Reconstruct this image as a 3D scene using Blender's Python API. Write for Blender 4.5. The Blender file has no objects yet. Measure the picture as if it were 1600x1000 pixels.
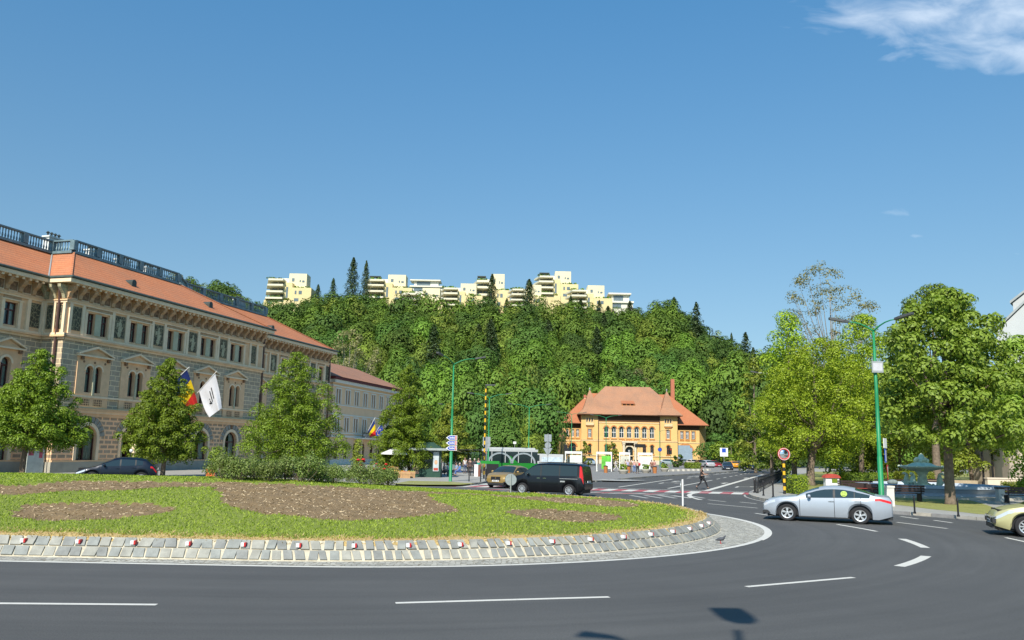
import bpy, math, random
import numpy as np
R=math.radians
random.seed(7); RNG=np.random.default_rng(7)
sc=bpy.context.scene; COL=sc.collection
# ------------------------------------------------------------------ camera
FPX=1300.; PITCH=R(8.96); ROLL=R(1.07); CH=2.6
fw=np.array([0,math.cos(PITCH),math.sin(PITCH)]); rt0=np.array([1.,0,0]); up0=np.cross(rt0,fw)
rt=rt0*math.cos(ROLL)+up0*math.sin(ROLL); up=-rt0*math.sin(ROLL)+up0*math.cos(ROLL)
CP=np.array([0,0,CH])
cam=bpy.data.cameras.new('camera'); cam.sensor_width=36; cam.lens=FPX/1600*36; cam.clip_start=.1; cam.clip_end=6000
camo=bpy.data.objects.new('camera',cam); COL.objects.link(camo)
from mathutils import Matrix, Vector
camo.matrix_world=Matrix(((rt[0],up[0],-fw[0],0),(rt[1],up[1],-fw[1],0),(rt[2],up[2],-fw[2],CH),(0,0,0,1)))
sc.camera=camo
def ray(x,y):
    d=fw*FPX+rt*(x-800)+up*(500-y); return d/np.linalg.norm(d)
def G(x,y,z=0.):
    d=ray(x,y); return CP+d*((z-CH)/d[2])
def atY(x,Y,y=705):
    d=ray(x,y); p=CP+d*(Y/d[1]); return float(p[0])
# ------------------------------------------------------------------ sky and sun
SUN_AZ=R(16.9); SUN_EL=R(42)          # shadows fall towards +y, 16.9 deg to the right
sc.view_settings.view_transform='Standard'; sc.view_settings.look='None'; sc.view_settings.gamma=1
sc.view_settings.exposure=.6
W=bpy.data.worlds.new("World"); sc.world=W; W.use_nodes=True
nt=W.node_tree; N=nt.nodes; L=nt.links
for n in list(N): N.remove(n)
def wn(t,**k):
    n=N.new(t)
    for a,b in k.items(): setattr(n,a,b)
    return n
sky=wn('ShaderNodeTexSky',sky_type='NISHITA',sun_disc=False); sky.sun_elevation=SUN_EL
sky.sun_rotation=R(180)+SUN_AZ; sky.air_density=1.0; sky.dust_density=.5; sky.ozone_density=6.0; sky.altitude=600
tc=wn('ShaderNodeTexCoord'); sep=wn('ShaderNodeSeparateXYZ'); L.new(tc.outputs['Generated'],sep.inputs[0])
def wm(op,a,b=None,c=None):
    n=wn('ShaderNodeMath',operation=op)
    for i,v in enumerate((a,b,c)):
        if v is None: continue
        if isinstance(v,(int,float)): n.inputs[i].default_value=v
        else: L.new(v,n.inputs[i])
    return n.outputs[0]
cz=wn('ShaderNodeCombineXYZ'); L.new(sep.outputs[0],cz.inputs[0]); L.new(sep.outputs[1],cz.inputs[1]); L.new(wm('ADD',wm('MULTIPLY',sep.outputs[2],.8),.11),cz.inputs[2])
vn=wn('ShaderNodeVectorMath',operation='NORMALIZE'); L.new(cz.outputs[0],vn.inputs[0]); L.new(vn.outputs[0],sky.inputs[0])
tint=wn('ShaderNodeMixRGB',blend_type='MULTIPLY'); tint.inputs[0].default_value=1; tr=wn('ShaderNodeMixRGB'); tr.inputs[1].default_value=(1.08,.99,.735,1); tr.inputs[2].default_value=(.64,1.17,1.16,1)
L.new(wm('MINIMUM',wm('MAXIMUM',wm('MULTIPLY',wm('SUBTRACT',sep.outputs[2],.12),2.1),0.),1.),tr.inputs[0]); L.new(tr.outputs[0],tint.inputs[2]); L.new(sky.outputs[0],tint.inputs[1])
ymax=wm('MAXIMUM',sep.outputs[1],.05)
ca=wm('DIVIDE',sep.outputs[0],ymax); cb=wm('DIVIDE',sep.outputs[2],ymax)   # direction as slope east / slope up
front=wm('GREATER_THAN',sep.outputs[1],.05)
comb=wn('ShaderNodeCombineXYZ'); L.new(ca,comb.inputs[0]); L.new(cb,comb.inputs[1])
mp=wn('ShaderNodeMapping'); mp.inputs['Scale'].default_value=(7,15,1); mp.inputs['Rotation'].default_value=(0,0,R(-14)); L.new(comb.outputs[0],mp.inputs[0])
nz=wn('ShaderNodeTexNoise'); nz.inputs['Scale'].default_value=1.3; nz.inputs['Detail'].default_value=9; nz.inputs['Roughness'].default_value=.54; nz.inputs['Distortion'].default_value=.5; L.new(mp.outputs[0],nz.inputs[0])
def blob(px,py,sx,sy,k):
    d=ray(px,py); a0=d[0]/d[1]; b0=d[2]/d[1]
    dx=wm('DIVIDE',wm('SUBTRACT',ca,float(a0)),sx); dy=wm('DIVIDE',wm('SUBTRACT',cb,float(b0)),sy)
    r=wm('SQRT',wm('ADD',wm('MULTIPLY',dx,dx),wm('MULTIPLY',dy,dy)))
    return wm('MULTIPLY',wm('SUBTRACT',1.,wm('MINIMUM',r,1.)),k)
m=None
for b in [(1545,75,.22,.045,.95),(1600,20,.26,.10,.85),(1430,20,.22,.085,.66),(1432,369,.05,.010,.75),(1405,333,.04,.010,.42),(1590,397,.05,.014,.65)]:
    q=blob(*b); m=q if m is None else wm('MAXIMUM',m,q)
cl=wm('MULTIPLY',wm('MULTIPLY',wm('SUBTRACT',wm('ADD',wm('MULTIPLY',nz.outputs[0],2.0),m),1.32),.7),front)
cl=wm('MINIMUM',wm('MAXIMUM',cl,0.),.46); cl=wm('MULTIPLY',cl,wm('MINIMUM',wm('MULTIPLY',m,4.),1.))
mix=wn('ShaderNodeMixRGB'); L.new(cl,mix.inputs[0]); L.new(tint.outputs[0],mix.inputs[1]); mix.inputs[2].default_value=(6.6,7.1,7.6,1)
bg=wn('ShaderNodeBackground'); bg.inputs[1].default_value=.115; L.new(mix.outputs[0],bg.inputs[0])
wo=wn('ShaderNodeOutputWorld'); L.new(bg.outputs[0],wo.inputs[0])
sl=bpy.data.lights.new('sun','SUN'); sl.energy=4.2; sl.angle=R(.5); sl.color=(1,.93,.81)
so=bpy.data.objects.new('sun',sl); COL.objects.link(so)
sd=Vector((math.sin(SUN_AZ)*math.cos(SUN_EL),math.cos(SUN_AZ)*math.cos(SUN_EL),-math.sin(SUN_EL)))
so.rotation_euler=sd.to_track_quat('-Z','Y').to_euler(); so.location=(-40,-100,90)
try: sc.cycles.max_bounces=6; sc.cycles.transparent_max_bounces=10; sc.cycles.caustics_reflective=False; sc.cycles.caustics_refractive=False
except Exception: pass
# ------------------------------------------------------------------ helpers
class MB:
    """collects boxes, tubes, lathes, prisms... and links them as ONE mesh object"""
    def __init__(s): s.v=[]; s.f=[]; s.m=[]; s.mats=[]
    def slot(s,m):
        if m not in s.mats: s.mats.append(m)
        return s.mats.index(m)
    def add(s,vs,fs,m):
        k=s.slot(m); o=len(s.v); s.v.extend([tuple(map(float,p)) for p in vs])
        for f in fs: s.f.append([i+o for i in f]); s.m.append(k)
    def box(s,x0,x1,y0,y1,z0,z1,m):
        s.add([(x0,y0,z0),(x1,y0,z0),(x1,y1,z0),(x0,y1,z0),(x0,y0,z1),(x1,y0,z1),(x1,y1,z1),(x0,y1,z1)],
              [(0,3,2,1),(4,5,6,7),(0,1,5,4),(1,2,6,5),(2,3,7,6),(3,0,4,7)],m)
    def obox(s,c,sx,sy,sz,rz,m,top=1.):
        """box on its base centre c, turned rz about z, top scaled"""
        ca,sa=math.cos(rz),math.sin(rz); vs=[]
        for z,k in ((0,1),(sz,top)):
            for a,b in ((-1,-1),(1,-1),(1,1),(-1,1)):
                x=a*sx/2*k; y=b*sy/2*k; vs.append((c[0]+x*ca-y*sa,c[1]+x*sa+y*ca,c[2]+z))
        s.add(vs,[(0,3,2,1),(4,5,6,7),(0,1,5,4),(1,2,6,5),(2,3,7,6),(3,0,4,7)],m)
    def tube(s,pts,rs,m,n=8,cap=True):
        pts=[np.array(p,float) for p in pts]
        if not hasattr(rs,'__len__'): rs=[rs]*len(pts)
        vs=[]; prev=None
        for i,p in enumerate(pts):
            t=(pts[min(i+1,len(pts)-1)]-pts[max(i-1,0)]); t=t/(np.linalg.norm(t)+1e-9)
            if prev is None:
                a=np.array([0,0,1.]) if abs(t[2])<.9 else np.array([1.,0,0]); u=np.cross(t,a)
            else: u=prev-t*(prev@t)
            u=u/(np.linalg.norm(u)+1e-9); prev=u; w=np.cross(t,u)
            for k in range(n):
                a=2*math.pi*k/n; vs.append(p+(u*math.cos(a)+w*math.sin(a))*rs[i])
        fs=[]
        for i in range(len(pts)-1):
            for k in range(n): fs.append((i*n+k,i*n+(k+1)%n,(i+1)*n+(k+1)%n,(i+1)*n+k))
        if cap: fs.append(tuple(range(n))[::-1]); fs.append(tuple((len(pts)-1)*n+k for k in range(n)))
        s.add(vs,fs,m)
    def lathe(s,c,prof,m,n=20,axis='z',sx=1,sy=1,cap=True):
        vs=[]; 
        for r,h in prof:
            for k in range(n):
                a=2*math.pi*k/n; x=r*math.cos(a)*sx; y=r*math.sin(a)*sy
                q=(x,y,h) if axis=='z' else ((x,h,y) if axis=='y' else (h,x,y))
                vs.append((c[0]+q[0],c[1]+q[1],c[2]+q[2]))
        fs=[]
        for i in range(len(prof)-1):
            for k in range(n): fs.append((i*n+k,i*n+(k+1)%n,(i+1)*n+(k+1)%n,(i+1)*n+k))
        if cap and prof[0][0]>1e-4: fs.append(tuple(range(n)))
        if cap and prof[-1][0]>1e-4: fs.append(tuple((len(prof)-1)*n+k for k in range(n)))
        s.add(vs,fs,m)
    def prism(s,poly,y0,y1,m,axis='y'):
        """2-D polygon (a,b) extruded along axis"""
        n=len(poly)
        def q(a,b,h): return (a,h,b) if axis=='y' else ((a,b,h) if axis=='z' else (h,a,b))
        vs=[q(a,b,y0) for a,b in poly]+[q(a,b,y1) for a,b in poly]
        fs=[tuple(range(n)),tuple(range(n,2*n))[::-1]]+[(i,i+n,(i+1)%n+n,(i+1)%n) for i in range(n)]
        s.add(vs,fs,m)
    def quad(s,a,b,c,d,m): s.add([a,b,c,d],[(0,1,2,3)],m)
    def poly(s,pts,m): s.add(pts,[tuple(range(len(pts)))],m)
    def sphere(s,c,r,m,n=10,sc=(1,1,1)):
        pr=[(max(1e-5,math.sin(math.pi*i/n))*r,-math.cos(math.pi*i/n)*r*sc[2]) for i in range(n+1)]
        s.lathe(c,pr,m,n=n+2,sx=sc[0],sy=sc[1])
    def build(s,name,parent=None,smooth=False,loc=None,rz=0):
        me=bpy.data.meshes.new(name); me.from_pydata(s.v,[],s.f)
        for m in s.mats: me.materials.append(m)
        me.polygons.foreach_set('material_index',s.m)
        if smooth: me.polygons.foreach_set('use_smooth',[True]*len(s.f))
        me.update()
        o=bpy.data.objects.new(name,me); COL.objects.link(o)
        if parent: o.parent=parent
        if loc is not None: o.location=loc
        o.rotation_euler=(0,0,rz)
        return o
def smooth_angle(o,deg=40):
    o.data.polygons.foreach_set('use_smooth',[True]*len(o.data.polygons))
    try: o.data.set_sharp_from_angle(angle=R(deg))
    except Exception: pass
def tag(o,label=None,cat=None,group=None,kind=None):
    if label: o['label']=label
    if cat: o['category']=cat
    if group: o['group']=group
    if kind: o['kind']=kind
    return o
def thing(name,label,cat,loc=(0,0,0),rz=0,group=None):
    o=bpy.data.objects.new(name,None); COL.objects.link(o); o.location=loc; o.rotation_euler=(0,0,rz); o.empty_display_size=.2
    return tag(o,label,cat,group)
def dup(o,loc=None,rz=None,label=None,group=None,parent=None,scale=None,color=None):
    c=o.copy(); COL.objects.link(c)
    if parent is not None: c.parent=parent
    if loc is not None: c.location=loc
    if rz is not None: c.rotation_euler=(0,0,rz)
    if scale is not None: c.scale=scale if hasattr(scale,'__len__') else (scale,)*3
    if label: c['label']=label
    if group: c['group']=group
    for ch in list(o.children):
        d=dup(ch,parent=c)
    if color is not None: paint(c,color)
    return c
def paint(o,color):
    o.color=(*color,1)
    for ch in o.children: paint(ch,color)
def S(name,mb,smooth=False):     # a piece of the setting
    return tag(mb.build(name,smooth=smooth),kind='structure')
# ------------------------------------------------------------------ materials
def srgb(r,g,b):
    f=lambda c:(c/12.92 if c<=.04045 else ((c+.055)/1.055)**2.4)
    return tuple(f(x/255.) for x in (r,g,b))
class NM:
    def __init__(s,name):
        s.m=bpy.data.materials.new(name); s.m.use_nodes=True; s.t=s.m.node_tree; s.n=s.t.nodes; s.l=s.t.links
        s.b=s.n['Principled BSDF']; s.out=s.n['Material Output']
    def new(s,t,**k):
        n=s.n.new(t)
        for a,b in k.items(): setattr(n,a,b)
        return n
    def link(s,a,b): s.l.new(a,b)
    def coord(s,scale=None,kind='Object'):
        tc=s.new('ShaderNodeTexCoord'); o=tc.outputs[kind]
        if scale is not None:
            mp=s.new('ShaderNodeMapping'); mp.inputs['Scale'].default_value=scale; s.link(o,mp.inputs[0]); o=mp.outputs[0]
        return o
    def noise(s,co,scale,detail=4,rough=.55):
        n=s.new('ShaderNodeTexNoise'); n.inputs['Scale'].default_value=scale; n.inputs['Detail'].default_value=detail; n.inputs['Roughness'].default_value=rough
        s.link(co,n.inputs[0]); return n.outputs[0]
    def ramp(s,fac,stops):
        r=s.new('ShaderNodeValToRGB'); s.link(fac,r.inputs[0]); e=r.color_ramp.elements
        while len(e)<len(stops): e.new(.5)
        for i,(p,c) in enumerate(stops): e[i].position=p; e[i].color=(*c,1) if len(c)==3 else c
        return r.outputs[0]
    def mix(s,f,a,b,typ='MIX'):
        n=s.new('ShaderNodeMixRGB',blend_type=typ)
        for i,v in enumerate((f,a,b)):
            if isinstance(v,(int,float)): n.inputs[i].default_value=v
            elif isinstance(v,tuple): n.inputs[i].default_value=(*v,1)
            else: s.link(v,n.inputs[i])
        return n.outputs[0]
    def math(s,op,a,b=None,c=None):
        n=s.new('ShaderNodeMath',operation=op)
        for i,v in enumerate((a,b,c)):
            if v is None: continue
            if isinstance(v,(int,float)): n.inputs[i].default_value=v
            else: s.link(v,n.inputs[i])
        return n.outputs[0]
    def bump(s,h,strength=.3,dist=.02):
        b=s.new('ShaderNodeBump'); b.inputs['Strength'].default_value=strength; b.inputs['Distance'].default_value=dist
        s.link(h,b.inputs['Height']); s.link(b.outputs[0],s.b.inputs['Normal'])
    def set(s,color=None,rough=None,metal=None,spec=None):
        if color is not None:
            if isinstance(color,tuple): s.b.inputs['Base Color'].default_value=(*color,1)
            else: s.link(color,s.b.inputs['Base Color'])
        if rough is not None: s.b.inputs['Roughness'].default_value=rough
        if metal is not None: s.b.inputs['Metallic'].default_value=metal
        if spec is not None: s.b.inputs['Specular IOR Level'].default_value=spec
        return s.m
MATS={}
def mat(name,c,rough=.75,metal=0,var=.12,scale=3.,bump=0,spec=.4,dirt=0):
    if name in MATS: return MATS[name]
    m=NM(name); co=m.coord()
    if var:
        n=m.noise(co,scale,5,.6); lo=tuple(x*(1-var) for x in c); hi=tuple(min(1,x*(1+var)) for x in c)
        col=m.ramp(n,[(.3,lo),(.7,hi)])
        if dirt: col=m.mix(m.math('MULTIPLY',m.noise(m.coord((1,1,.25)),.9,6,.65),dirt),col,tuple(x*.55 for x in c))
        m.set(col,rough,metal,spec)
    else: m.set(c,rough,metal,spec)
    if bump: m.bump(m.noise(co,scale*6,4),bump,.02)
    MATS[name]=m.m; return m.m
# ------------------------------------------------------------------ named materials
def asphalt_mat():
    m=NM('asphalt'); co=m.coord()
    big=m.noise(co,.12,5,.6); mid=m.noise(co,1.6,6,.7); fine=m.noise(co,38,3,.6); grit=m.noise(co,120,2,.6)
    # tyre-polished tracks that run round the ring
    sx=m.new('ShaderNodeSeparateXYZ'); m.link(co,sx.inputs[0])
    dx=m.math('MAXIMUM',m.math('ADD',sx.outputs[0],5.4),0.); dx=m.math('ADD',dx,m.math('MINIMUM',m.math('ADD',sx.outputs[0],24),0.))
    dy=m.math('SUBTRACT',sx.outputs[1],33.5)
    r=m.math('SQRT',m.math('ADD',m.math('MULTIPLY',dx,dx),m.math('MULTIPLY',dy,dy)))
    cb=m.new('ShaderNodeCombineXYZ'); m.link(m.math('MULTIPLY',r,1.3),cb.inputs[0]); m.link(m.math('MULTIPLY',sx.outputs[0],.05),cb.inputs[1]); m.link(m.math('MULTIPLY',sx.outputs[1],.03),cb.inputs[2])
    ring=m.noise(cb.outputs[0],1.6,6,.65)
    c=m.ramp(big,[(.3,(.084,.083,.071)),(.7,(.107,.105,.090))])
    c=m.mix(.55,c,m.ramp(ring,[(.3,(.058,.058,.054)),(.7,(.115,.112,.102))]))
    c=m.mix(.35,c,m.ramp(mid,[(.3,(.058,.058,.062)),(.75,(.096,.096,.096))]))
    c=m.mix(m.math('MULTIPLY',m.math('GREATER_THAN',m.noise(co,9,4,.75),.72),.5),c,(.04,.04,.042))
    st_=m.noise(m.coord((1,1,1)),.55,7,.8); c=m.mix(m.math('MULTIPLY',m.ramp(st_,[(.60,(0,0,0)),(.68,(1,1,1))]),.35),c,(.045,.044,.044))
    dots=m.new('ShaderNodeTexVoronoi'); dots.inputs['Scale'].default_value=1.3; m.link(co,dots.inputs[0]); c=m.mix(m.math('MULTIPLY',m.math('LESS_THAN',dots.outputs[0],.05),.6),c,(.03,.03,.03))
    c=m.mix(.45,c,m.ramp(fine,[(.35,(.03,.03,.032)),(.68,(.15,.15,.148))]))
    c=m.mix(.3,c,m.ramp(grit,[(.35,(.02,.02,.022)),(.7,(.19,.19,.185))]))
    c=m.mix(1.,c,m.ramp(ring,[(.32,(.86,.86,.86)),(.5,(.93,.93,.93)),(.68,(1.0,1.0,1.0))]),'MULTIPLY'); c=m.mix(1.,c,m.ramp(big,[(.35,(.90,.90,.90)),(.65,(1.08,1.08,1.08))]),'MULTIPLY')
    m.set(c,.82,0,.35); m.bump(grit,.35,.006); return m.m
ASPH=asphalt_mat()
def pave_mat(name,c,scale=2.2,mortar=None,var=.1):
    m=NM(name); co=m.coord(); b=m.new('ShaderNodeTexBrick'); m.link(co,b.inputs[0])
    b.inputs['Scale'].default_value=scale; b.inputs['Color1'].default_value=(*[x*(1-var) for x in c],1); b.inputs['Color2'].default_value=(*[x*(1+var) for x in c],1)
    b.inputs['Mortar'].default_value=(*(mortar or [x*.6 for x in c]),1); b.inputs['Mortar Size'].default_value=.012; b.inputs['Brick Width'].default_value=.5; b.inputs['Row Height'].default_value=.25
    col=m.mix(.35,b.outputs[0],m.ramp(m.noise(co,.5,6,.7),[(.3,tuple(x*.7 for x in c)),(.7,tuple(x*1.25 for x in c))]))
    m.set(col,.85); return m.m
PAVE=pave_mat('pavement_slabs',(.33,.32,.29)); PAVE2=pave_mat('plaza_slabs',(.22,.215,.205),1.3)
COBB=pave_mat('cobble_band',(.47,.455,.40),5.5,(.26,.24,.19),.25)
def cobble_mat():
    m=NM('cobble_apron'); co=m.coord(); v=m.new('ShaderNodeTexVoronoi',feature='DISTANCE_TO_EDGE'); v.inputs['Scale'].default_value=7.5; v.inputs['Randomness'].default_value=.65; m.link(co,v.inputs[0])
    v2=m.new('ShaderNodeTexVoronoi'); v2.inputs['Scale'].default_value=7.5; v2.inputs['Randomness'].default_value=.65; m.link(co,v2.inputs[0]); sp=m.new('ShaderNodeSeparateColor'); m.link(v2.outputs['Color'],sp.inputs[0])
    c=m.ramp(sp.outputs[0],[(0,(.26,.26,.235)),(.5,(.38,.37,.325)),(1,(.50,.48,.41))]); c=m.mix(m.ramp(v.outputs[0],[(.03,(1,1,1)),(.09,(0,0,0))]),c,(.17,.15,.11))
    c=m.mix(m.math('MULTIPLY',m.ramp(m.noise(co,.8,6,.75),[(.5,(0,0,0)),(.7,(1,1,1))]),.45),c,(.22,.20,.15)); m.set(c,.9); m.bump(v.outputs[0],.5,.02); return m.m
COBB=cobble_mat()
def marking_mat(name,c,wear=.5):
    m=NM(name); co=m.coord(); n=m.noise(co,7,7,.75)
    col=m.mix(m.ramp(n,[(.55,(0,0,0)),(.75,(wear,wear,wear))]),c,(.16,.16,.16)); m.set(col,.6); return m.m
MWHITE=marking_mat('road_paint_white',(.62,.60,.54),.75); MRED=marking_mat('road_paint_red',(.42,.09,.10)); MGREY=marking_mat('road_paint_faded',(.4,.39,.36),.9)
def grass_mat(name,a,b,c3=None):
    m=NM(name); co=m.coord(); n=m.noise(co,1.1,6,.65); n2=m.noise(co,18,4,.7)
    c=m.ramp(n,[(.3,a),(.7,b)]); c=m.mix(.45,c,m.ramp(n2,[(.35,tuple(x*.45 for x in a)),(.7,tuple(x*1.5 for x in b))])); m.set(c,.9); m.bump(n2,.6,.04); return m.m
GRASS=grass_mat('lawn_soil',(.13,.17,.02),(.21,.25,.035)); DRY=grass_mat('dry_turf',(.40,.28,.10),(.52,.38,.16)); GRASSF=grass_mat('park_lawn',(.17,.19,.04),(.32,.31,.09))
HILLG=grass_mat('hill_undergrowth',(.02,.045,.008),(.05,.09,.016)); MEADOW=grass_mat('meadow',(.09,.16,.02),(.13,.2,.03))
def soil_mat():
    m=NM('bed_soil'); co=m.coord(); n=m.noise(co,2.2,7,.7); n2=m.noise(co,26,4,.75); n3=m.noise(co,60,3,.7)
    c=m.ramp(n,[(.3,(.15,.095,.042)),(.72,(.26,.175,.082))]); c=m.mix(.55,c,m.ramp(n2,[(.35,(.075,.047,.022)),(.7,(.36,.25,.125))]))
    c=m.mix(m.math('MULTIPLY',m.math('GREATER_THAN',n3,.63),.6),c,(.38,.28,.17)); m.set(c,.95); m.bump(n2,.6,.04); return m.m
SOIL=soil_mat()
def blade_mat(name,a,b,rough=.6,trans=.35,vary=.3,patch=0):
    m=NM(name); g=m.new('ShaderNodeNewGeometry'); oi=m.new('ShaderNodeObjectInfo')
    c=m.ramp(g.outputs['Random Per Island'],[(0,a),(1,b)])
    hs=m.new('ShaderNodeHueSaturation'); m.link(c,hs.inputs['Color']); m.link(m.math('ADD',m.math('MULTIPLY',oi.outputs['Random'],.016),.490),hs.inputs['Hue']); m.link(m.math('ADD',m.math('MULTIPLY',oi.outputs['Random'],vary),1.02-vary*.5),hs.inputs['Value'])
    c=hs.outputs[0]
    if patch: g2=m.new('ShaderNodeNewGeometry'); c=m.mix(1.,c,m.ramp(m.noise(g2.outputs['Position'],.075,2,.4),[(.34,(1-patch,1-patch*.9,1-patch*.6)),(.66,(1+patch,1+patch*.9,1+patch*.4))]),'MULTIPLY')
    m.set(c,rough,0,.35)
    tr=m.new('ShaderNodeBsdfTranslucent'); m.link(m.mix(1.,c,(1.,1.15,.45),'MULTIPLY'),tr.inputs[0])
    mx=m.new('ShaderNodeMixShader'); mx.inputs[0].default_value=trans; m.link(m.b.outputs[0],mx.inputs[1]); m.link(tr.outputs[0],mx.inputs[2]); m.link(mx.outputs[0],m.out.inputs[0]); return m.m
BLADE=blade_mat('grass_blades',(.19,.265,.02),(.37,.455,.055)); STRAW=blade_mat('straw',(.22,.15,.085),(.56,.44,.28),.8,.1); DBLADE=blade_mat('dry_blades',(.46,.34,.13),(.66,.52,.26))
LINDEN=blade_mat('linden_leaves',(.11,.18,.014),(.24,.34,.03),.5,.25); LINDEN2=blade_mat('olive_leaves',(.12,.16,.016),(.29,.33,.04),.5,.28)
CATL=blade_mat('catalpa_leaves',(.16,.26,.03),(.31,.44,.06),.5,.3); MAPLE=blade_mat('maple_leaves',(.19,.285,.018),(.39,.50,.035),.5,.3)
DARKL=blade_mat('shade_leaves',(.07,.12,.016),(.16,.24,.03),.5,.34); CONL=blade_mat('conifer_needles',(.045,.075,.03),(.09,.14,.05),.6,.15)  # DARKL: leaf green of the darkest park and street trees
HILL1=blade_mat('hill_leaves',(.10,.185,.02),(.135,.23,.027),.75,.12,.6,.24); HILL2=blade_mat('hill_leaves_olive',(.15,.215,.024),(.185,.25,.034),.75,.12,.5,.22); HILL3=blade_mat('hill_leaves_dark',(.058,.125,.018),(.085,.16,.026),.75,.12,.5,.22)
SPARSE=blade_mat('thin_leaves',(.17,.17,.06),(.32,.30,.14),.6,.3); ROSEL=blade_mat('rose_leaves',(.10,.155,.035),(.27,.34,.09),.5,.3); ROSER=blade_mat('rose_petals',(.55,.02,.03),(.75,.06,.07),.5,.2)
BARK=mat('bark',(.17,.13,.095),.95,0,.35,6,.8); BARKG=mat('bark_grey',(.22,.20,.165),.95,0,.35,5,.6)
GREENP=mat('green_pole_paint',(.015,.22,.085),.45,0,.15,2); GREYP=mat('grey_metal',(.36,.38,.37),.5,.3,.12,4); ALU=mat('sign_back_alu',(.33,.36,.37),.45,.4,.12,5)
BLACKP=mat('black_iron',(.018,.018,.02),.5,.2,.1); YELP=mat('yellow_paint',(.72,.42,.02),.5,0,.1); BLKPAINT=mat('black_paint',(.02,.02,.02),.5,0,.1)
WHITEP=mat('white_paint',(.72,.72,.70),.5,0,.05); REDP=mat('red_paint',(.50,.03,.03),.45,0,.08); BLUEP=mat('blue_sign',(.02,.07,.42),.4,0,.05); LAMPG=mat('lamp_housing',(.09,.095,.095),.5,.3,.1)
CONC=mat('concrete',(.52,.49,.42),.85,0,.18,2,.2,dirt=.5); STONEB=mat('basin_stone',(.42,.48,.55),.7,0,.15,1.5,.1); BRONZE=mat('verdigris',(.62,.68,.50),.8,.0,.2,4,.3)
REDW=mat('red_wood',(.40,.06,.04),.6,0,.15,4); DARKW=mat('dark_wood',(.035,.02,.018),.6,0,.2,4); RUBBER=mat('rubber',(.022,.022,.024),.85,0,.15); RIM=mat('alloy',(.62,.63,.64),.3,.7,.05)
RIMD=mat('wheel_dark',(.03,.03,.03),.6,.2,0); PLASTIC=mat('black_plastic',(.025,.026,.028),.55,0,.05); CHROME=mat('chrome',(.75,.76,.77),.15,1,0)
REDL=mat('tail_lens',(.55,.02,.02),.2,0,.1); LENS=mat('headlamp_lens',(.62,.66,.7),.12,.3,.1); ORNL=mat('amber_lens',(.7,.25,.02),.25,0,0); CLOTHW=mat('curtain',(.72,.78,.70),.9,0,.15,6)
def glass_mat(name,c=(.02,.03,.035),rough=.06,wavy=0):
    m=NM(name); m.set(c,rough,0,.7)
    if wavy: m.bump(m.noise(m.coord(),.8,2),wavy,.05)
    return m.m
CARGL=glass_mat('car_glass',(.018,.03,.034),.05); WINDARK=glass_mat('window_dark',(.02,.03,.035),.08,.25)
def seethru():
    m=NM('window_glass'); t=m.new('ShaderNodeBsdfTransparent'); t.inputs[0].default_value=(.82,.90,.88,1); g=m.new('ShaderNodeBsdfGlossy'); g.inputs['Roughness'].default_value=.05
    m.l.new(m.noise(m.coord(),.6,2),(bp:=m.new('ShaderNodeBump')).inputs['Height']); bp.inputs['Strength'].default_value=.2; m.link(bp.outputs[0],g.inputs['Normal'])
    f=m.new('ShaderNodeFresnel'); f.inputs[0].default_value=1.7; mx=m.new('ShaderNodeMixShader'); m.link(f.outputs[0],mx.inputs[0]); m.link(t.outputs[0],mx.inputs[1]); m.link(g.outputs[0],mx.inputs[2]); m.link(mx.outputs[0],m.out.inputs[0]); return m.m
GLASS=seethru()
def paint_mat(name='car_paint'):
    m=NM(name); oi=m.new('ShaderNodeObjectInfo'); m.link(oi.outputs['Color'],m.b.inputs['Base Color']); m.set(None,.32,.25,.5)
    m.b.inputs['Coat Weight'].default_value=.3; m.b.inputs['Coat Roughness'].default_value=.06
    m.bump(m.noise(m.coord(),1.2,2),.03,.02); return m.m
PAINT=paint_mat()
def cloth_mat():
    m=NM('cloth'); oi=m.new('ShaderNodeObjectInfo'); c=m.mix(.35,oi.outputs['Color'],m.ramp(m.noise(m.coord(),14,3),[(.3,(.0,.0,.0)),(.8,(1,1,1))]),'SOFT_LIGHT'); m.set(c,.9); return m.m
CLOTH=cloth_mat(); SKIN=mat('skin',(.42,.25,.18),.6,0,.08); HAIR=mat('hair',(.04,.028,.02),.7,0,.2,8)
def brick_mat(name,b1,b2,mo,width,height,ms,wob=.0,soft=.1,offs=.5):
    """masonry in the object's own frame: (x+y, z)"""
    m=NM(name); sx=m.new('ShaderNodeSeparateXYZ'); m.link(m.coord(),sx.inputs[0]); cb=m.new('ShaderNodeCombineXYZ')
    m.link(m.math('ADD',sx.outputs[0],sx.outputs[1]),cb.inputs[0]); m.link(sx.outputs[2],cb.inputs[1])
    b=m.new('ShaderNodeTexBrick'); m.link(cb.outputs[0],b.inputs[0]); b.offset=offs
    b.inputs['Scale'].default_value=1; b.inputs['Color1'].default_value=(*b1,1); b.inputs['Color2'].default_value=(*b2,1); b.inputs['Mortar'].default_value=(*mo,1)
    b.inputs['Brick Width'].default_value=width; b.inputs['Row Height'].default_value=height; b.inputs['Mortar Size'].default_value=ms; b.inputs['Mortar Smooth'].default_value=soft
    n=m.noise(m.coord(),2.4,6,.7); c=m.mix(.3,b.outputs[0],m.ramp(n,[(.3,(.25,.25,.25)),(.7,(.8,.8,.8))]),'OVERLAY')
    m.set(c,.85); m.bump(b.outputs['Fac'],-.4,.03); return m.m
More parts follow.
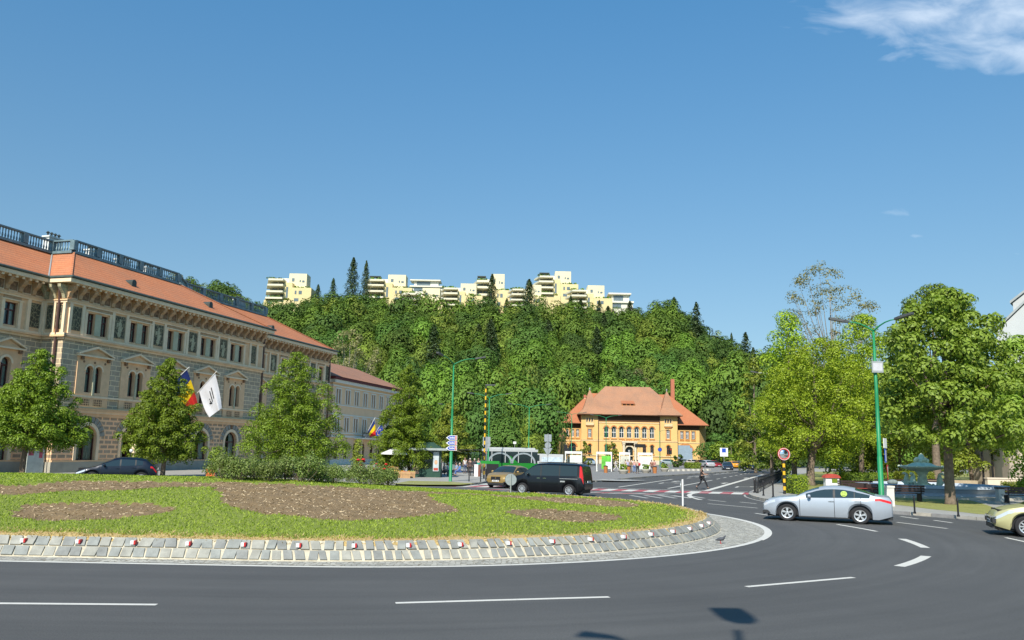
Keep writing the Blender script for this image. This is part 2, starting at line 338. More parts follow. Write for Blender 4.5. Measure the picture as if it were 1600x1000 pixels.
def tile_mat(name,a,b,row=.28,dirt=.3):
    m=NM(name); tc=m.new('ShaderNodeTexCoord'); sx=m.new('ShaderNodeSeparateXYZ'); m.link(tc.outputs['Object'],sx.inputs[0])
    w=m.math('FRACT',m.math('DIVIDE',sx.outputs[2],row)); n=m.noise(tc.outputs['Object'],.7,6,.7); n2=m.noise(tc.outputs['Object'],9,3,.7)
    c=m.ramp(n,[(.3,a),(.7,b)]); c=m.mix(.5,c,m.ramp(n2,[(.3,tuple(x*.6 for x in a)),(.7,tuple(min(1,x*1.35) for x in b))]))
    c=m.mix(m.math('MULTIPLY',m.math('LESS_THAN',w,.2),.45),c,tuple(x*.35 for x in a))
    cols=m.math('FRACT',m.math('DIVIDE',m.math('ADD',sx.outputs[0],sx.outputs[1]),.34)); c=m.mix(m.math('MULTIPLY',m.math('LESS_THAN',cols,.14),.25),c,tuple(x*.4 for x in a))
    if dirt: c=m.mix(m.math('MULTIPLY',m.ramp(m.noise(tc.outputs['Object'],.35,7,.75),[(.45,(0,0,0)),(.65,(1,1,1))]),dirt),c,(.14,.10,.075))
    m.set(c,.75); m.bump(w,.4,.05); return m.m
# ------------------------------------------------------------------ ground, roads, pavements
def hit_poly(px): return [hit(*p) for p in px]
def smooth01(t): t=np.clip(t,0,1); return t*t*(3-2*t)
def rho(x,y):
    dx=np.maximum(np.maximum(-24-x,0),x+5.9); return np.hypot(dx,y-33.5)
def mound(x,y):
    r=rho(x,y); k=1-r/13.35
    z=.43+(.12+.78*smooth01((5-x)/17))*(1-np.clip(1-k,0,1)**1.6)
    return np.where(r>13.8,0,np.where(r>13.35,.02+(13.8-r)/.45*.41,z))
def hit(px,py,extra=0.):
    d=ray(px,py); t=np.arange(10,75,.02); P=CP[:,None]+d[:,None]*t
    z=mound(P[0],P[1])+extra; ok=np.where((z>.02)&(P[2]<=z))[0]
    if len(ok)==0: g=G(px,py); return (g[0],g[1],0.)
    i=ok[0]; return (float(P[0][i]),float(P[1][i]),float(z[i]))
gm=MB(); gm.quad((-3000,-600,-.08),(3000,-600,-.08),(3000,4000,-.08),(-3000,4000,-.08),HILLG); S('ground',gm)
rm=MB(); rm.quad((-110,-40,0),(110,-40,0),(150,232,0),(-110,232,0),ASPH); S('road',rm)
def offs(path,d):
    out=[]; n=len(path)
    for i in range(n):
        a=np.array(path[max(i-1,0)]); b=np.array(path[min(i+1,n-1)]); t=(b-a)/np.linalg.norm(b-a); out.append(tuple(np.array(path[i])+d*np.array([-t[1],t[0]])))
    return out
def resample(path,step):
    P=[np.array(p,float) for p in path]; out=[P[0]]; acc=0
    for a,b in zip(P[:-1],P[1:]):
        l=np.linalg.norm(b-a); s=step-acc
        while s<=l: out.append(a+(b-a)*s/l); s+=step
        acc=(l-(s-step))
    return [tuple(p) for p in out]
def cr(path,n=6):
    P=[np.array(p,float) for p in path]; P=[P[0]*2-P[1]]+P+[P[-1]*2-P[-2]]; out=[]
    for i in range(1,len(P)-2):
        for k in range(n):
            t=k/n; out.append(tuple(.5*((2*P[i])+(-P[i-1]+P[i+1])*t+(2*P[i-1]-5*P[i]+4*P[i+1]-P[i+2])*t*t+(-P[i-1]+3*P[i]-3*P[i+1]+P[i+2])*t**3)))
    out.append(tuple(P[-2])); return out
KS=[mat('kerb_stone_a',(.40,.37,.31),.9,0,.2,3),mat('kerb_stone_b',(.31,.30,.27),.9,0,.2,3),mat('kerb_stone_c',(.25,.245,.24),.9,0,.2,3)]
def kerb(name,path,side,w=.2,h=.14,step=1.0):
    """kerb stones along path; side=+1: pavement lies left of the path"""
    mb=MB(); p=resample(path,step); q=offs(p,side*w)
    for i in range(len(p)-1):
        a,b,c,d=[np.array(x) for x in (p[i],p[i+1],q[i+1],q[i])]; g=(b-a)*.012; hh=h+random.uniform(-.006,.006)
        vs=[(*(a+g),-.02),(*(b-g),-.02),(*(c-g),-.02),(*(d+g),-.02),(*(a+g),hh),(*(b-g),hh),(*(c-g),hh),(*(d+g),hh)]
        mb.add(vs,[(0,1,5,4),(1,2,6,5),(2,3,7,6),(3,0,4,7),(4,5,6,7)],random.choice(KS))
    return S(name,mb)
KR=cr([(75,215),(62,185),(52,158),(42,129),(33,104.5),(25,82),(19.5,66.3),(16.5,58.2),(15.4,54),(15.0,50),(15.3,46.5),(16.3,43.3),(18.2,40.5),(20.5,37.3),(22.6,34),(26,27),(32,17),(42,4),(60,-20)])
pr=MB(); pr.poly([(x,y,.12) for x,y in KR]+[(110,-20,.12),(150,215,.12)],PAVE); S('pavement',pr); kerb('kerb',KR,1)
KL=cr([(-75,30),(-62,42),(-50,49.5),(-38,54.5),(-28,57),(-20,58.5),(-12,61),(-6,63),(-3.4,64.6),(-2.2,67),(-1.8,72),(-2,82),(-3.4,98),(-7,125),(-12,165),(-16,200)])
pl=MB(); pl.poly([(x,y,.12) for x,y in KL]+[(-105,200,.12),(-105,30,.12)],PAVE); S('pavement',pl); kerb('kerb',KL,1)
KP=cr([(6.8,79),(7.6,76.4),(9,78.2),(12,86),(17.5,98),(24.5,112),(33,129),(41,147),(47,162),(50,175),(47,184),(38,187),(20,187),(8,184),(5.5,170),(5.8,140),(6.2,110),(6.6,85),(6.8,79)])
pp=MB(); pp.poly([(x,y,.12) for x,y in KP[:-1]],PAVE2); S('plaza_pavement',pp); kerb('plaza_kerb',KP,1)
def sheet(name,pts,z,m): 
    mb=MB(); mb.poly([(p[0],p[1],z) for p in pts],m); return S(name,mb)
Z=.12
GP=lambda l,z=Z:[tuple(G(x,y,z)[:2]) for x,y in l]
lawn_front=cr(GP([(1392,788),(1420,791),(1450,795),(1500,800),(1538,804),(1560,803),(1556,795),(1535,787),(1510,781),(1470,776),(1430,773),(1392,772)]),3)
sheet('park_lawn',lawn_front,.126,GRASSF)
lawn_back=GP([(1246,770),(1243,752),(1244,743),(1270,737),(1400,738),(1640,742),(1640,757),(1570,757),(1470,752),(1400,754),(1330,762)])
sheet('park_lawn',lawn_back,.127,GRASSF)
sheet('verge_lawn',GP([(612,756),(640,751.5),(700,752.5),(742,755.5),(720,757.5),(660,757.5)]),.126,GRASSF)
# markings
mk=MB(); ZM=.004
def strip(mb,a,b,w,m,z=ZM,skew=0):
    a=np.array(a[:2],float); b=np.array(b[:2],float); t=(b-a)/np.linalg.norm(b-a); n=np.array([-t[1],t[0]])*w/2; k=t*skew
    mb.quad((*(a-n-k),z),(*(b-n-k),z),(*(b+n+k),z),(*(a+n+k),z),m)
def polyline(mb,path,w,m,z=ZM):
    a=offs(path,w/2); b=offs(path,-w/2)
    for i in range(len(path)-1): mb.quad((*b[i],z),(*b[i+1],z),(*a[i+1],z),(*a[i],z),m)
def ringpt(th,Rr,cx=-5,cy=33.5): return (cx+Rr*math.sin(th),cy-Rr*math.cos(th))
ringpath=lambda Rr,cx=-5:[(-24-Rr*math.sin(t),33.5-Rr*math.cos(t)) for t in np.linspace(math.pi,0,40)]+[ringpt(t,Rr,cx) for t in np.linspace(0,math.pi,60)]+[(-24,33.5+Rr)]
polyline(mk,ringpath(14.5),.22,MWHITE)
wide=[ringpt(t,14.5) for t in np.linspace(R(62),R(118),24)]; polyline(mk,wide,.34,MWHITE,.008)
def dash(a,b,w=.16,m=MWHITE): strip(mk,a,b,w,m)
def ringdash(t0,t1,Rr,w=.16): polyline(mk,[ringpt(t,Rr) for t in np.linspace(R(t0),R(t1),7)],w,MWHITE)
# inner-lane dashes of the ring: straight ones before the bend, then bent ones
for a,b in [((-14.2,14.1),(-16.8,14.1)),((-8.4,14.1),(-5.75,14.25)),((-1.9,14.8),(1.87,15.8)),((4.8,17.3),(7.6,18.9))]: dash(a,b,.14)
for px in [((1405,885),(1447,869)),((1446,856),(1409,842)),((1370,830.5),(1308,819.5))]:
    a,b=[G(*p) for p in px]; 
    th=[math.degrees(math.atan2(p[0]+5,33.5-p[1])) for p in (a,b)]; rr=[math.hypot(p[0]+5,33.5-p[1]) for p in (a,b)]
    polyline(mk,[ringpt(R(th[0]+(th[1]-th[0])*k/6),rr[0]+(rr[1]-rr[0])*k/6) for k in range(7)],.26 if px[0][0]>1400 else .16,MWHITE)
for p,q in [((1401,816),(1480,826)),((1407,807),(1435,811)),((1459,813),(1488,817)),((1571,840),(1640,855)),((1180,802),(1206,806)),((1106,787),(1184,794)),((1106,781),(1134,784)),((1156,784.5),(1182,787))]:
    dash(G(*p),G(*q),.14)
# the avenue: solid and broken lines, arrows
dash((14.2,61.4),(35.5,118.4),.42); dash((12.2,65),(21.2,88.3),.2); dash((8.5,65.7),(17.2,89),.2)
av=np.array([.358,.934]); nv=np.array([.934,-.358])
for k in range(9): 
    for o in (3.4,6.6):
        s0=np.array((12.2,65))+av*(29+k*6.2)-nv*(o-3.4); dash(s0,s0+av*3.,.16)
dash((21.1,99.8),(37,134),.2); dash((38,137),(47,165),.2); dash((9.6,80.5),(12.5,86.6),.2,MGREY)
def arrow(c,bent=0):
    c=np.array(c,float); dash(c,c+av*2.4,.22)
    if bent: dash(c+av*2.2,c+av*2.6+nv*.9,.22); e=c+av*2.6+nv*.9; mk.poly([(*(e+av*.55),ZM),(*(e-av*.5),ZM),(*(e+nv*.9+av*.1),ZM)],MWHITE)
    else: e=c+av*2.4; mk.poly([(*(e+nv*.5),ZM),(*(e+av*1.3),ZM),(*(e-nv*.5),ZM)],MWHITE)
arrow((18.6,69.5),1); arrow((19.5,77.5)); arrow((15.4,80)); arrow((13.4,75.5),1); arrow((27,97)); arrow((22.5,98))
# red and white crossing band with its pale edge lines
c0=np.array(G(918,764.5)[:2]); c1=np.array(G(1174,771.5)[:2]); c0=c0-(c1-c0)*1.35; n=36; dv=(c1-c0)/n; nn=np.array([-dv[1],dv[0]])/np.linalg.norm(dv); wdt=3.0
for i in range(n):
    a=c0+dv*i; b=c0+dv*(i+1); sk=dv*.55
    mk.quad((*(a-nn*wdt/2),ZM),(*(b-nn*wdt/2),ZM),(*(b+nn*wdt/2+sk),ZM),(*(a+nn*wdt/2+sk),ZM),MRED if i%2 else MWHITE)
strip(mk,c0+nn*3.0,c1+nn*3.0,.28,MWHITE); strip(mk,c0-nn*2.9,c1-nn*(2.9)-dv*5,.25,MGREY)
c2=c0-nn*4.2; 
for i in range(12,28):
    a=c2+dv*i; mk.quad((*(a-nn*.9),ZM),(*(a+dv*.8-nn*.9),ZM),(*(a+dv*.8+nn*.3+dv),ZM),(*(a+nn*.3+dv),ZM),MGREY if i%2 else MRED)
polyline(mk,cr([tuple(G(*p)[:2]) for p in [(1140,771),(1100,770),(1083,771),(1077,774),(1082,778),(1095,781)]],4),.3,MWHITE,.008)
polyline(mk,[tuple(G(*p)[:2]) for p in [(940,771),(1000,772),(1060,776),(1085,779)]],.2,MWHITE,.008)
for k in range(5): strip(mk,G(985+k*22,774),G(1012+k*22,778.5),.3,MGREY)
polyline(mk,offs(cr([(16.5,58.2),(15.4,54),(15.0,50),(15.3,46.5),(16.3,43.3),(18.2,40.5),(20.5,37.3),(22.6,34),(26,27),(32,17)]),-.3),.12,MGREY)
c5=np.array((-2.5,66.5)); 
for i in range(7): a=c5+np.array([1.25,-.1])*i; mk.quad((a[0],a[1]-1.4,ZM),(a[0]+.7,a[1]-1.5,ZM),(a[0]+1.3,a[1]+1.4,ZM),(a[0]+.6,a[1]+1.5,ZM),MRED if i%2 else MWHITE)
mk.quad((7.6,77.0,.13),(10.5,76.9,.13),(13,80,.13),(9,80.5,.13),MGREY)
S('road_markings',mk)
# ------------------------------------------------------------------ the roundabout island
BEDS=[cr(hit_poly(b)+[hit(*b[0])],3) for b in (
 [(10,797),(60,786),(130,783),(200,784),(255,789),(275,795),(240,803),(150,812),(80,813),(30,808)],
 [(-60,776),(0,772),(60,771),(100,768),(200,765),(320,760),(341,764),(345,785),(400,800),(500,810),(600,811),(690,802),(720,795),(690,785),(672,773),(720,772),(800,778),(900,788),(970,793),(1000,789),(975,783),(900,778),(800,774),(700,769),(600,764),(345,753),(200,751),(120,751),(60,756),(0,758),(-60,764)],
 [(783,797),(850,795),(930,800),(975,806),(960,813),(900,816),(840,810),(800,804)])]
def inpoly(x,y,poly):
    P=np.array(poly)[:,:2]; c=np.zeros(x.shape,bool); j=len(P)-1
    for i in range(len(P)):
        xi,yi=P[i]; xj,yj=P[j]; k=((yi>y)!=(yj>y))&(x<(xj-xi)*(y-yi)/(yj-yi+1e-12)+xi); c^=k; j=i
    return c
def vnoise(x,y,f,seed=0):
    rg=np.random.default_rng(seed); T=rg.random((64,64)); X=x*f; Y=y*f; i=np.floor(X).astype(int); j=np.floor(Y).astype(int); u=X-i; v=Y-j; u=u*u*(3-2*u); v=v*v*(3-2*v)
    g=lambda a,b:T[a%64,b%64]
    return (g(i,j)*(1-u)+g(i+1,j)*u)*(1-v)+(g(i,j+1)*(1-u)+g(i+1,j+1)*u)*v
def bedmask(x,y):
    wx=x+(vnoise(x,y,2.5,1)-.5)*.35; wy=y+(vnoise(x,y,2.5,2)-.5)*.35; b=np.zeros(x.shape,bool)
    for p in BEDS: b|=inpoly(wx,wy,p)
    return b
def fast_mesh(name,verts,faces,mats,mi=None,parent=None,smooth=False):
    me=bpy.data.meshes.new(name); nv=len(verts); nf=len(faces); k=faces.shape[1]
    me.vertices.add(nv); me.vertices.foreach_set('co',np.asarray(verts,np.float32).ravel())
    me.loops.add(nf*k); me.loops.foreach_set('vertex_index',faces.astype(np.int32).ravel())
    me.polygons.add(nf); me.polygons.foreach_set('loop_start',np.arange(nf,dtype=np.int32)*k); me.polygons.foreach_set('loop_total',np.full(nf,k,np.int32))
    for m in mats: me.materials.append(m)
    if mi is not None: me.polygons.foreach_set('material_index',mi.astype(np.int32))
    if smooth: me.polygons.foreach_set('use_smooth',np.ones(nf,bool))
    me.update(calc_edges=True); me.validate()
    o=bpy.data.objects.new(name,me); COL.objects.link(o)
    if parent: o.parent=parent
    return o
st=.13; gx=np.arange(-38,8,st); gy=np.arange(19.8,47.2,st); X,Y=np.meshgrid(gx,gy); Zm=mound(X,Y)
r_=rho(X,Y); bd=bedmask(X,Y); Zm=Zm+np.where(bd,(vnoise(X,Y,3.1,5)-.5)*.09+(vnoise(X,Y,9,6)-.5)*.05-.05,(vnoise(X,Y,.7,7)-.5)*.05+.0)
idx=np.arange(X.size).reshape(X.shape); a=idx[:-1,:-1];b=idx[:-1,1:];c=idx[1:,1:];d=idx[1:,:-1]
cx=(X[:-1,:-1]+st/2); cy=(Y[:-1,:-1]+st/2); rr=rho(cx,cy); keep=rr<13.42
bm_=bedmask(cx,cy); fr=rr>(12.6+vnoise(cx,cy,1.8,9)*.55+(vnoise(cx,cy,6,10)-.5)*.3)
mi=np.where(bm_,1,np.where(fr,2,0)); F=np.stack([a,b,c,d],-1)[keep]
isl=tag(fast_mesh('island_mound',np.stack([X,Y,Zm],-1).reshape(-1,3),F,[GRASS,SOIL,DRY],mi[keep],smooth=True),kind='structure')
def blades(name,n,region,size,lean,m,label,cat):
    x=RNG.uniform(-34,8,n*3); y=20.1+26.8*RNG.random(n*3)**1.5; k=region(x,y); x=x[k][:n]; y=y[k][:n]; n=len(x); z=mound(x,y)+(vnoise(x,y,.7,7)-.5)*.05
    a=RNG.uniform(0,6.283,n); h=size*RNG.uniform(.5,1.3,n); w=.016*RNG.uniform(.7,1.4,n)*(1+(y-20)*.05); l=lean*h; b=RNG.uniform(0,6.283,n)
    P=np.stack([x,y,z-.01],-1); U=np.stack([np.cos(a),np.sin(a),0*a],-1)*w[:,None]; T=np.stack([np.cos(b)*l,np.sin(b)*l,h],-1)
    V=np.stack([P-U,P+U,P+T],1).reshape(-1,3); Fc=np.arange(3*n).reshape(-1,3)
    return tag(fast_mesh(name,V,Fc,[m]),label,cat,kind='stuff')
blades('lawn_grass',120000,lambda x,y:(rho(x,y)<13.0)&~bedmask(x,y),.055,.8,BLADE,'short green grass growing on the roundabout island','grass')
blades('dry_grass',26000,lambda x,y:(rho(x,y)<13.42)&(rho(x,y)>12.6)&~bedmask(x,y),.07,1.0,DBLADE,'dry straw-coloured grass fringe along the island kerb','grass')
# straw and wood chips on the beds
n=13000; x=RNG.uniform(-34,7,n*3); y=20.5+24*RNG.random(n*3)**1.3; k=bedmask(x,y)&(rho(x,y)<13.2); x=x[k][:n]; y=y[k][:n]; n=len(x); z=mound(x,y)+(vnoise(x,y,3.1,5)-.5)*.09+(vnoise(x,y,9,6)-.5)*.05-.03
a=RNG.uniform(0,6.283,n); l=RNG.uniform(.012,.045,n)*np.where(RNG.random(n)<.08,1.8,1); w=RNG.uniform(.004,.011,n); P=np.stack([x,y,z],-1); U=np.stack([np.cos(a)*l,np.sin(a)*l,RNG.uniform(-.6,.6,n)*l],-1); V_=np.stack([-np.sin(a)*w,np.cos(a)*w,w*.8],-1)
tag(fast_mesh('straw_litter',np.stack([P-U-V_,P+U-V_,P+U+V_,P-U+V_],1).reshape(-1,3),np.arange(4*n).reshape(-1,4),[STRAW]),'pale straw and wood chips scattered over the brown soil beds','straw litter',kind='stuff')
# stone kerb of the island: sloping wall of two courses of setts on a mortar bed, cobble apron below
IS=[mat('sett_blue',(.24,.25,.23),.8,0,.22,4,.3),mat('sett_grey',(.29,.285,.245),.8,0,.22,4,.3),mat('sett_dark',(.21,.215,.20),.8,0,.22,4,.3)]; MORT=mat('sett_mortar',(.50,.45,.34),.95,0,.25,5,.4)
def perim(Rr,s0=-24): 
    near=[(x,33.5-Rr) for x in np.arange(-24,-5.9,.6)]; cap=[(-5.9+Rr*math.sin(t),33.5-Rr*math.cos(t)) for t in np.linspace(0,math.pi,70)]; far=[(x,33.5+Rr) for x in np.arange(-6.5,-24,-2.)]
    left=[(-24-Rr*math.sin(t),33.5+Rr*math.cos(t)) for t in np.linspace(0,math.pi,40)]
    return near+cap+far+left+[near[0]]
kb=MB()
prof=[(13.86,.004),(13.80,.03),(13.60,.225),(13.56,.235),(13.33,.425),(13.2,.40)]
PR=[perim(r) for r,_ in prof]
for j in range(len(prof)-1):
    for i in range(len(PR[0])-1): kb.quad((*PR[j][i],prof[j][1]),(*PR[j][i+1],prof[j][1]),(*PR[j+1][i+1],prof[j+1][1]),(*PR[j+1][i],prof[j+1][1]),MORT)
tot=18.1+math.pi*13.7*.98
def course(r0,z0,r1,z1,step,jit):
    s=0.
    while s<tot:
        w=step*random.uniform(.8,1.12)*(1 if s<18.1 else .82); g=.022 if s<18.1 else .034
        def pt(s,r):
            if s<18.1: return np.array([-24+s,33.5-r])
            t=(s-18.1)/13.7; return np.array([-5.9+r*math.sin(t),33.5-r*math.cos(t)])
        lean=random.uniform(-jit,jit)-.03; o=random.uniform(.0,.018)
        q=[(pt(s+g+lean*0,r0),z0),(pt(s+w-g,r0),z0),(pt(s+w-g+lean,r1),z1),(pt(s+g+lean,r1),z1)]
        top=[(p[0]*1.0,p[1],z) for p,z in q]; out=[]
        for (p,z) in q:
            dx=max(p[0]+5.9,0); nrm=np.array([dx,p[1]-33.5]); nrm/=np.linalg.norm(nrm); out.append((p[0]+nrm[0]*(.012+o),p[1]+nrm[1]*(.012+o),z+.012+o))
        m=random.choice(IS); kb.add(top+out,[(4,5,6,7),(0,1,5,4),(1,2,6,5),(2,3,7,6),(3,0,4,7)],m); s+=w
course(13.79,.035,13.61,.215,.31,.05); course(13.56,.24,13.36,.415,.31,.06)
S('island_kerb',kb)
ap=MB(); A0=ringpath(14.42); A1=ringpath(13.84,-5.9)
for i in range(len(A0)-1): ap.quad((*A0[i],.012),(*A0[i+1],.012),(*A1[i+1],.014),(*A1[i],.014),COBB)
S('island_apron',ap)
# red and white reflector blocks on the top course
first=None; sref=2.0
for i in range(27):
    s=1.2+i*1.28
    if s<18.1: p=(-24+s,33.5-13.52); az=0
    else: t=(s-18.1)/13.6; p=(-5.9+13.52*math.sin(t),33.5-13.52*math.cos(t)); az=t
    if first is None:
        first=thing('kerb_reflector','small red and white reflector block on the stone kerb','reflector',(*p,.30),az,'red and white reflector blocks on the island kerb')
        b=MB(); b.box(-.045,.03,-.07,.05,0,.085,WHITEP); b.build('white_face',first); b=MB(); b.box(.032,.07,-.075,.05,0,.088,REDP); b.build('red_face',first)
    else: dup(first,(*p,.30),az)
# ------------------------------------------------------------------ building tools
def facade(mb,x0,x1,z0,z1,y,ops,m,depth=.3,rm=None,mk_=None):
    """wall facing -y at depth y with holes (xa,xb,za,zb,arch)"""
    rm=rm or m; xs=sorted({x0,x1}|{o[0] for o in ops}|{o[1] for o in ops}); zs=sorted({z0,z1}|{o[2] for o in ops}|{o[3] for o in ops})
    xs=[x for x in xs if x0-1e-6<=x<=x1+1e-6]; zs=[z for z in zs if z0-1e-6<=z<=z1+1e-6]
    for xa,xb in zip(xs[:-1],xs[1:]):
        for za,zb in zip(zs[:-1],zs[1:]):
            cx=(xa+xb)/2; cz=(za+zb)/2
            if any(o[0]<cx<o[1] and o[2]<cz<o[3] for o in ops): continue
            mb.quad((xa,y,za),(xb,y,za),(xb,y,zb),(xa,y,zb),m)
    for xa,xb,za,zb,ar in ops:
        r=(xb-xa)/2; c=(xa+xb)/2; d=y+depth
        if ar:
            zs_=zb-r; A=[(c-r*math.cos(t),zs_+r*math.sin(t)) for t in np.linspace(0,math.pi,13)]
            for (ax,az),(bx,bz) in zip(A[:-1],A[1:]):
                mb.quad((ax,y,az),(bx,y,bz),(bx,y,zb),(ax,y,zb),m); mb.quad((ax,y,az),(ax,d,az),(bx,d,bz),(bx,y,bz),rm)
            top=zs_
        else:
            top=zb; mb.quad((xa,y,zb),(xb,y,zb),(xb,d,zb),(xa,d,zb),rm)
        mb.quad((xa,y,za),(xa,d,za),(xa,d,top),(xa,y,top),rm); mb.quad((xb,y,za),(xb,y,top),(xb,d,top),(xb,d,za),rm); mb.quad((xa,y,za),(xb,y,za),(xb,d,za),(xa,d,za),rm)
def ring(mb,c,z,r0,r1,y0,y1,m,a0=0,a1=180,n=14):
    T=np.linspace(R(a0),R(a1),n)
    for t,u in zip(T[:-1],T[1:]):
        q=lambda r,a:(c-r*math.cos(a),z+r*math.sin(a))
        mb.prism([q(r0,t),q(r1,t),q(r1,u),q(r0,u)],y0,y1,m)
def window(parent,loc,w,h,arch,fm,bars=1,transom=.0,curtain=True,label=None,back=.06,panes='window_glass'):
    """a window whose sill centre is at loc: frame (thing's part) with pane and curtain below it"""
    f=MB(); t=.07; r=w/2; zt=h-r if arch else h
    f.box(-w/2,-w/2+t,-.04,.05,0,zt,fm); f.box(w/2-t,w/2,-.04,.05,0,zt,fm); f.box(-w/2+t,w/2-t,-.04,.05,0,t,fm)
    if arch: ring(f,0,zt,r-t,r,-.04,.05,fm)
    else: f.box(-w/2+t,w/2-t,-.04,.05,h-t,h,fm)
    if bars: f.box(-.05,.05,-.045,.045,t,zt,fm)
    if transom: f.box(-w/2+t,w/2-t,-.05,.05,transom-.06,transom+.06,fm)
    o=f.build('window',parent,loc=loc)
    p=MB(); pts=[(-w/2+.03,0),(w/2-.03,0)]+([((r-.03)*math.cos(a),zt+(r-.03)*math.sin(a)) for a in np.linspace(0,math.pi,13)] if arch else [(w/2-.03,h),(-w/2+.03,h)])
    p.poly([(a,back-.03,b) for a,b in pts],GLASS); p.build('pane',o)
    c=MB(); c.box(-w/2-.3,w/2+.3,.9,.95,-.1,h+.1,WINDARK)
    if curtain:
        for s in (-1,1):
            n=7; x0=s*w/2; x1=s*w*.12
            for i in range(n):
                a=x0+(x1-x0)*i/n; b=x0+(x1-x0)*(i+1)/n; ya=.10+(.05 if i%2 else 0); yb=.10+(0 if i%2 else .05)
                c.quad((a,ya,0),(b,yb,0),(b,yb,h),(a,ya,h),CLOTHW)
    c.build('curtain',o); return o
TAN=mat('palace_tan',(.86,.56,.32),.85,0,.12,1.5,.15,dirt=.45); TANL=mat('palace_light',(.90,.70,.47),.85,0,.1,1.5,.1,dirt=.25); PLN=mat('palace_plinth',(.42,.40,.33),.9,0,.15,1.2,.2,dirt=.5)
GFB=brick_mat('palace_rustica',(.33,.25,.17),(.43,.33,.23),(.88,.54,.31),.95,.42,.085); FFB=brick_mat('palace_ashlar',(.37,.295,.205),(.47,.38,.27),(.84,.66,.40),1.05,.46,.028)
DGREEN=mat('verdigris_pier',(.48,.46,.31),.7,0,.12,2); MAROON=mat('window_wood',(.10,.035,.03),.5,0,.1); BROWNM=mat('downpipe_brown',(.11,.06,.05),.5,.2,.15)
def panel_mat():
    m=NM('sgraffito'); co=m.coord((1,1,.7)); n=m.new('ShaderNodeTexVoronoi',feature='DISTANCE_TO_EDGE'); n.inputs['Scale'].default_value=3.4; m.link(co,n.inputs[0])
    w=m.new('ShaderNodeTexMagic'); w.inputs['Scale'].default_value=4.2; w.inputs['Distortion'].default_value=2.2; w.turbulence_depth=3; m.link(co,w.inputs[0])
    f=m.math('MULTIPLY',m.math('LESS_THAN',n.outputs[0],.10),m.math('GREATER_THAN',w.outputs['Fac'],.42)); c=m.mix(m.math('MULTIPLY',f,.75),(.075,.068,.045),(.36,.32,.18)); m.set(c,.85); return m.m
SGR=panel_mat(); SGF=mat('sgraffito_figure',(.42,.38,.24),.85,0,.4,9)
BRK=mat('bracket_stone',(.50,.32,.18),.85,0,.2,3); FRZ=mat('frieze_panel',(.24,.14,.075),.85,0,.6,5); TILE=tile_mat('clay_tiles',(.42,.13,.05),(.64,.25,.11),.30,.3); SEAM=mat('roof_dark_edge',(.055,.07,.065),.5,.3,.15); BALM=mat('balustrade_metal',(.17,.25,.27),.55,.3,.25,1.5); BALF=mat('roof_flat',(.10,.11,.11),.8)
GUT=mat('gutter',(.10,.14,.13),.5,.4,.15)
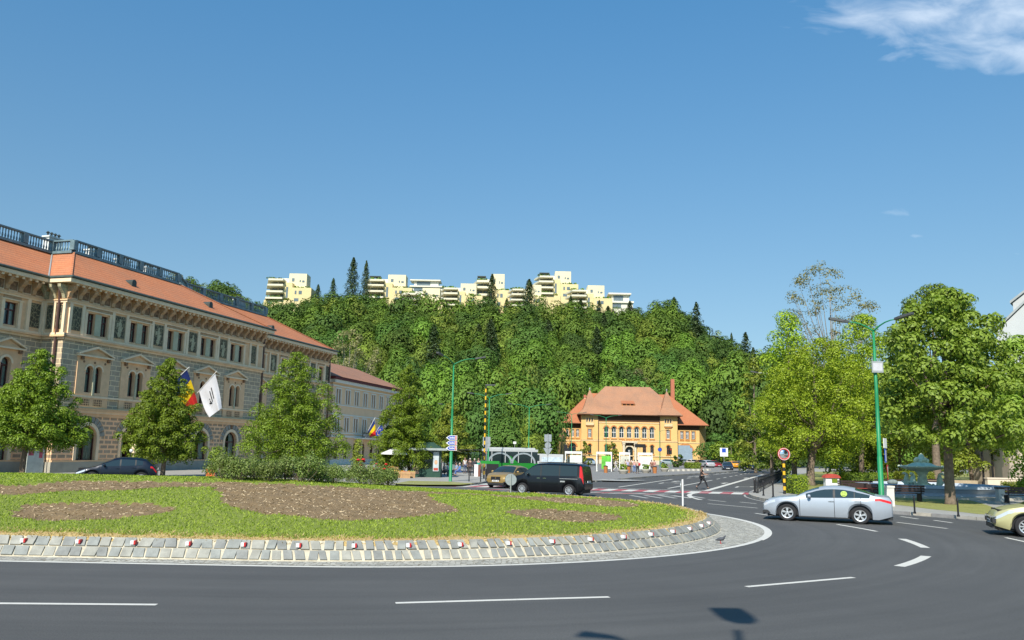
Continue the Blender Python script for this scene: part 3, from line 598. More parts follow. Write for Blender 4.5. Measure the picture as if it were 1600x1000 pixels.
# ------------------------------------------------------------------ the palace
TH=R(15.7); tV=np.array([math.sin(TH),math.cos(TH),0]); nV=np.array([math.cos(TH),-math.sin(TH),0]); AP=np.array([-37.70,70.,0])
pal=thing('palace','long tan and grey palace with red hipped roofs behind the row of lindens','building',tuple(AP),R(90)-TH)
def PL(px,py,v=0.):           # pixel ray met with the facade plane pushed out by v, in the palace's frame
    d=ray(px,py); t=((AP+nV*v-CP)@nV)/(d@nV); P=CP+d*t-AP; return (float(P@tV),float(-(P@nV)),float(P[2]))
W1=30.2; W2=51.8; YB=.35; YL=2.65; YR=3.0
axb=[3.7+5.33*i for i in range(5)]; axr=[34.4,39.6,44.8,49.6]; axl=[-3.35-5.3*i for i in range(5)]
wall=MB(); orn=MB()
def section(x0,x1,y,axes,single,cor=True):
    gf=[(c-1.15,c+1.15,1.12,4.15,1) for c in axes]
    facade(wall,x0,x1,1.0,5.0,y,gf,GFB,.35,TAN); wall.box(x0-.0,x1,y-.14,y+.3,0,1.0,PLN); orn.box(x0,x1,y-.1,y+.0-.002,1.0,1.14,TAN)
    for c in axes:
        ring(orn,c,3.0,1.15,1.45,y-.1,y-.002,TANL); orn.box(c-1.45,c-1.15,y-.1,y-.002,1.14,3.0,TANL); orn.box(c+1.15,c+1.45,y-.1,y-.002,1.14,3.0,TANL)
        for k in range(11):
            a=6+k*15.3; ring(orn,c,3.0,1.5,2.05,y-.07,y-.003,IS[1] if k!=5 else FRZ,a+2,a+13.3,3)
        ring(orn,c,3.0,2.05,2.14,y-.06,y-.003,TAN)
    for xq in [x0+.55*k for k in range(int((x1-x0)/.55))]:
        pass
    orn.box(x0-.0,x1,y-.12,y-.002,4.92,5.2,TAN); orn.box(x0-.08,x1,y-.24,y-.002,5.2,5.42,TANL); orn.box(x0-.2,x1,y-.4,y-.002,5.42,5.62,TAN); orn.box(x0-.25,x1,y-.46,y-.002,5.622,5.7,DGREEN)
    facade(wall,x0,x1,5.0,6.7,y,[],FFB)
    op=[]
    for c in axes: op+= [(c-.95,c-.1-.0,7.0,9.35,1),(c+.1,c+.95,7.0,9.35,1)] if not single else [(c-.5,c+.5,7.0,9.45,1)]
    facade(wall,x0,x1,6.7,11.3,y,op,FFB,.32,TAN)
    orn.box(x0-.05,x1,y-.16,y-.002,6.55,6.72,TANL)
    for c in axes:
        hw=1.95 if not single else 1.5
        facade(orn,c-hw,c+hw,5.72,6.55,y-.1,[],TAN); orn.quad((c-hw,y-.1,5.72),(c-hw,y,5.72),(c-hw,y,6.55),(c-hw,y-.1,6.55),TAN)
        for s in ((-1,1) if not single else (0,)):
            orn.box(c+s*.75-.5,c+s*.75+.5,y-.12,y-.102,5.86,6.42,FRZ)
            for k in range(4): orn.box(c+s*.75-.48+k*.27,c+s*.75-.42+k*.27,y-.14,y-.122,5.86,6.42,TAN)
            for k in range(2): orn.box(c+s*.75-.5,c+s*.75+.5,y-.14,y-.122,6.0+k*.2,6.05+k*.2,TAN)
        o2=[(o[0],o[1],o[2],o[3],1) for o in op if c-2<(o[0]+o[1])/2<c+2]
        facade(orn,c-hw,c+hw,6.72,10.1,y-.1,o2,TAN,.1,TAN)
        for s in (-1,1): orn.quad((c+s*hw,y-.1,6.72),(c+s*hw,y,6.72),(c+s*hw,y,10.1),(c+s*hw,y-.1,10.1),TAN)
        if not single:
            orn.box(c-.1,c+.1,y-.2,y-.102,6.75,9.1,DGREEN); ring(orn,c-.525,8.925,.43,.58,y-.15,y-.102,TANL); ring(orn,c+.525,8.925,.43,.58,y-.15,y-.102,TANL)
            for s in (-1,0,1): orn.lathe((c+s*1.25,y-.101,9.65),[(.1,-.04),(.1,0)],FRZ,10,'y')
        else: ring(orn,c,8.95,.5,.68,y-.15,y-.102,TANL)
        orn.box(c-hw-.12,c+hw+.12,y-.38,y-.002,10.1,10.24,TANL)
        for s in (-1,1): 
            orn.prism([(c+s*(hw+.15),10.242),(c+s*(hw+.15),10.36),(c,11.08),(c,10.92)],y-.4,y-.002,TANL); orn.box(c+s*hw*.8-.13,c+s*hw*.8+.13,y-.3,y-.102,9.8,10.098,FRZ)
        orn.prism([(c-hw+.1,10.244),(c+hw-.1,10.244),(c,10.9)],y-.15,y-.003,TAN)
    orn.box(x0-.06,x1,y-.14,y-.002,11.3,11.5,TANL); orn.box(x0-.2,x1,y-.36,y-.002,11.5,11.66,TAN); orn.box(x0-.14,x1,y-.28,y-.002,11.662,11.84,TANL)
    op=[]
    for c in axes: op+= [(c-1.22,c-.38,12.08,13.95,0),(c+.38,c+1.22,12.08,13.95,0)] if not single else [(c-.62,c+.62,12.08,13.95,0)]
    facade(wall,x0,x1,11.3,16.4,y,op,TAN,.3,TAN)
    for c in axes:
        if not single: orn.box(c-.36,c+.36,y-.05,y-.002,12.05,13.97,DGREEN)
        hw=1.45 if not single else .85
        for s in (-1,1): orn.box(c+s*hw-.14,c+s*hw+.14,y-.1,y-.002,11.86,14.1,TANL)
        orn.box(c-hw-.22,c+hw+.22,y-.16,y-.002,14.1,14.2,TANL); orn.box(c-hw,c+hw,y-.08,y-.002,14.2,14.42,BRK)
    xs=sorted([x0+.0]+[a for a in axes]+[x1]); mids=[(a+b)/2 for a,b in zip(axes[:-1],axes[1:])] if axes[0]<axes[-1] else [(a+b)/2 for a,b in zip(axes[1:],axes[:-1])]
    lo=min(axes); hi=max(axes); mids+= [(x0+lo-1.5)/2+.05,(x1+hi+1.5)/2-.05]
    for c in mids:
        hw=.7 if abs(c-x0)>1.9 and abs(c-x1)>1.9 else .52
        orn.box(c-hw,c+hw,y-.05,y-.002,12.2,14.25,SGR)
        if hw==.7:
            for sx,sz,rr_ in ((0,13.85,.13),(0,13.45,.24),(.03,13.0,.27),(-.04,12.6,.25)): orn.lathe((c+sx,y-.05,sz),[(rr_,-.03),(rr_*.9,-.05),(.001,-.055)],SGF,9,'y',1,1.25)
            orn.box(c-.42,c-.22,y-.075,y-.052,13.2,13.6,SGF); orn.box(c+.2,c+.4,y-.075,y-.052,13.1,13.3,SGF)
        for s in (-1,1): orn.box(c+s*(hw+.2)-.16,c+s*(hw+.2)+.16,y-.14,y-.002,11.86,14.46,TANL)
    orn.box(x0-.08,x1,y-.16,y-.002,14.46,14.62,TANL); orn.box(x0-.12,x1,y-.24,y-.002,14.62,14.74,TAN)
    n=int(round((x1-x0)/1.33)); w=(x1-x0)/n
    for k in range(n+1):
        x=x0+k*w; x=min(max(x,x0+.18),x1-.18)
        orn.prism([(y-.002,14.9),(y-.12,14.95),(y-.2,15.3),(y-.5,15.55),(y-.62,15.75),(y-.62,15.95),(y-.002,15.95)],x-.2,x+.2,BRK,axis='x')
        if k<n: orn.box(x0+k*w+.3,x0+(k+1)*w-.3,y-.06,y-.003,14.95,15.7,FRZ); orn.box(x0+k*w+.24,x0+(k+1)*w-.24,y-.04,y-.002,14.88,15.77,TANL)
    for k in range(2*n): orn.box(x0+k*w/2+.1,x0+k*w/2+.32,y-.8,y-.66,15.9,16.08,TANL)
section(0,W1,YB,axb,False); section(-27,0,YL,axl,True); section(W1,W2,YR,axr,True); section(-42,-27,YB,[-30.5,-35.8],False)
# returns that face the camera, the end wall, and the cornice slab
def ret(x,y0,y1,sgn):
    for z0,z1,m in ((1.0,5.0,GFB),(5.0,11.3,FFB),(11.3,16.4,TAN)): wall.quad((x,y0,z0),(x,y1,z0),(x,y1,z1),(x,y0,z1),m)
    s=sgn; wall.box(min(x,x+s*.14),max(x,x+s*.14),y0-.14,y1,0,1.0,PLN)
    for z0,z1,p,m in ((4.92,5.2,.12,TAN),(5.2,5.42,.24,TANL),(5.42,5.62,.4,TAN),(6.55,6.72,.16,TANL),(11.3,11.5,.14,TANL),(11.5,11.66,.36,TAN),(11.662,11.84,.28,TANL),(14.46,14.62,.16,TANL),(14.62,14.74,.24,TAN)):
        orn.box(min(x+s*.003,x+s*p),max(x+s*.003,x+s*p),y0-p,y1,z0,z1,m)
    if y1-y0<4:
        for c in (y0+.62,y0+1.62): orn.box(min(x+s*.002,x+s*.05),max(x+s*.002,x+s*.05),c-.34,c+.34,12.2,14.25,SGR)
        for c in (y0+.12,y0+1.12,y1-.14): orn.box(min(x+s*.002,x+s*.14),max(x+s*.002,x+s*.14),c-.13,c+.13,11.86,14.46,TANL)
        for c in (y0+.2,y0+1.15,y1-.2):
            orn.prism([(x+s*.002,14.76),(x+s*.2,14.8),(x+s*.35,15.2),(x+s*.8,15.7),(x+s*.85,15.95),(x+s*.002,15.95)],c-.16,c+.16,SGF)
ret(0,YB,YL,-1); ret(W1,YB,YR,1); ret(-27,YB,YL,1); ret(W2,YR,18,1)
wall.quad((-42,18,0),(W2,18,0),(W2,18,16.4),(-42,18,16.4),TAN); wall.quad((-42,YB,0),(-42,18,0),(-42,18,16.4),(-42,YB,16.4),TAN)
wo_=wall.build('wall',pal); oo=orn.build('stone_trim',pal)
cn=MB()
EO=[(-42.8,-.6),(-26.2,-.6),(-26.2,1.75),(-.8,1.75),(-.8,-.6),(W1+.95,-.6),(W1+.95,2.1),(W2+.85,2.1),(W2+.85,18.8),(-42.8,18.8)]
cn.prism(EO,16.1,16.42,TANL,axis='z'); cn.prism([(x,y) for x,y in EO],16.424,16.5,SEAM,axis='z'); cn.build('cornice',pal)
gt=MB(); L3=lambda P,z:[(x,y,z) for x,y in P]
gt.tube(L3([(-26.3,1.68),(-.88,1.68),(-.88,-.7),(W1+1.05,-.7)],16.56),.1,GUT,6); gt.tube(L3([(W1+1.1,2.0),(W2+.95,2.0),(W2+.95,18)],16.56),.1,GUT,6); gt.build('gutter',pal)
rf=MB(); z0=16.52; z1=20.
rf.quad((-.8,-.6,z0),(W1+.95,-.6,z0),(19.5,4.4,z1),(4.4,4.4,z1),TILE); rf.quad((-.8,1.75,z0),(-.8,-.6,z0),(4.4,4.4,z1),(4.4,6.9,z1),TILE); rf.quad((-26.2,1.75,z0),(-.8,1.75,z0),(4.4,6.9,z1),(-31,6.9,z1),TILE)
rf.quad((W1+.95,-.6,z0),(W1+.95,2.1,z0),(24,7,z1),(19.5,4.4,z1),TILE); rf.quad((W1+.95,2.1,z0),(W2+.85,2.1,z0),(41,7,z1),(24,7,z1),TILE); rf.quad((W2+.85,2.1,z0),(W2+.85,18.8,z0),(41,13,z1),(41,7,z1),TILE)
rf.quad((-42.8,18.8,z0),(-31,13,z1),(41,13,z1),(W2+.85,18.8,z0),TILE); rf.quad((-42.8,-.6,z0),(-26.2,-.6,z0),(-31,4.4,z1),(-37,4.4,z1),TILE); rf.quad((-26.2,-.6,z0),(-26.2,1.75,z0),(-31,6.9,z1),(-31,4.4,z1),TILE); rf.quad((-42.8,18.8,z0),(-42.8,-.6,z0),(-37,4.4,z1),(-31,13,z1),TILE)
rf.poly([(-31,6.9,z1),(4.4,6.9,z1),(4.4,4.4,z1),(19.5,4.4,z1),(24,7,z1),(41,7,z1),(41,13,z1),(-31,13,z1)],BALF)
for a,b in (((-.8,-.6,z0),(4.4,4.4,z1)),((W1+.95,-.6,z0),(19.5,4.4,z1)),((W2+.85,2.1,z0),(41,7,z1))): rf.tube([a,b],.11,TILE,6)
rf.tube([(-.8,1.75,z0+.03),(4.4,6.9,z1+.03)],.09,GREYP,5)
roof=rf.build('roof',pal)
def balus(pts,name='balustrade',zb=20.):
    mb=MB()
    for (xa,ya),(xb,yb) in zip(pts[:-1],pts[1:]):
        l=math.hypot(xb-xa,yb-ya); a=math.atan2(yb-ya,xb-xa); n=max(1,int(round(l/3.1)))
        for z,h,w in ((zb,.24,.46),(zb+1.15,.13,.40)): mb.obox(((xa+xb)/2,(ya+yb)/2,z),l,w,h,a,BALM)
        for k in range(n+1): mb.obox((xa+(xb-xa)*k/n,ya+(yb-ya)*k/n,zb+.3),.5,.44,.9,a,BALM)
        m_=int(l/.3)
        for k in range(m_): 
            t=(k+.5)/m_; mb.tube([(xa+(xb-xa)*t,ya+(yb-ya)*t,z) for z in (zb+.3,zb+.5,zb+.75,zb+1.15)],[.05,.085,.04,.06],BALM,5,False)
    return mb.build(name,roof)
balus([(-31,6.9),(4.4,6.9),(4.4,4.5),(19.3,4.5)]); balus([(20.5,5.3),(24,7.1),(41,7.1)])
ch=None
CHW=mat('chimney_render',(.66,.66,.62),.85,0,.1); 
for x,y,h in ((5.6,8.2,2.0),(11,8.4,1.9),(15.2,8.4,1.9),(19.2,8.4,1.9),(25.5,8.2,1.6),(36.5,8.2,1.5)):
    if ch is None:
        c=MB(); c.box(-.8,.8,-.35,.35,-1,.95,CHW); c.box(-.9,.9,-.45,.45,.95,1.1,CHW)
        ch=c.build('chimney',roof,loc=(x,y,20.9)); p=MB()
        for k in range(4): p.tube([(-.66+k*.44,0,z) for z in (1.1,1.4)],.09,SEAM,7); p.lathe((-.66+k*.44,0,0),[(.2,1.4),(.05,1.56)],SEAM,7)
        p.build('chimney_pot',ch)
    else: dup(ch,(x,y,20.9-(.5 if x>20 else 0)),parent=roof)
vn_=None
for x in (8.3,20.3,37.2):
    if vn_ is None:
        v=MB(); v.prism([(-.3,-.1),(.3,-.1),(.3,.35)]+[(.3*math.cos(a),.35+.3*math.sin(a)) for a in np.linspace(.3,2.84,6)]+[(-.3,.35)],-.5,.7,SEAM); vn_=v.build('roof_vent',roof,loc=(x,1.25,17.5))
    else: dup(vn_,(x,1.25 if x<30 else 3.9,17.5),parent=roof)
for pts in ([(-.12,.98,16.1),(-.3,.98,15.6),(-.2,.98,14.6),(-.2,.98,1.9),(-.55,.9,1.4),(-.55,.9,.1)],[(W2+.15,2.85,16.1),(W2+.15,2.85,.1)],[(W1+.25,.3,16.1),(W1+.25,.3,.1)]):
    d=MB(); d.tube(pts,.11,BROWNM,7); d.build('downpipe',pal)
g1=window(pal,(axb[0],YB+.32,1.12),2.26,3.0,True,MAROON,1,1.92)
for c in axb[1:]+[-30.5,-35.8]: dup(g1,(c,YB+.32,1.12),parent=pal)
for c in axl: dup(g1,(c,YL+.32,1.12),parent=pal)
for c in axr: dup(g1,(c,YR+.32,1.12),parent=pal)
f1=window(pal,(axb[0]-.525,YB+.29,7.0),.84,2.34,True,MAROON,0,1.7); a1=window(pal,(axb[0]-.8,YB+.27,12.08),.84,1.87,False,MAROON,1,1.25)
for i,c in enumerate(axb+[-30.5,-35.8]):
    for s in (-1,1):
        if (i,s)!=(0,-1): dup(f1,(c+s*.525,YB+.29,7.0),parent=pal); dup(a1,(c+s*.8,YB+.27,12.08),parent=pal)
f2=window(pal,(axl[0],YL+.29,7.0),1.0,2.44,True,MAROON,1,1.8); a2=window(pal,(axl[0],YL+.27,12.08),1.22,1.87,False,MAROON,1,1.25)
for c in axl[1:]: dup(f2,(c,YL+.29,7.0),parent=pal); dup(a2,(c,YL+.27,12.08),parent=pal)
for c in axr: dup(f2,(c,YR+.29,7.0),parent=pal); dup(a2,(c,YR+.27,12.08),parent=pal)
# portal between the second and third axes
pt=MB(); px0,px1=8.7,12.2
for x in (px0,px1): pt.box(x-.3,x+.3,-.9,.33,0,1.1,PLN); pt.tube([(x,-.5,1.1),(x,-.5,3.1)],[.22,.19],TANL,10); pt.box(x-.32,x+.32,-.85,-.15,3.1,3.35,TANL)
pt.box(px0-.4,px1+.4,-.95,.33,3.35,3.8,TANL); pt.box(px0+.5,px1-.5,.2,.32,0,3.2,mat('oak_door',(.22,.09,.045),.6,0,.2,3)); pt.build('portal',pal)
# flags on the facade
def flag(name,label,T,B,BR,BL,colf,amp=.12,logo=False,poleext=.35,cat='flag',parent_loc=None,mats=None):
    T,B,BR,BL=[np.array(p,float) for p in (T,B,BR,BL)]
    r=thing(name,label,cat,tuple(B)); o=B
    pm=MB(); dirp=(T-B)/np.linalg.norm(T-B); pm.tube([B-o-dirp*.6,T-o+dirp*poleext],.035,WHITEP,6); pm.build('flagpole',r)
    def S_(u,v): # u along the hoist (0=tip), v along the fly
        p=(T*(1-u)+B*u)*(1-v)+(BR*(1-u)+BL*u)*v; nn=np.cross(T-B,BR-T); nn/=np.linalg.norm(nn)
        return p-o+nn*amp*(math.sin(u*9+v*3)*v+.5*math.sin(u*17+v*2)*v)+ (BL-T)/4*.35*math.sin(math.pi*v)*(u-.5)
    c=MB(); nu,nv_=18,24
    for i in range(nu):
        for j in range(nv_): c.quad(S_(i/nu,j/nv_),S_((i+1)/nu,j/nv_),S_((i+1)/nu,(j+1)/nv_),S_(i/nu,(j+1)/nv_),colf(i/nu,(j+.5)/nv_))
    co=c.build('flag_cloth',r,smooth=True)
    if logo:
        l=MB(); nn=np.cross(T-B,BR-T); nn/=np.linalg.norm(nn)
        def bar(u0,v0,u1,v1,w):
            for k in range(6):
                a=k/6; b=(k+1)/6; ua,va=u0+(u1-u0)*a,v0+(v1-v0)*a; ub,vb=u0+(u1-u0)*b,v0+(v1-v0)*b; du,dv=-(v1-v0),(u1-u0); h=math.hypot(du,dv); du,dv=du/h*w,dv/h*w
                for sgn in (-1,1): l.quad(*[S_(x,y)+nn*.03*sgn for x,y in ((ua-du,va-dv),(ub-du,vb-dv),(ub+du,vb+dv),(ua+du,va+dv))],BLKPAINT)
        bar(.36,.26,.36,.60,.022); bar(.48,.30,.48,.64,.022); bar(.60,.48,.60,.52,.02); bar(.62,.56,.56,.60,.02); bar(.70,.60,.52,.66,.022)
        l.build('black_emblem',co)
    return r
def WP(l): x,y,z=l; return tuple(AP+tV*x-nV*y+np.array([0,0,z]))
FB_=mat('flag_blue',(.012,.03,.16),.8,0,.05); FY_=mat('flag_yellow',(.85,.58,.01),.8,0,.05); FR_=mat('flag_red',(.62,.025,.02),.8,0,.05); FW_=mat('flag_white',(.74,.75,.8),.8,0,.04)
tri=lambda u,v: FB_ if v<.34 else (FY_ if v<.68 else FR_)
flag('tricolour_flag','large blue, yellow and red flag on the palace front beside the white flag',WP(PL(292,577,3.0)),WP(PL(268,600,1.2)),WP(PL(309,634,3.1)),WP(PL(294,652,1.9)),tri)
flag('white_flag','white flag with black bars on the palace front right of the tricolour',WP(PL(336,583,3.2)),WP(PL(311,611,1.2)),WP(PL(346,638,3.2)),WP(PL(327,652,1.9)),lambda u,v:FW_,logo=True,poleext=.3)
# ------------------------------------------------------------------ the pale three-storey building beyond
TH2=R(13.7); b2x=atY(515,124); B2=thing('pale_building','pale three-storey building with brown tiled roof between the palace and the third linden','building',(b2x,124,0),R(90)-TH2)
BE=mat('pale_render',(.90,.62,.38),.85,0,.06,.8,0,dirt=.25); BEL=mat('pale_trim',(.80,.76,.66),.8,0,.05); TILE2=tile_mat('old_brown_tiles',(.30,.13,.075),(.42,.21,.12),.3,.4); MARO=mat('maroon_eave',(.14,.03,.03),.7)
w=MB(); ax2=[2.0+3.35*i for i in range(8)]; op=[]
for c in ax2:
    for z in (5.1,9.3): op+=[(c-.72,c-.17,z,z+2.1,0),(c+.17,c+.72,z,z+2.1,0)]
for i,c in enumerate(ax2): op.append((c-.55,c+.55,1.0,3.4,1))
facade(w,0,29,0,12.4,0,op,BE,.2,BE); w.quad((0,0,0),(0,14,0),(0,14,12.4),(0,0,12.4),BE); w.quad((29,0,0),(29,14,0),(29,14,12.4),(29,0,12.4),BE); w.quad((0,14,0),(29,14,0),(29,14,12.4),(0,14,12.4),BE)
w.build('wall',B2); t_=MB()
for z,h,p in ((4.2,.28,.18),(4.75,.16,.1),(7.5,.2,.12),(8.95,.16,.1),(11.75,.2,.12),(12.3,.45,.5),(0.0,.9,.12)): t_.box(-p,29+p,-p,-.003,z,z+h,BEL); t_.box(-p,-.003,-p,14,z,z+h,BEL)
for c in ax2:
    for z in (5.1,9.3):
        for a in (-.86,0,.86): t_.box(c+a-.1,c+a+.1,-.07,-.002,z-.1,z+2.25,BEL)
        t_.box(c-.96,c+.96,-.075,-.002,z+2.12,z+2.32,BEL)
t_.build('stone_trim',B2); r_=MB(); ov=.7
r_.box(-ov,29+ov,-ov,14+ov,12.76,13.15,MARO)
r_.quad((-ov-.1,-ov-.1,13.16),(29+ov,-ov-.1,13.16),(24,7,16.6),(5,7,16.6),TILE2); r_.quad((-ov-.1,14+ov,13.16),(-ov-.1,-ov-.1,13.16),(5,7,16.6),(5,7,16.6),TILE2); r_.quad((29+ov,-ov-.1,13.16),(29+ov,14+ov,13.16),(24,7,16.6),(24,7,16.6),TILE2); r_.quad((29+ov,14+ov,13.16),(-ov,14+ov,13.16),(5,7,16.6),(24,7,16.6),TILE2); r_.build('roof',B2)
wA=window(B2,(ax2[0]-.445,.16,5.1),.54,2.08,False,MAROON,0,1.4,True)
for c in ax2:
    for z in (5.1,9.3):
        for s in (-1,1):
            if (c,z,s)!=(ax2[0],5.1,-1): dup(wA,(c+s*.445,.16,z),parent=B2)
wB=window(B2,(ax2[0],.16,1.0),1.08,2.36,True,MAROON,1,1.7)
for c in ax2[1:]: dup(wB,(c,.16,1.0),parent=B2)
b_=MB(); b_.box(8.2,15.4,-1.5,-.004,4.05,4.25,BEL); b_.box(8.2,15.4,-1.5,-1.42,5.0,5.1,SEAM)
for k in range(36): b_.box(8.2+k*.2,8.23+k*.2,-1.48,-1.44,4.25,5.0,SEAM)
for x in (8.6,15.0): b_.tube([(x,-1.2,0),(x,-1.2,4.05)],.18,BE,8)
b_.build('balcony',B2); s_=MB(); s_.box(8.6,13.4,-1.56,-1.505,4.55,4.78,WHITEP); s_.box(9.2,14.4,-1.56,-1.505,4.25,4.45,WHITEP)
for k in range(18): s_.box(8.75+k*.26,8.90+k*.26,-1.575,-1.562,4.6,4.73,BLKPAINT)
for k in range(16): s_.box(9.4+k*.3,9.58+k*.3,-1.575,-1.562,4.29,4.41,BLKPAINT)
s_.build('letter_board',B2)
def W2P(x,y,z): t2=np.array([math.sin(TH2),math.cos(TH2),0]); n2=np.array([math.cos(TH2),-math.sin(TH2),0]); return tuple(np.array([b2x,124,0])+t2*x-n2*y+np.array([0,0,z]))
flag('tricolour_flag','small blue, yellow and red flag above the balcony of the pale building',W2P(10.4,-2.4,7.2),W2P(10.2,-1.5,5.3),W2P(11.0,-2.6,4.7),W2P(10.6,-1.8,4.4),lambda u,v:FB_ if v<.34 else (FY_ if v<.68 else FR_),.08)
EUB=mat('flag_eu_blue',(.01,.04,.35),.8,0,.05)
flag('blue_flag','small blue flag with a ring of yellow stars above the balcony of the pale building',W2P(13.6,-2.4,6.8),W2P(13.3,-1.5,5.1),W2P(14.0,-2.6,4.7),W2P(13.6,-1.8,4.5),lambda u,v: FY_ if (.22<math.hypot(u-.5,v-.5)<.31 and int(math.degrees(math.atan2(v-.5,u-.5))/15)%2==0) else EUB,.08)
# ------------------------------------------------------------------ the orange library building
APW=mat('far_window',(.13,.17,.19),.25,0,.2,.5)
LX0=atY(876,205); sL=205/1300.
def lx(px): return atY(px,205)-LX0
def lz(px,py): d=ray(px,py); return float((CP+d*(205/d[1]))[2])
lx8=lambda c:lx(850+c/5); lz8=lambda c:lz(990,570+c/5)
LIB=thing('orange_library','orange library with red tiled roof and two spires at the foot of the hill','building',(LX0,205,0),0)
OR_=mat('orange_render',(.74,.47,.18),.85,0,.07,.6,0,dirt=.22); ORD=mat('orange_brick',(.50,.21,.06),.85,0,.2,4,.2); ORT=mat('pale_stone_trim',(.68,.52,.30),.85,0,.15,2); CREAM=mat('portal_stone',(.62,.54,.40),.85,0,.12,2)
TILE3=tile_mat('mottled_tiles',(.34,.16,.085),(.48,.25,.14),.26,.4); TILE4=tile_mat('newer_tiles',(.38,.125,.055),(.49,.185,.08),.26,.1); SHB=mat('eave_wood',(.10,.05,.025),.9)
w=MB(); tr=MB()
xA,xB,xC,xD,xE=lx8(143),lx8(290),lx8(425),lx8(905),lx8(1045); xF=lx8(1228)
ze=lz8(392); zw=lz8(462)
# wings (set back 1.6 m), main block
arc=[lx8(c) for c in (487,546.5,606,665.5,725,785,844.5)]
gfx=[lx8(c) for c in (487,546.5,785,844.5)]
facade(w,xB,xE,0,ze,0,[(c-.56,c+.56,lz8(572),lz8(484),1) for c in arc]+[(c-.42,c+.42,lz8(694),lz8(624),1) for c in gfx]+[(lx8(638),lx8(695),.7,lz8(640),1)]+
  [(c-.4,c+.4,lz8(572),lz8(506),0) for c in (lx8(357),lx8(972))]+[(c-.4,c+.4,lz8(700),lz8(626),1) for c in (lx8(357),lx8(972))]+
  [(lx8(c)+o-.17,lx8(c)+o+.17,lz8(452),lz8(420),0) for c in (355,972) for o in (-.62,0,.62)],OR_,.3,ORD)
lw=[lx8(c) for c in (185,226,266)]; rw=[lx8(c) for c in (1090,1133,1180)]
facade(w,xA,xB,0,zw,1.6,[(c-.34,c+.34,lz8(570),lz8(508),0) for c in lw]+[(lx8(198),lx8(254),lz8(684),lz8(618),1)],OR_,.3,ORD)
facade(w,xE,xF,0,zw,1.6,[(c-.4,c+.4,lz8(575),lz8(510),0) for c in rw]+[(lx8(1062),lx8(1168),.6,lz8(622),1)],OR_,.3,ORD)
for x,y0,y1,z in ((xB,0,1.6,ze),(xE,0,1.6,ze),(xA,1.6,20,zw),(xF,1.6,20,zw)): w.quad((x,y0,0),(x,y1,0),(x,y1,z),(x,y0,z),OR_)
w.quad((xA,20,0),(xF,20,0),(xF,20,zw),(xA,20,zw),OR_)
# the octagonal end on the right
w.quad((xF,1.6,0),(xF+2.4,5,0),(xF+2.4,5,zw),(xF,1.6,zw),OR_); w.quad((xF+2.4,5,0),(xF+2.4,18,0),(xF+2.4,18,zw),(xF+2.4,5,zw),OR_)
w.build('wall',LIB)
for c in arc:
    ring(tr,c,lz8(484)-.56,.56,.86,-.1,-.003,ORD); ring(tr,c,lz8(484)-.56,.87,.95,-.06,-.002,ORT); tr.box(c-.72,c+.72,-.16,-.002,lz8(572)-.4,lz8(572)-.16,ORD)
for i in range(6): 
    c=(arc[i]+arc[i+1])/2; tr.tube([(c,-.08,lz8(572)),(c,-.08,lz8(484)-.56)],.1,ORT,7)
for c in gfx+[lx8(357),lx8(972)]: ring(tr,c,lz8(624)-.42,.42,.64,-.09,-.003,ORD); tr.box(c-.6,c+.6,-.14,-.002,lz8(694)-.3,lz8(694)-.1,ORD)
for a,b,z,h,p,m in ((xB,xE,lz8(600),.16,.1,ORT),(xB,xE,lz8(715),.2,.18,ORT),(xC,xD,lz8(458),.2,.12,ORT),(xC,xD,lz8(446),lz8(398)-lz8(446),.05,SHB),(xB,xE,.0,1.0,.14,CREAM),(xB,xE,lz8(590),.08,.06,ORT)): tr.box(a,b,-p,-.004,z,z+h,m)  # the dark brown frieze band paints the shadow under the main eave
for a,b in ((xA,xB),(xE,xF)):
    tr.box(a,b,1.46,1.597,0,1.0,CREAM); tr.box(a,b,1.5,1.598,lz8(605),lz8(605)+.18,ORT); tr.box(a,b,1.52,1.599,lz8(500),zw,SHB) if False else tr.box(a,b,1.52,1.599,zw-1.15,zw,SHB)  # brown band below each wing eave paints in the eave shade
for c in lw+rw: tr.box(c-.55,c+.55,1.46,1.598,lz8(578)-.25,lz8(578),ORD); tr.box(c-.55,c-.42,1.5,1.598,lz8(572),lz8(505),ORD); tr.box(c+.42,c+.55,1.5,1.598,lz8(572),lz8(505),ORD)
ring(tr,lx8(226),lz8(618)-.88,.88,1.25,1.48,1.597,ORD); ring(tr,lx8(1115),lz8(622)-1.67,1.68,2.2,1.48,1.597,ORD)
for c in (lx8(357),lx8(972)):
    tr.box(c-1.0,c+1.0,-.4,-.003,lz8(478),lz8(458),ORT); tr.box(c-.8,c+.8,-.25,-.003,lz8(488),lz8(478)-.01,ORD)
    for o in (-.93,-.31,.31,.93): tr.tube([(c+o,-.16,lz8(456)),(c+o,-.16,lz8(418))],.07,ORT,6)
    tr.box(c-.6,c-.42,-.08,-.002,lz8(578),lz8(500),ORD); tr.box(c+.42,c+.6,-.08,-.002,lz8(578),lz8(500),ORD); tr.box(c-.7,c+.7,-.14,-.002,lz8(586),lz8(578),ORD)
for x in (xC,xD): tr.tube([(x,-.12,0),(x,-.12,ze)],.1,BROWNM,6)
tr.build('stone_trim',LIB)
rf=MB()
def roofhip(x0,x1,y0,y1,z0,xr0,xr1,yr,z1,m):
    rf.quad((x0,y0,z0),(x1,y0,z0),(xr1,yr,z1),(xr0,yr,z1),m); rf.quad((x1,y0,z0),(x1,y1,z0),(xr1,yr,z1),(xr1,yr,z1),m); rf.quad((x1,y1,z0),(x0,y1,z0),(xr0,yr,z1),(xr1,yr,z1),m); rf.quad((x0,y1,z0),(x0,y0,z0),(xr0,yr,z1),(xr0,yr,z1),m)
zr=lz8(180)+1.0; zr2=lz8(232)+.9
roofhip(lx8(118),lx8(1296),.4,21.5,zw,lx8(385),lx8(1040),11,zr2,TILE4)
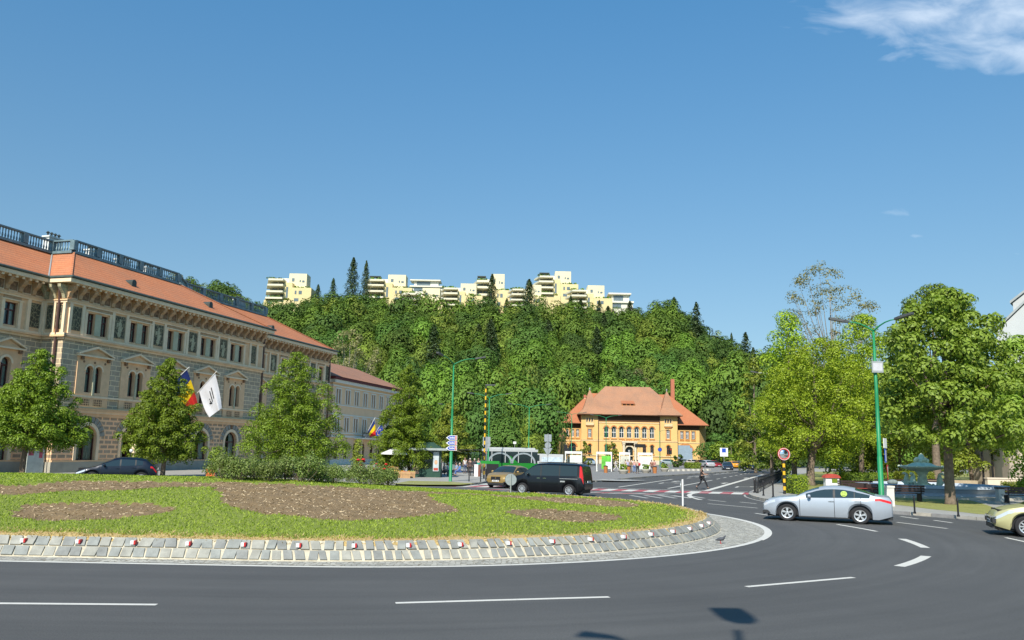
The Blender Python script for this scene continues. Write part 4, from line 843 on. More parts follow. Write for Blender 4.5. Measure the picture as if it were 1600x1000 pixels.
roofhip(lx8(262),lx8(1082),-1.3,20,ze,lx8(513),lx8(882),9.5,zr,TILE3)
for c in (lx8(357),lx8(972)):   # the flared spires
    prof=[(5.2/2*1.09,ze+.05),(2.05,ze+.7),(1.45,ze+1.9),(1.0,ze+3.3),(.55,ze+4.9),(.03,lz8(200)+.1)]; o=c+(.1 if c<15 else -.0)
    for (r0,a),(r1,b) in zip(prof[:-1],prof[1:]):
        q=lambda r,z:[(o-r,-1.36+(2.83-r),z),(o+r,-1.36+(2.83-r),z),(o+r,-1.36+2.83+r,z),(o-r,-1.36+2.83+r,z)]
        A=q(r0,a); B=q(r1,b); sk=(.55 if c<15 else -.1)
        for k in range(4): rf.quad(A[k],A[(k+1)%4],B[(k+1)%4],B[k],TILE3)
    rf.tube([(o,1.47,lz8(205)),(o,1.47,lz8(178))],[.12,.04],GREYP,6); rf.sphere((o,1.47,lz8(190)),.2,GREYP,6)
rf.box(lx8(262),lx8(1082),-1.3,19,ze-.16,ze-.02,SHB); rf.box(lx8(118),lx8(1296),.4,21,zw-.16,zw-.02,SHB)
roofL=rf.build('roof',LIB)
dm=MB(); dx0,dx1=lx8(622),lx8(715); dz=lz8(335)+.35; dm.box(dx0,dx1,2.1,5,dz,dz+.75,SHB); dm.quad((dx0-.25,1.8,dz+.7),(dx1+.25,1.8,dz+.7),(dx1+.1,5.2,dz+2.1),(dx0-.1,5.2,dz+2.1),TILE4)
for k in range(4): dm.box(dx0+k*(dx1-dx0)/3-.08,dx0+k*(dx1-dx0)/3+.08,1.95,2.095,dz,dz+.7,ORD)
dm.build('dormer',roofL)
c_=MB(); c_.box(lx8(1050)+.3,lx8(1079)+.3,10,11,zw+3,lz8(112)+1.1,mat('chimney_brick',(.42,.15,.085),.9,0,.2,5)); c_.build('chimney',roofL)
c_=MB(); c_.box(lx8(336),lx8(350),9,10,zw+3,lz8(245),CREAM); c_.box(lx8(334),lx8(352),8.9,10.1,lz8(245),lz8(222),MATS['chimney_brick']); c_.build('chimney',roofL)
p_=MB()
for a,b in ((612,628),(702,718)): p_.box(lx8(a),lx8(b),-.9,-.004,0,lz8(625),CREAM); p_.box(lx8(a)-.1,lx8(b)+.1,-1.0,-.004,lz8(625),lz8(612),CREAM)
p_.box(lx8(605),lx8(725),-1.1,-.004,lz8(610),lz8(598),CREAM); p_.box(lx8(628),lx8(702),-.5,-.004,lz8(628),lz8(612),SHB); ring(p_,lx8(666),lz8(640)-.98,1.0,1.35,-.3,-.004,CREAM)
for k in range(9): p_.box(lx8(612)+k*(lx8(718)-lx8(612))/8-.1,lx8(612)+k*(lx8(718)-lx8(612))/8+.1,-1.0,-.85,lz8(598),lz8(584),ORD)
for k in range(5): p_.box(lx8(600)-.1*k,lx8(732)+.1*k,-1.2-.35*k,-1.0-.0*k if k==0 else -1.2-.35*(k-1),0,.72-.14*k,CREAM)
p_.build('portal',LIB); d_=MB(); d_.box(lx8(636),lx8(697),.3,.36,.7,lz8(640)+.05,WINDARK); d_.box(lx8(660),lx8(672),.24,.299,3.0,3.4,LENS); d_.build('door',LIB)
n_=MB(); n_.box(lx8(1050),lx8(1168),1.2,1.26,.8,lz8(640),mat('grey_netting',(.25,.33,.40),.8,0,.1)); n_.box(lx8(1050),lx8(1150),1.2,1.26,lz8(640),lz8(622),MATS['grey_netting']); n_.build('netting',LIB)
w1=window(LIB,(arc[0],.25,lz8(572)),1.1,lz8(484)-lz8(572)-.02,True,WHITEP,1,1.3,True)
for c in arc[1:]: dup(w1,(c,.25,lz8(572)),parent=LIB)
w2=window(LIB,(gfx[0],.25,lz8(694)),.82,lz8(624)-lz8(694)-.02,True,MAROON,1,1.2,True)
for c in gfx[1:]+[lx8(357),lx8(972)]: dup(w2,(c,.25,lz8(694)),parent=LIB)
w3=window(LIB,(lw[0],1.85,lz8(570)),.66,lz8(508)-lz8(570)-.02,False,WHITEP,1,1.2,True)
for c in lw[1:]+rw: dup(w3,(c,1.85,lz8(570)),parent=LIB)
for c in (lx8(357),lx8(972)): dup(w3,(c,.25,lz8(572)),parent=LIB)
w4=window(LIB,(lx8(226),1.85,lz8(684)),1.74,lz8(618)-lz8(684)-.02,True,MAROON,1,1.1,True)
sl_=MB()
for c in (355,972):
    for o in (-.62,0,.62): sl_.box(lx8(c)+o-.17,lx8(c)+o+.17,.26,.3,lz8(452),lz8(420),APW)
sl_.build('slit_window',LIB)
# ------------------------------------------------------------------ the wooded hill
SIL=[(-500,480),(0,455),(200,447),(285,440),(380,468),(430,475),(480,462),(560,470),(620,470),(720,478),(850,476),(980,486),(1060,493),(1110,522),(1150,550),(1200,566),(1400,600),(1700,640),(2300,660)]
def crest(a):
    x=800+1300*a; y=np.interp(x,[s[0] for s in SIL],[s[1] for s in SIL]); hor=705+.0187*(x-800)
    return np.maximum(2.6+(hor-y)/1300*455-9.5,3)
def hill(X,Y):
    a=X/np.maximum(Y,60); s=np.clip((Y-230)/225.,0,1.0); z=crest(a)*s*(1.12-.12*s)+np.clip(Y-455,0,400)*-.05
    return z+(vnoise(np.asarray(X)+5000,np.asarray(Y),.02,21)-.5)*6*np.sin(np.pi*np.clip(s,0,1))
gx=np.arange(-330,420,9.); gy=np.arange(228,620,7.); X,Y=np.meshgrid(gx,gy); Zh=hill(X,Y)
i_=np.arange(X.size).reshape(X.shape); F=np.stack([i_[:-1,:-1],i_[:-1,1:],i_[1:,1:],i_[1:,:-1]],-1).reshape(-1,4)
tag(fast_mesh('wooded_hill',np.stack([X,Y,Zh],-1).reshape(-1,3),F,[HILLG],smooth=True),kind='structure')
fx=np.arange(-200,1400,25.); fyv=np.arange(800,1100,20.); X,Y=np.meshgrid(fx,fyv); Zf=np.clip((Y-800)/250,0,1)*(118-np.abs(X-380)*.06)+(vnoise(X+3000,Y,.02,3)-.5)*14
i_=np.arange(X.size).reshape(X.shape); F=np.stack([i_[:-1,:-1],i_[:-1,1:],i_[1:,1:],i_[1:,:-1]],-1).reshape(-1,4)
tag(fast_mesh('far_ridge',np.stack([X,Y,Zf],-1).reshape(-1,3),F,[mat('far_wood',(.035,.06,.03),.95,0,.5,.08)],smooth=True),kind='structure')
# apartment terraces on the crest
YW=mat('apartment_yellow',(.66,.55,.29),.85,0,.05,.5); CR=mat('apartment_cream',(.70,.63,.42),.85,0,.04,.5); SLB=mat('terrace_slab',(.68,.64,.48),.85,0,.04); RCS=mat('terrace_recess',(.40,.36,.24),.9,0,.1,.5); WH=mat('apartment_white',(.70,.67,.56),.85,0,.04)
def leafcloud_box(mb,x0,x1,y,z,n,m,s=.5):
    for _ in range(n):
        c=np.array([random.uniform(x0,x1),y+random.uniform(-.4,.4),z+random.uniform(0,.9)]); d=np.random.normal(size=3); d/=np.linalg.norm(d); e=np.cross(d,[0,0,1.]); e/=np.linalg.norm(e)+1e-6; f=np.cross(d,e); e=e*s/2; f=f*s/2
        mb.quad(c-e-f,c+e-f,c+e+f,c-e+f,m)
APP=[]
def apartment(x0,x1,y_top,y_bot,lab,Yd=455,var=0):
    xc=(x0+x1)/2; X0=atY(x0,Yd); X1=atY(x1,Yd); w_=X1-X0; zb=float((CP+ray(xc,y_bot)*(Yd/ray(xc,y_bot)[1]))[2]); zt=float((CP+ray(xc,y_top)*(Yd/ray(xc,y_top)[1]))[2])
    H=zt-zb; u=H/16.; k=w_/26.; zg=min(zb-1,float(hill(X0+w_/2,Yd))-3)
    t=thing('apartment_block',lab,'building',(X0,Yd,zb),0,'terraced apartment blocks along the hill crest'); APP.append((X0+w_/2,Yd,w_/2))
    b=MB(); b.box(11*k,15.5*k,1,13,-(zb-zg),11*u,YW); b.box(15.5*k,26*k,0,12,-(zb-zg),8.6*u,YW); b.box(1*k,15.5*k,-.6,12,-(zb-zg),2.6*u,YW); b.build('lower_walls',t)
    b=MB(); b.box(2.5*k,11*k,4.5,13,2.6*u,11.2*u,RCS); b.build('recessed_wall',t)  # wall behind the bands coloured darker to put in the recess shade
    b=MB(); b.box(12.5*k,22*k,5,14,8.6*u,16*u,CR); b.box(4*k,12.5*k,5.5,14,11.2*u,13.7*u,WH); b.build('upper_storey',t)
    b=MB()
    for j,z in enumerate((3.0,6.0,9.0,11.5)):
        o_=.35*j*k; b.prism([(-1.0*k+o_,8),(2.2*k+o_,-2.2),(11.2*k,-2.2),(11.2*k,4.6),(3*k,4.6),(1.2*k+o_,9)],z*u,(z+.85)*u,SLB,axis='z')
    b.build('terrace_bands',t)
    def win(*a): q=MB(); q.box(*a,APW); q.build('window',t)
    for z in (4.0,7.0,10.0): win(3.4*k,6.4*k,4.4,4.49,z*u,(z+1.7)*u); win(7.4*k,10.4*k,4.4,4.49,z*u,(z+1.7)*u)
    for a,z,ww,hh in ((17.2,5.6,.9,1.6),(19.3,5.6,1.7,1.6),(17,2.3,2.4,1.4),(12.2,4,1.1,5),(3,.6,2.5,1.3),(22,.6,2.4,1.5)):
        y=-.09 if a>15.5 else (.91 if a>11 else -.69); win(a*k,(a+ww)*k,y,y+.07,z*u,(z+hh)*u)
    for a,z,ww,hh in ((14,12.2,1.4,1.6),(18.2,12.0,.7,1.0),(19.6,11.9,1.3,.9),(6,11.9,3,1.1)): win(a*k,(a+ww)*k,4.91 if a>12.5 else 5.41,4.99 if a>12.5 else 5.49,z*u,(z+hh)*u)
    if var: b=MB(); b.box(3*k,9*k,1,6,14.2*u,14.5*u,SEAM); b.box(3*k,3.3*k,1,1.3,12*u,14.2*u,SEAM); b.box(8.7*k,9*k,1,1.3,12*u,14.2*u,SEAM); b.build('pergola',t)
    for q_ in ((2*k,10*k,-1.4,3.85*u,26,HILL1,.8),(2*k,10*k,-1.4,12.3*u,34,HILL1,.8),(9.5*k,14*k,.2,2.8*u,40,HILL2,.8),(16*k,25*k,.8,8.6*u,34,HILL1,.8)): g=MB(); leafcloud_box(g,*q_); g.build('terrace_plants',t)
    return t
apartment(394,472,424,478,'yellow terraced apartment block standing alone at the left end of the hill crest')
apartment(555,634,426,476,'yellow terraced apartment block right of the tall dark firs on the crest',470,1)
apartment(612,690,447,499,'yellow terraced apartment block set lowest of the row on the crest, third from the left',440)
apartment(678,748,440,487,'cream and yellow terraced apartment block left of the tall pointed spruce on the crest',458)
apartment(732,792,425,486,'tall yellow apartment block directly behind the pointed spruce on the crest',472,1)
apartment(788,853,442,488,'yellow terraced apartment block behind the broad dark fir near the middle of the crest',456)
apartment(831,902,421,470,'highest terraced apartment block of the hill crest with a dark roof pergola',485,1)
apartment(883,957,443,492,'yellow terraced apartment block at the right of the crest row',458)
def villa(x0,x1,yt,yb,lab,Yd):
    X0=atY(x0,Yd); X1=atY(x1,Yd); xc=(x0+x1)/2; d=ray(xc,yb); zb=float((CP+d*(Yd/d[1]))[2]); d=ray(xc,yt); H=float((CP+d*(Yd/d[1]))[2])-zb; w_=X1-X0
    t=thing('white_villa',lab,'building',(X0,Yd,zb)); b=MB(); b.box(0,w_,0,9,-14,H*.35,WH); b.box(w_*.1,w_*.85,1,9,H*.35,H*.9,WH); b.build('wall',t); b=MB(); b.box(-.5,w_*.92,-.8,9.3,H*.9,H,WH); b.box(-.6,w_+.4,-1,9,H*.35,H*.47,WH); b.build('roof_slab',t)
    b=MB(); b.box(w_*.18,w_*.6,.9,.98,H*.5,H*.85,APW); b.box(w_*.1,w_*.5,-.1,-.02,H*.0,H*.28,APW); b.build('window',t)
villa(632,684,437,455,'white flat-roofed villa behind the low yellow apartment block on the crest',505)
villa(952,990,458,482,'white flat-roofed villa at the right end of the crest row',466)
# ------------------------------------------------------------------ trees
def leaves(P,Nn,size,aspect=.62,droop=0.):
    """rhombic leaf faces at P facing about Nn"""
    n=len(P); Nn=Nn/(np.linalg.norm(Nn,axis=1,keepdims=True)+1e-9); a=RNG.normal(size=(n,3)); a[:,2]-=droop; e=a-(a*Nn).sum(1,keepdims=True)*Nn; e/=np.linalg.norm(e,axis=1,keepdims=True)+1e-9
    f=np.cross(Nn,e); L_=(size*RNG.uniform(.6,1.25,n))[:,None]; V=np.stack([P-e*L_*.5,P+f*L_*aspect*.5-e*L_*.08+Nn*L_*.12,P+e*L_*.5,P-f*L_*aspect*.5-e*L_*.08+Nn*L_*.12],1)
    return V.reshape(-1,3)
def clumps(env,n,rad,seed,bottom=-1.,strat=False):
    """clump centres in an envelope env(z01)->radius (unit), returns (n,4)"""
    rg=np.random.default_rng(seed); out=[]
    while len(out)<n:
        z=rg.random() if not strat or len(out)%2 else (len(out)+.5)/n; r=env(z); 
        if rg.random()>r*r+.1 and not (strat and len(out)%2==0): continue
        a=rg.uniform(0,2*math.pi); q=r*rg.random()**.38*(1+.12*math.sin(a*3+seed)); out.append((q*math.cos(a),q*math.sin(a),z,rad*rg.uniform(.65,1.3)))
    return np.array(out)
def sample_clumps(C,n,up=.35,flat=.75,shell=.62,nz=.3):
    w=C[:,3]**2; k=RNG.choice(len(C),n,p=w/w.sum()); d=RNG.normal(size=(n,3)); d[:,2]+=up*1.3; d/=np.linalg.norm(d,axis=1,keepdims=True)
    r=(shell+(1-shell)*RNG.random(n)**.6)*C[k,3]*(1+.18*np.sin(d[:,0]*7+k)*np.cos(d[:,1]*6)); P=C[k,:3]+d*r[:,None]*np.array([1,1,flat]); N_=d+RNG.normal(size=(n,3))*nz+np.array([0,0,up*.5]); return P,N_
ENV={'ovoid':lambda z:max(0.,min(1,z*4.5+.62)*(1-z**1.9)**.72),
 'linden':lambda z:min(1,z*3.5+.62)*(1-z**1.5)**.8+.05,
 'cone':lambda z:(min(1,z*6+.35))*(1-z)**.75+.06,
 'round':lambda z:math.sqrt(max(0,1-(2*z-1)**2))**.85,
 'broad':lambda z:(1-z**2.6)**.6*min(1,z*5+.55)}
def trunk_mesh(mb,h0,H,rad,C,m,nl=9,lean=0.):
    pts=[(0,0,-.1),(0,0,.12),(.02,0,h0*.5),(lean*.5,0,h0),(lean,0,h0+(H-h0)*.45),(lean,0,h0+(H-h0)*.8)]; rs=[rad*1.35,rad*1.08,rad*.92,rad*.82,rad*.45,rad*.12]
    mb.tube(pts,rs,m,9)
    idx=np.argsort(-C[:,3])[:nl]
    for i in idx:
        c=C[i,:3]; s=h0*random.uniform(.8,1.0)+(H-h0)*random.uniform(0,.3); a=np.array([lean*.4,0,s]); mid=a*.45+c*.55+np.array([0,0,-.25*np.linalg.norm(c-a)*.4]); mb.tube([a,mid,c],[rad*.42,rad*.26,rad*.06],m,5,False)
def tree(name,label,px,Y,pl_,pr_,yt,yb,shape,nc,nl,ls,lm,bark=BARK,group=None,rad=.17,cr=.17,base=Z,up=.6,droop=0.,nlimb=9,gz=None,shell=.78,flat=.8,cat='tree',core=0):
    """crown spans photo columns pl_..pr_ and rows yt..yb at distance Y"""
    X0=atY(px,Y); hor=705+.0187*(px-800); zt=CH+(hor-yt)*Y/1300.; zb=CH+(hor-yb)*Y/1300.; gz=base if gz is None else gz; w=(pr_-pl_)*Y/1300./2; cx=atY((pl_+pr_)/2,Y)-X0
    t=thing(name,label,cat,(X0,Y,gz),0,group); zt-=gz; zb-=gz
    r=cr*max(w,1.0)*1.25
    C=clumps(ENV[shape],nc,r,int(px*7+yt),strat=True); C[:,3]*=np.clip(1.15-.55*C[:,2],.5,1.1) if shape=='linden' else 1; C[:,0]=C[:,0]*(w-r*.45)+cx; C[:,1]*=(w-r*.45); C[:,2]=zb+r*.45+(C[:,2])*(zt-zb-r*.95)
    tm=MB(); trunk_mesh(tm,max(zb+.25*(zt-zb)*.4,.6),zt,rad,C,bark,nlimb,cx*.6); tm.build('trunk',t,smooth=True)
    if core:
        K=[]
        for i in range(core):
            q=(i+.5)/core; e=ENV[shape](q)*w*.5; a=i*2.4; K.append((cx+e*.75*math.cos(a),e*.75*math.sin(a),zb+.08*(zt-zb)+q*(zt-zb)*.8,max(e*.75,.25*w*(1-q*.6))))
        K=np.array(K); Pc,Nc=sample_clumps(K,int(nl*.35),up,1.,.35)
    P,N_=sample_clumps(C,nl,up,flat,shell)
    if core: P=np.concatenate([P,Pc]); N_=np.concatenate([N_,Nc])
    V=leaves(P,N_,ls,.62,droop); o=fast_mesh('crown',V,np.arange(len(V)).reshape(-1,4),[lm],parent=t); return t
GL='lindens on the pavement in front of the palace'
tree('linden_tree','leftmost linden, dark crown cut by the picture edge, before the palace wing',38,60,-30,126,544,704,'linden',340,54000,.14,LINDEN,group=GL,rad=.2,cr=.10,core=16)
tree('linden_tree','linden whose crown covers the left part of the tricolour flag',257,65.3,188,318,559,722,'linden',340,54000,.14,LINDEN,group=GL,rad=.18,cr=.10,core=16)
tree('linden_tree','largest linden of the row, rising right behind the rose bushes',455,70.5,374,542,549,728,'linden',340,54000,.14,LINDEN,group=GL,rad=.2,cr=.10,core=16)
tree('linden_tree','linden at the kiosk, right end of the palace row',640,78,577,690,571,738,'linden',340,54000,.14,LINDEN,group=GL,rad=.18,cr=.10,core=16)
tree('hornbeam_tree','olive green slender tree just behind the sign-bearing green lamp post',700,96,668,738,632,724,'ovoid',60,9500,.24,LINDEN2,rad=.14)
tree('maple_tree','bright yellow-green maple left of the tall green lamp post by the avenue',1265,74.5,1168,1400,528,724,'broad',300,46000,.18,MAPLE,rad=.36,core=12,cr=.085,shell=.72,nlimb=16)
tree('maple_tree','tall maple whose upright top rises above the others at the avenue corner',1240,79,1180,1290,484,690,'ovoid',70,14000,.22,MAPLE,rad=.25,cr=.22,shell=.7,nlimb=14)
tree('maple_tree','olive maple with drying twigs right behind the avenue corner maple',1345,84,1268,1450,492,700,'ovoid',200,28000,.2,MAPLE,rad=.25,core=10,cr=.11,shell=.7,nlimb=14)
tree('plane_tree','tall thin-leaved tree with bare pale limbs standing against the sky',1312,97,1226,1380,406,640,'round',150,9500,.24,SPARSE,bark=BARKG,rad=.2,cr=.13,shell=.05,nlimb=40)
tree('chestnut_tree','dark round tree top showing above and behind the catalpa',1462,78,1372,1575,444,660,'broad',180,30000,.22,LINDEN,rad=.35,cr=.11)
tree('catalpa_tree','big catalpa with large drooping leaves beside the stone fountain',1480,47.4,1368,1604,450,706,'broad',300,42000,.23,CATL,rad=.27,cr=.10,up=.45,droop=.9,shell=.75,nlimb=18)
tree('catalpa_tree','second catalpa at the right picture edge in front of the white church',1612,52,1535,1700,524,712,'broad',110,18000,.27,CATL,rad=.27,cr=.17,up=.45,droop=.9,shell=.75)
GU='leafy park trees behind the fountain'
tree('park_tree','low yellow-green park tree behind the fountain bowl and its lamp post',1405,86,1335,1475,600,748,'ovoid',80,14000,.24,LINDEN2,group=GU,rad=.2)
tree('park_tree','low sunlit park tree between the catalpa trunk and the parked blue car',1515,80,1458,1562,622,742,'ovoid',70,12000,.23,LINDEN2,group=GU,rad=.2)
tree('park_tree','dark green park tree behind the silver sedan and the red benches',1335,90,1285,1400,610,750,'ovoid',70,7500,.3,LINDEN,group=GU,rad=.2)
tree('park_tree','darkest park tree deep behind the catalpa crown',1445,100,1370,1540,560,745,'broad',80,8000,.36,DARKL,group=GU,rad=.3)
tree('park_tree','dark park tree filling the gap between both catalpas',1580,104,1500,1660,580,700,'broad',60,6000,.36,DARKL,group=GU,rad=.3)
tree('park_bush','leafy low bush at the right picture edge before the pale wall',1612,60,1578,1660,668,772,'round',40,3500,.22,MAPLE,rad=.08,cr=.22,cat='bush')
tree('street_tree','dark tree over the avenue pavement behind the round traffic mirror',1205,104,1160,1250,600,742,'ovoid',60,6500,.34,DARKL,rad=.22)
tree('street_tree','brownish green tree further along the avenue left of the mirror',1180,128,1145,1215,560,735,'ovoid',55,5500,.42,LINDEN2,rad=.22)
tree('street_tree','green tree at the far end of the parked cars',1140,178,1108,1180,690,733,'round',40,3500,.45,LINDEN,rad=.2,base=0)
tree('street_tree','round dark tree touching the right corner of the orange library',1122,186,1088,1158,676,734,'round',50,4500,.45,HILL3,rad=.3,base=0)
tree('small_tree','small sparse tree before the left wing of the library',913,150,897,927,688,732,'ovoid',30,1500,.34,LINDEN2,rad=.1,base=.12,cat='tree')
tree('small_tree','small sparse tree before the library arcade, left of its door',957,146,943,971,689,733,'ovoid',30,1500,.34,LINDEN2,rad=.1,base=.12,cat='tree')
tree('shrub','dark rounded shrub beside the library car park',1058,160,1048,1069,710,731,'round',24,1300,.35,HILL3,rad=.1,base=.12,cat='shrub')
tree('thuja','narrow clipped thuja left of the rose bushes before the palace',340,55,331,350,699,745,'cone',30,2200,.12,LINDEN,rad=.06,cr=.45,cat='thuja')
tree('thuja','narrow thuja before the pale building',559,100,551,568,684,742,'cone',26,1800,.2,LINDEN2,rad=.08,cr=.4,cat='thuja')
tree('willow_tree','pale brownish half-bare tree behind the roof of the pale building',540,176,492,584,512,640,'round',80,3600,.5,SPARSE,bark=BARKG,rad=.3,cr=.16,shell=.1,nlimb=40,base=0)
# hill-foot trees and the forest: five crown meshes shared by many single trees
def proto(name,shape,nc,nl,ls,lm,w,h,hb,cr=.2,conif=False,bark=BARK):
    t=bpy.data.objects.new(name,None)
    if conif:
        k=nl; a=RNG.uniform(0,6.283,k); z=RNG.random(k)**1.35; bi=np.floor(z*17+a*.9)%1.; ph=np.sin(a*5+z*40)*.5+np.sin(a*3-z*23)*.5; r=((1-z)**.6)*w*(.15+.85*RNG.random(k)**.6)*(.74+.42*ph); zz=z+r/w*.02; P=np.stack([r*np.cos(a),r*np.sin(a),hb+zz*(h-hb)-r*.18],-1); N_=np.stack([np.cos(a)*.4,np.sin(a)*.4,np.ones(k)],-1)+RNG.normal(size=(k,3))*.35; C=np.array([[0,0,h*.5,.1]])
    else:
        C=clumps(ENV[shape],nc,cr*w*1.25,int(w*100+h)); r=cr*w; C[:,:2]*=(w-r*.7); C[:,2]=hb+r*.4+C[:,2]*(h-hb-r*1.1); P,N_=sample_clumps(C,nl,.35,.98,.94,.06); N_=N_+(P-np.array([0,0,h*.4]))/w*.5
    V=leaves(P,N_,ls); tm=MB(); tm.tube([(0,0,-1.5),(0,0,hb+.5),(0,0,h*.8)],[.3,.24,.08],bark,6)
    return V,tm,lm
PRO=[proto('a','round',24,8000,.66,HILL1,6.6,14,.5,cr=.33),proto('b','ovoid',22,8000,.66,HILL1,5.8,15.5,.5,cr=.35),proto('c','broad',26,8000,.64,HILL2,7,13,.5,cr=.31),proto('d','round',22,7500,.68,HILL3,6.2,14,.5,cr=.35),proto('e','ovoid',20,7000,.64,HILL2,5.2,13.5,1,cr=.36),proto('f','cone',1,5000,.6,CONL,5.4,19,1.5,conif=True),proto('g','round',60,3500,.6,SPARSE,6.2,13,2,cr=.14,bark=BARKG)]
PM=[]
KN=['round mid green tree','tall mid green tree','broad olive tree','dark green tree','light olive tree','dark fir','pale thin-leaved tree']
for i,(V,tm,lm) in enumerate(PRO):
    o=fast_mesh('crown',V,np.arange(len(V)).reshape(-1,4),[lm]); tk=tm.build('trunk'); PM.append((o.data,tk.data)); bpy.data.objects.remove(o); bpy.data.objects.remove(tk)
def plant(k,X,Y,z,s,label,group,name=None,hs=1.,cat='tree'):
    t=thing(name or ('fir_tree' if k==5 else 'hill_tree'),label,cat,(X,Y,z),random.uniform(0,6.28),group)
    for nm,me in zip(('crown','trunk'),PM[k]):
        o=bpy.data.objects.new(nm,me); COL.objects.link(o); o.parent=t
    t.scale=(s,s,s*hs); return t
# conifers of the crest that stand out one by one
for px,yt,yb,wd,lab in [(538,402,462,32,'tallest fir on the hill crest, left of the apartment row'),(559,407,462,22,'thinner fir just right of the tallest one on the crest'),(507,434,470,20,'low dark fir left of the tallest crest firs'),(483,444,474,18,'small dark fir right of the lone yellow apartment block'),
  (763,428,500,30,'tall pointed spruce in front of the tall yellow apartment block'),(823,436,500,36,'broad dark fir in front of the middle apartment blocks'),(906,468,506,26,'dark pine below the right apartment block'),(890,462,500,20,'dark pine left of another below the right apartments'),(1056,464,506,26,'fir standing out of the crest right of the last villa'),(1147,520,560,14,'small pointed fir on the falling end of the ridge'),(985,470,510,24,'dark fir directly below the white villa at the row end'),(950,478,520,24,'dark fir below the last yellow block, left of the villa')]:
    Yd=432 if 600<px<1000 else 452; X=atY(px,Yd); zt=float((CP+ray(px,yt)*(Yd/ray(px,yt)[1]))[2]); zb=float(hill(X,Yd)); H=max(zt-zb,10); sx_=(wd*Yd/1300/2)/5.4*1.35; plant(5,X,Yd,zb,sx_,lab,None,hs=H/19/sx_)
# big trees at the foot of the hill and by the avenue
GF_='big trees along the foot of the hill'
for px,Y,yt,k,wd in [(560,205,600,0,80),(612,215,566,1,85),(668,205,575,0,80),(722,196,590,0,85),(757,186,612,3,70),(800,200,585,1,85),(846,196,600,3,75),(872,222,575,0,80),(905,236,590,1,80),(960,240,585,0,85),(1015,240,590,3,85),(1075,238,585,0,85),(1125,228,600,3,80),(1168,205,590,1,80),(1215,185,560,3,95),(700,165,640,2,60),(785,160,650,3,60),(826,166,655,2,55),(1150,236,560,0,90),(1190,232,560,2,90),(1240,200,600,3,90),(1300,190,600,0,90),(1360,180,600,3,90),(1420,170,620,0,90),(1490,165,620,3,90),(1560,160,620,0,90),(630,235,560,3,80),(690,232,570,1,80),(760,236,565,0,80),(830,236,575,2,80)]:
    X=atY(px,Y); hor=705+.0187*(px-800); H=CH+(hor-yt)*Y/1300.; w=wd*Y/1300/2; 
    h0,w0=[(14,6.6),(15.5,5.8),(13,7),(14,6.2)][k]; s=w/w0
    plant(k,X,Y,0,s,{0:'round mid green',1:'tall mid green',2:'broad olive',3:'dark green'}[k]+' tree at the foot of the hill',GF_,'hillfoot_tree',hs=H/h0/s)
# the forest
pts=[]; yy=240.
while yy<470:
    stp=11.0+ (yy-240)*.010; xx=(100-800)/1300*yy
    while xx<(1420-800)/1300*yy:
        X=xx+random.uniform(-.38,.38)*stp; Y=yy+random.uniform(-.38,.38)*stp
        ok=True
        for ax,ay,aw in APP:
            if abs(X-ax)<aw+3 and ay-9<Y<ay+16: ok=False
            if abs(X-ax)<aw+1 and ay-22<Y<=ay-9 and random.random()<.35: ok=False
        px=800+1300*X/Y
        if 1100<px<1160 and Y<262: ok=False
        if ok: pts.append((X,Y))
        xx+=stp
    yy+=stp*.92
print('forest',len(pts))
pts.sort(key=lambda p:p[1]); near=pts[:255]; far=pts[255:]
SC=[.62,.88]
for X,Y in near:
    k=random.choices([0,1,2,3,4,5,6],[26,22,12,28,9,2,1])[0]; s=random.uniform(.85,1.3); plant(k,X,Y,float(hill(X,Y))-.8,s,KN[k]+' on the lower wooded hillside','trees of the hillside forest',hs=random.uniform(.85,1.15))
VV={}
for X,Y in far:
    k=random.choices([0,1,2,3,4,5,6],[26,22,11,28,8,4,1])[0]; V=PRO[k][0].reshape(-1,4,3); sel=RNG.random(len(V))<.42; V=V[sel]; cc=V.mean(1,keepdims=True); V=(cc+(V-cc)*1.35).reshape(-1,3)
    a=random.uniform(0,6.28); s=random.uniform(.78,1.15)*(.8 if any(abs(X-ax)<aw+5 and ay-24<Y<ay for ax,ay,aw in APP) else 1); c,s_=math.cos(a),math.sin(a); M=np.array([[c,-s_,0],[s_,c,0],[0,0,random.uniform(.85,1.15)]])*s*1.12; VV.setdefault(k,[]).append(V@M.T+np.array([X,Y,float(hill(X,Y))-.8]))
mats_=[]; Vs=[]; mi=[]
for k,l in VV.items():
    v=np.concatenate(l); Vs.append(v); mi.append(np.full(len(v)//4,len(mats_))); mats_.append(PRO[k][2])
Vs=np.concatenate(Vs); tag(fast_mesh('hill_woodland',Vs,np.arange(len(Vs)).reshape(-1,4),mats_,np.concatenate(mi)),'upper forest of the hill reading as one green mass of crowns below the apartment blocks','woodland',kind='stuff')
# ------------------------------------------------------------------ rose bed on the island
ROSE=[]
def rose_mesh(seed,w,h):
    random.seed(seed); n=24; C=[]
    for _ in range(n): C.append((random.gauss(0,w*.42),random.gauss(0,w*.3),random.uniform(.2,.85)*h,random.uniform(.16,.34)))
    C=np.array(C); P,N_=sample_clumps(C,3000,.4,.9,.45); sp=RNG.random(3000)<.08; P[sp,2]+=RNG.uniform(0,.3,sp.sum())
    V=leaves(P,N_,.075,.6); st=MB()
    for c in C: st.tube([(c[0]*.3,c[1]*.3,0),(c[0]*.8,c[1]*.8,c[2]*.6),(c[0],c[1],c[2]+.25)],[.012,.009,.005],BARK,4,False)
    return V,st
for s_ in range(4):
    V,st=rose_mesh(s_+3,.8,.92); o=fast_mesh('foliage',V,np.arange(len(V)).reshape(-1,4),[ROSEL]); q=st.build('stems'); ROSE.append((o.data,q.data)); bpy.data.objects.remove(o); bpy.data.objects.remove(q)
random.seed(11)
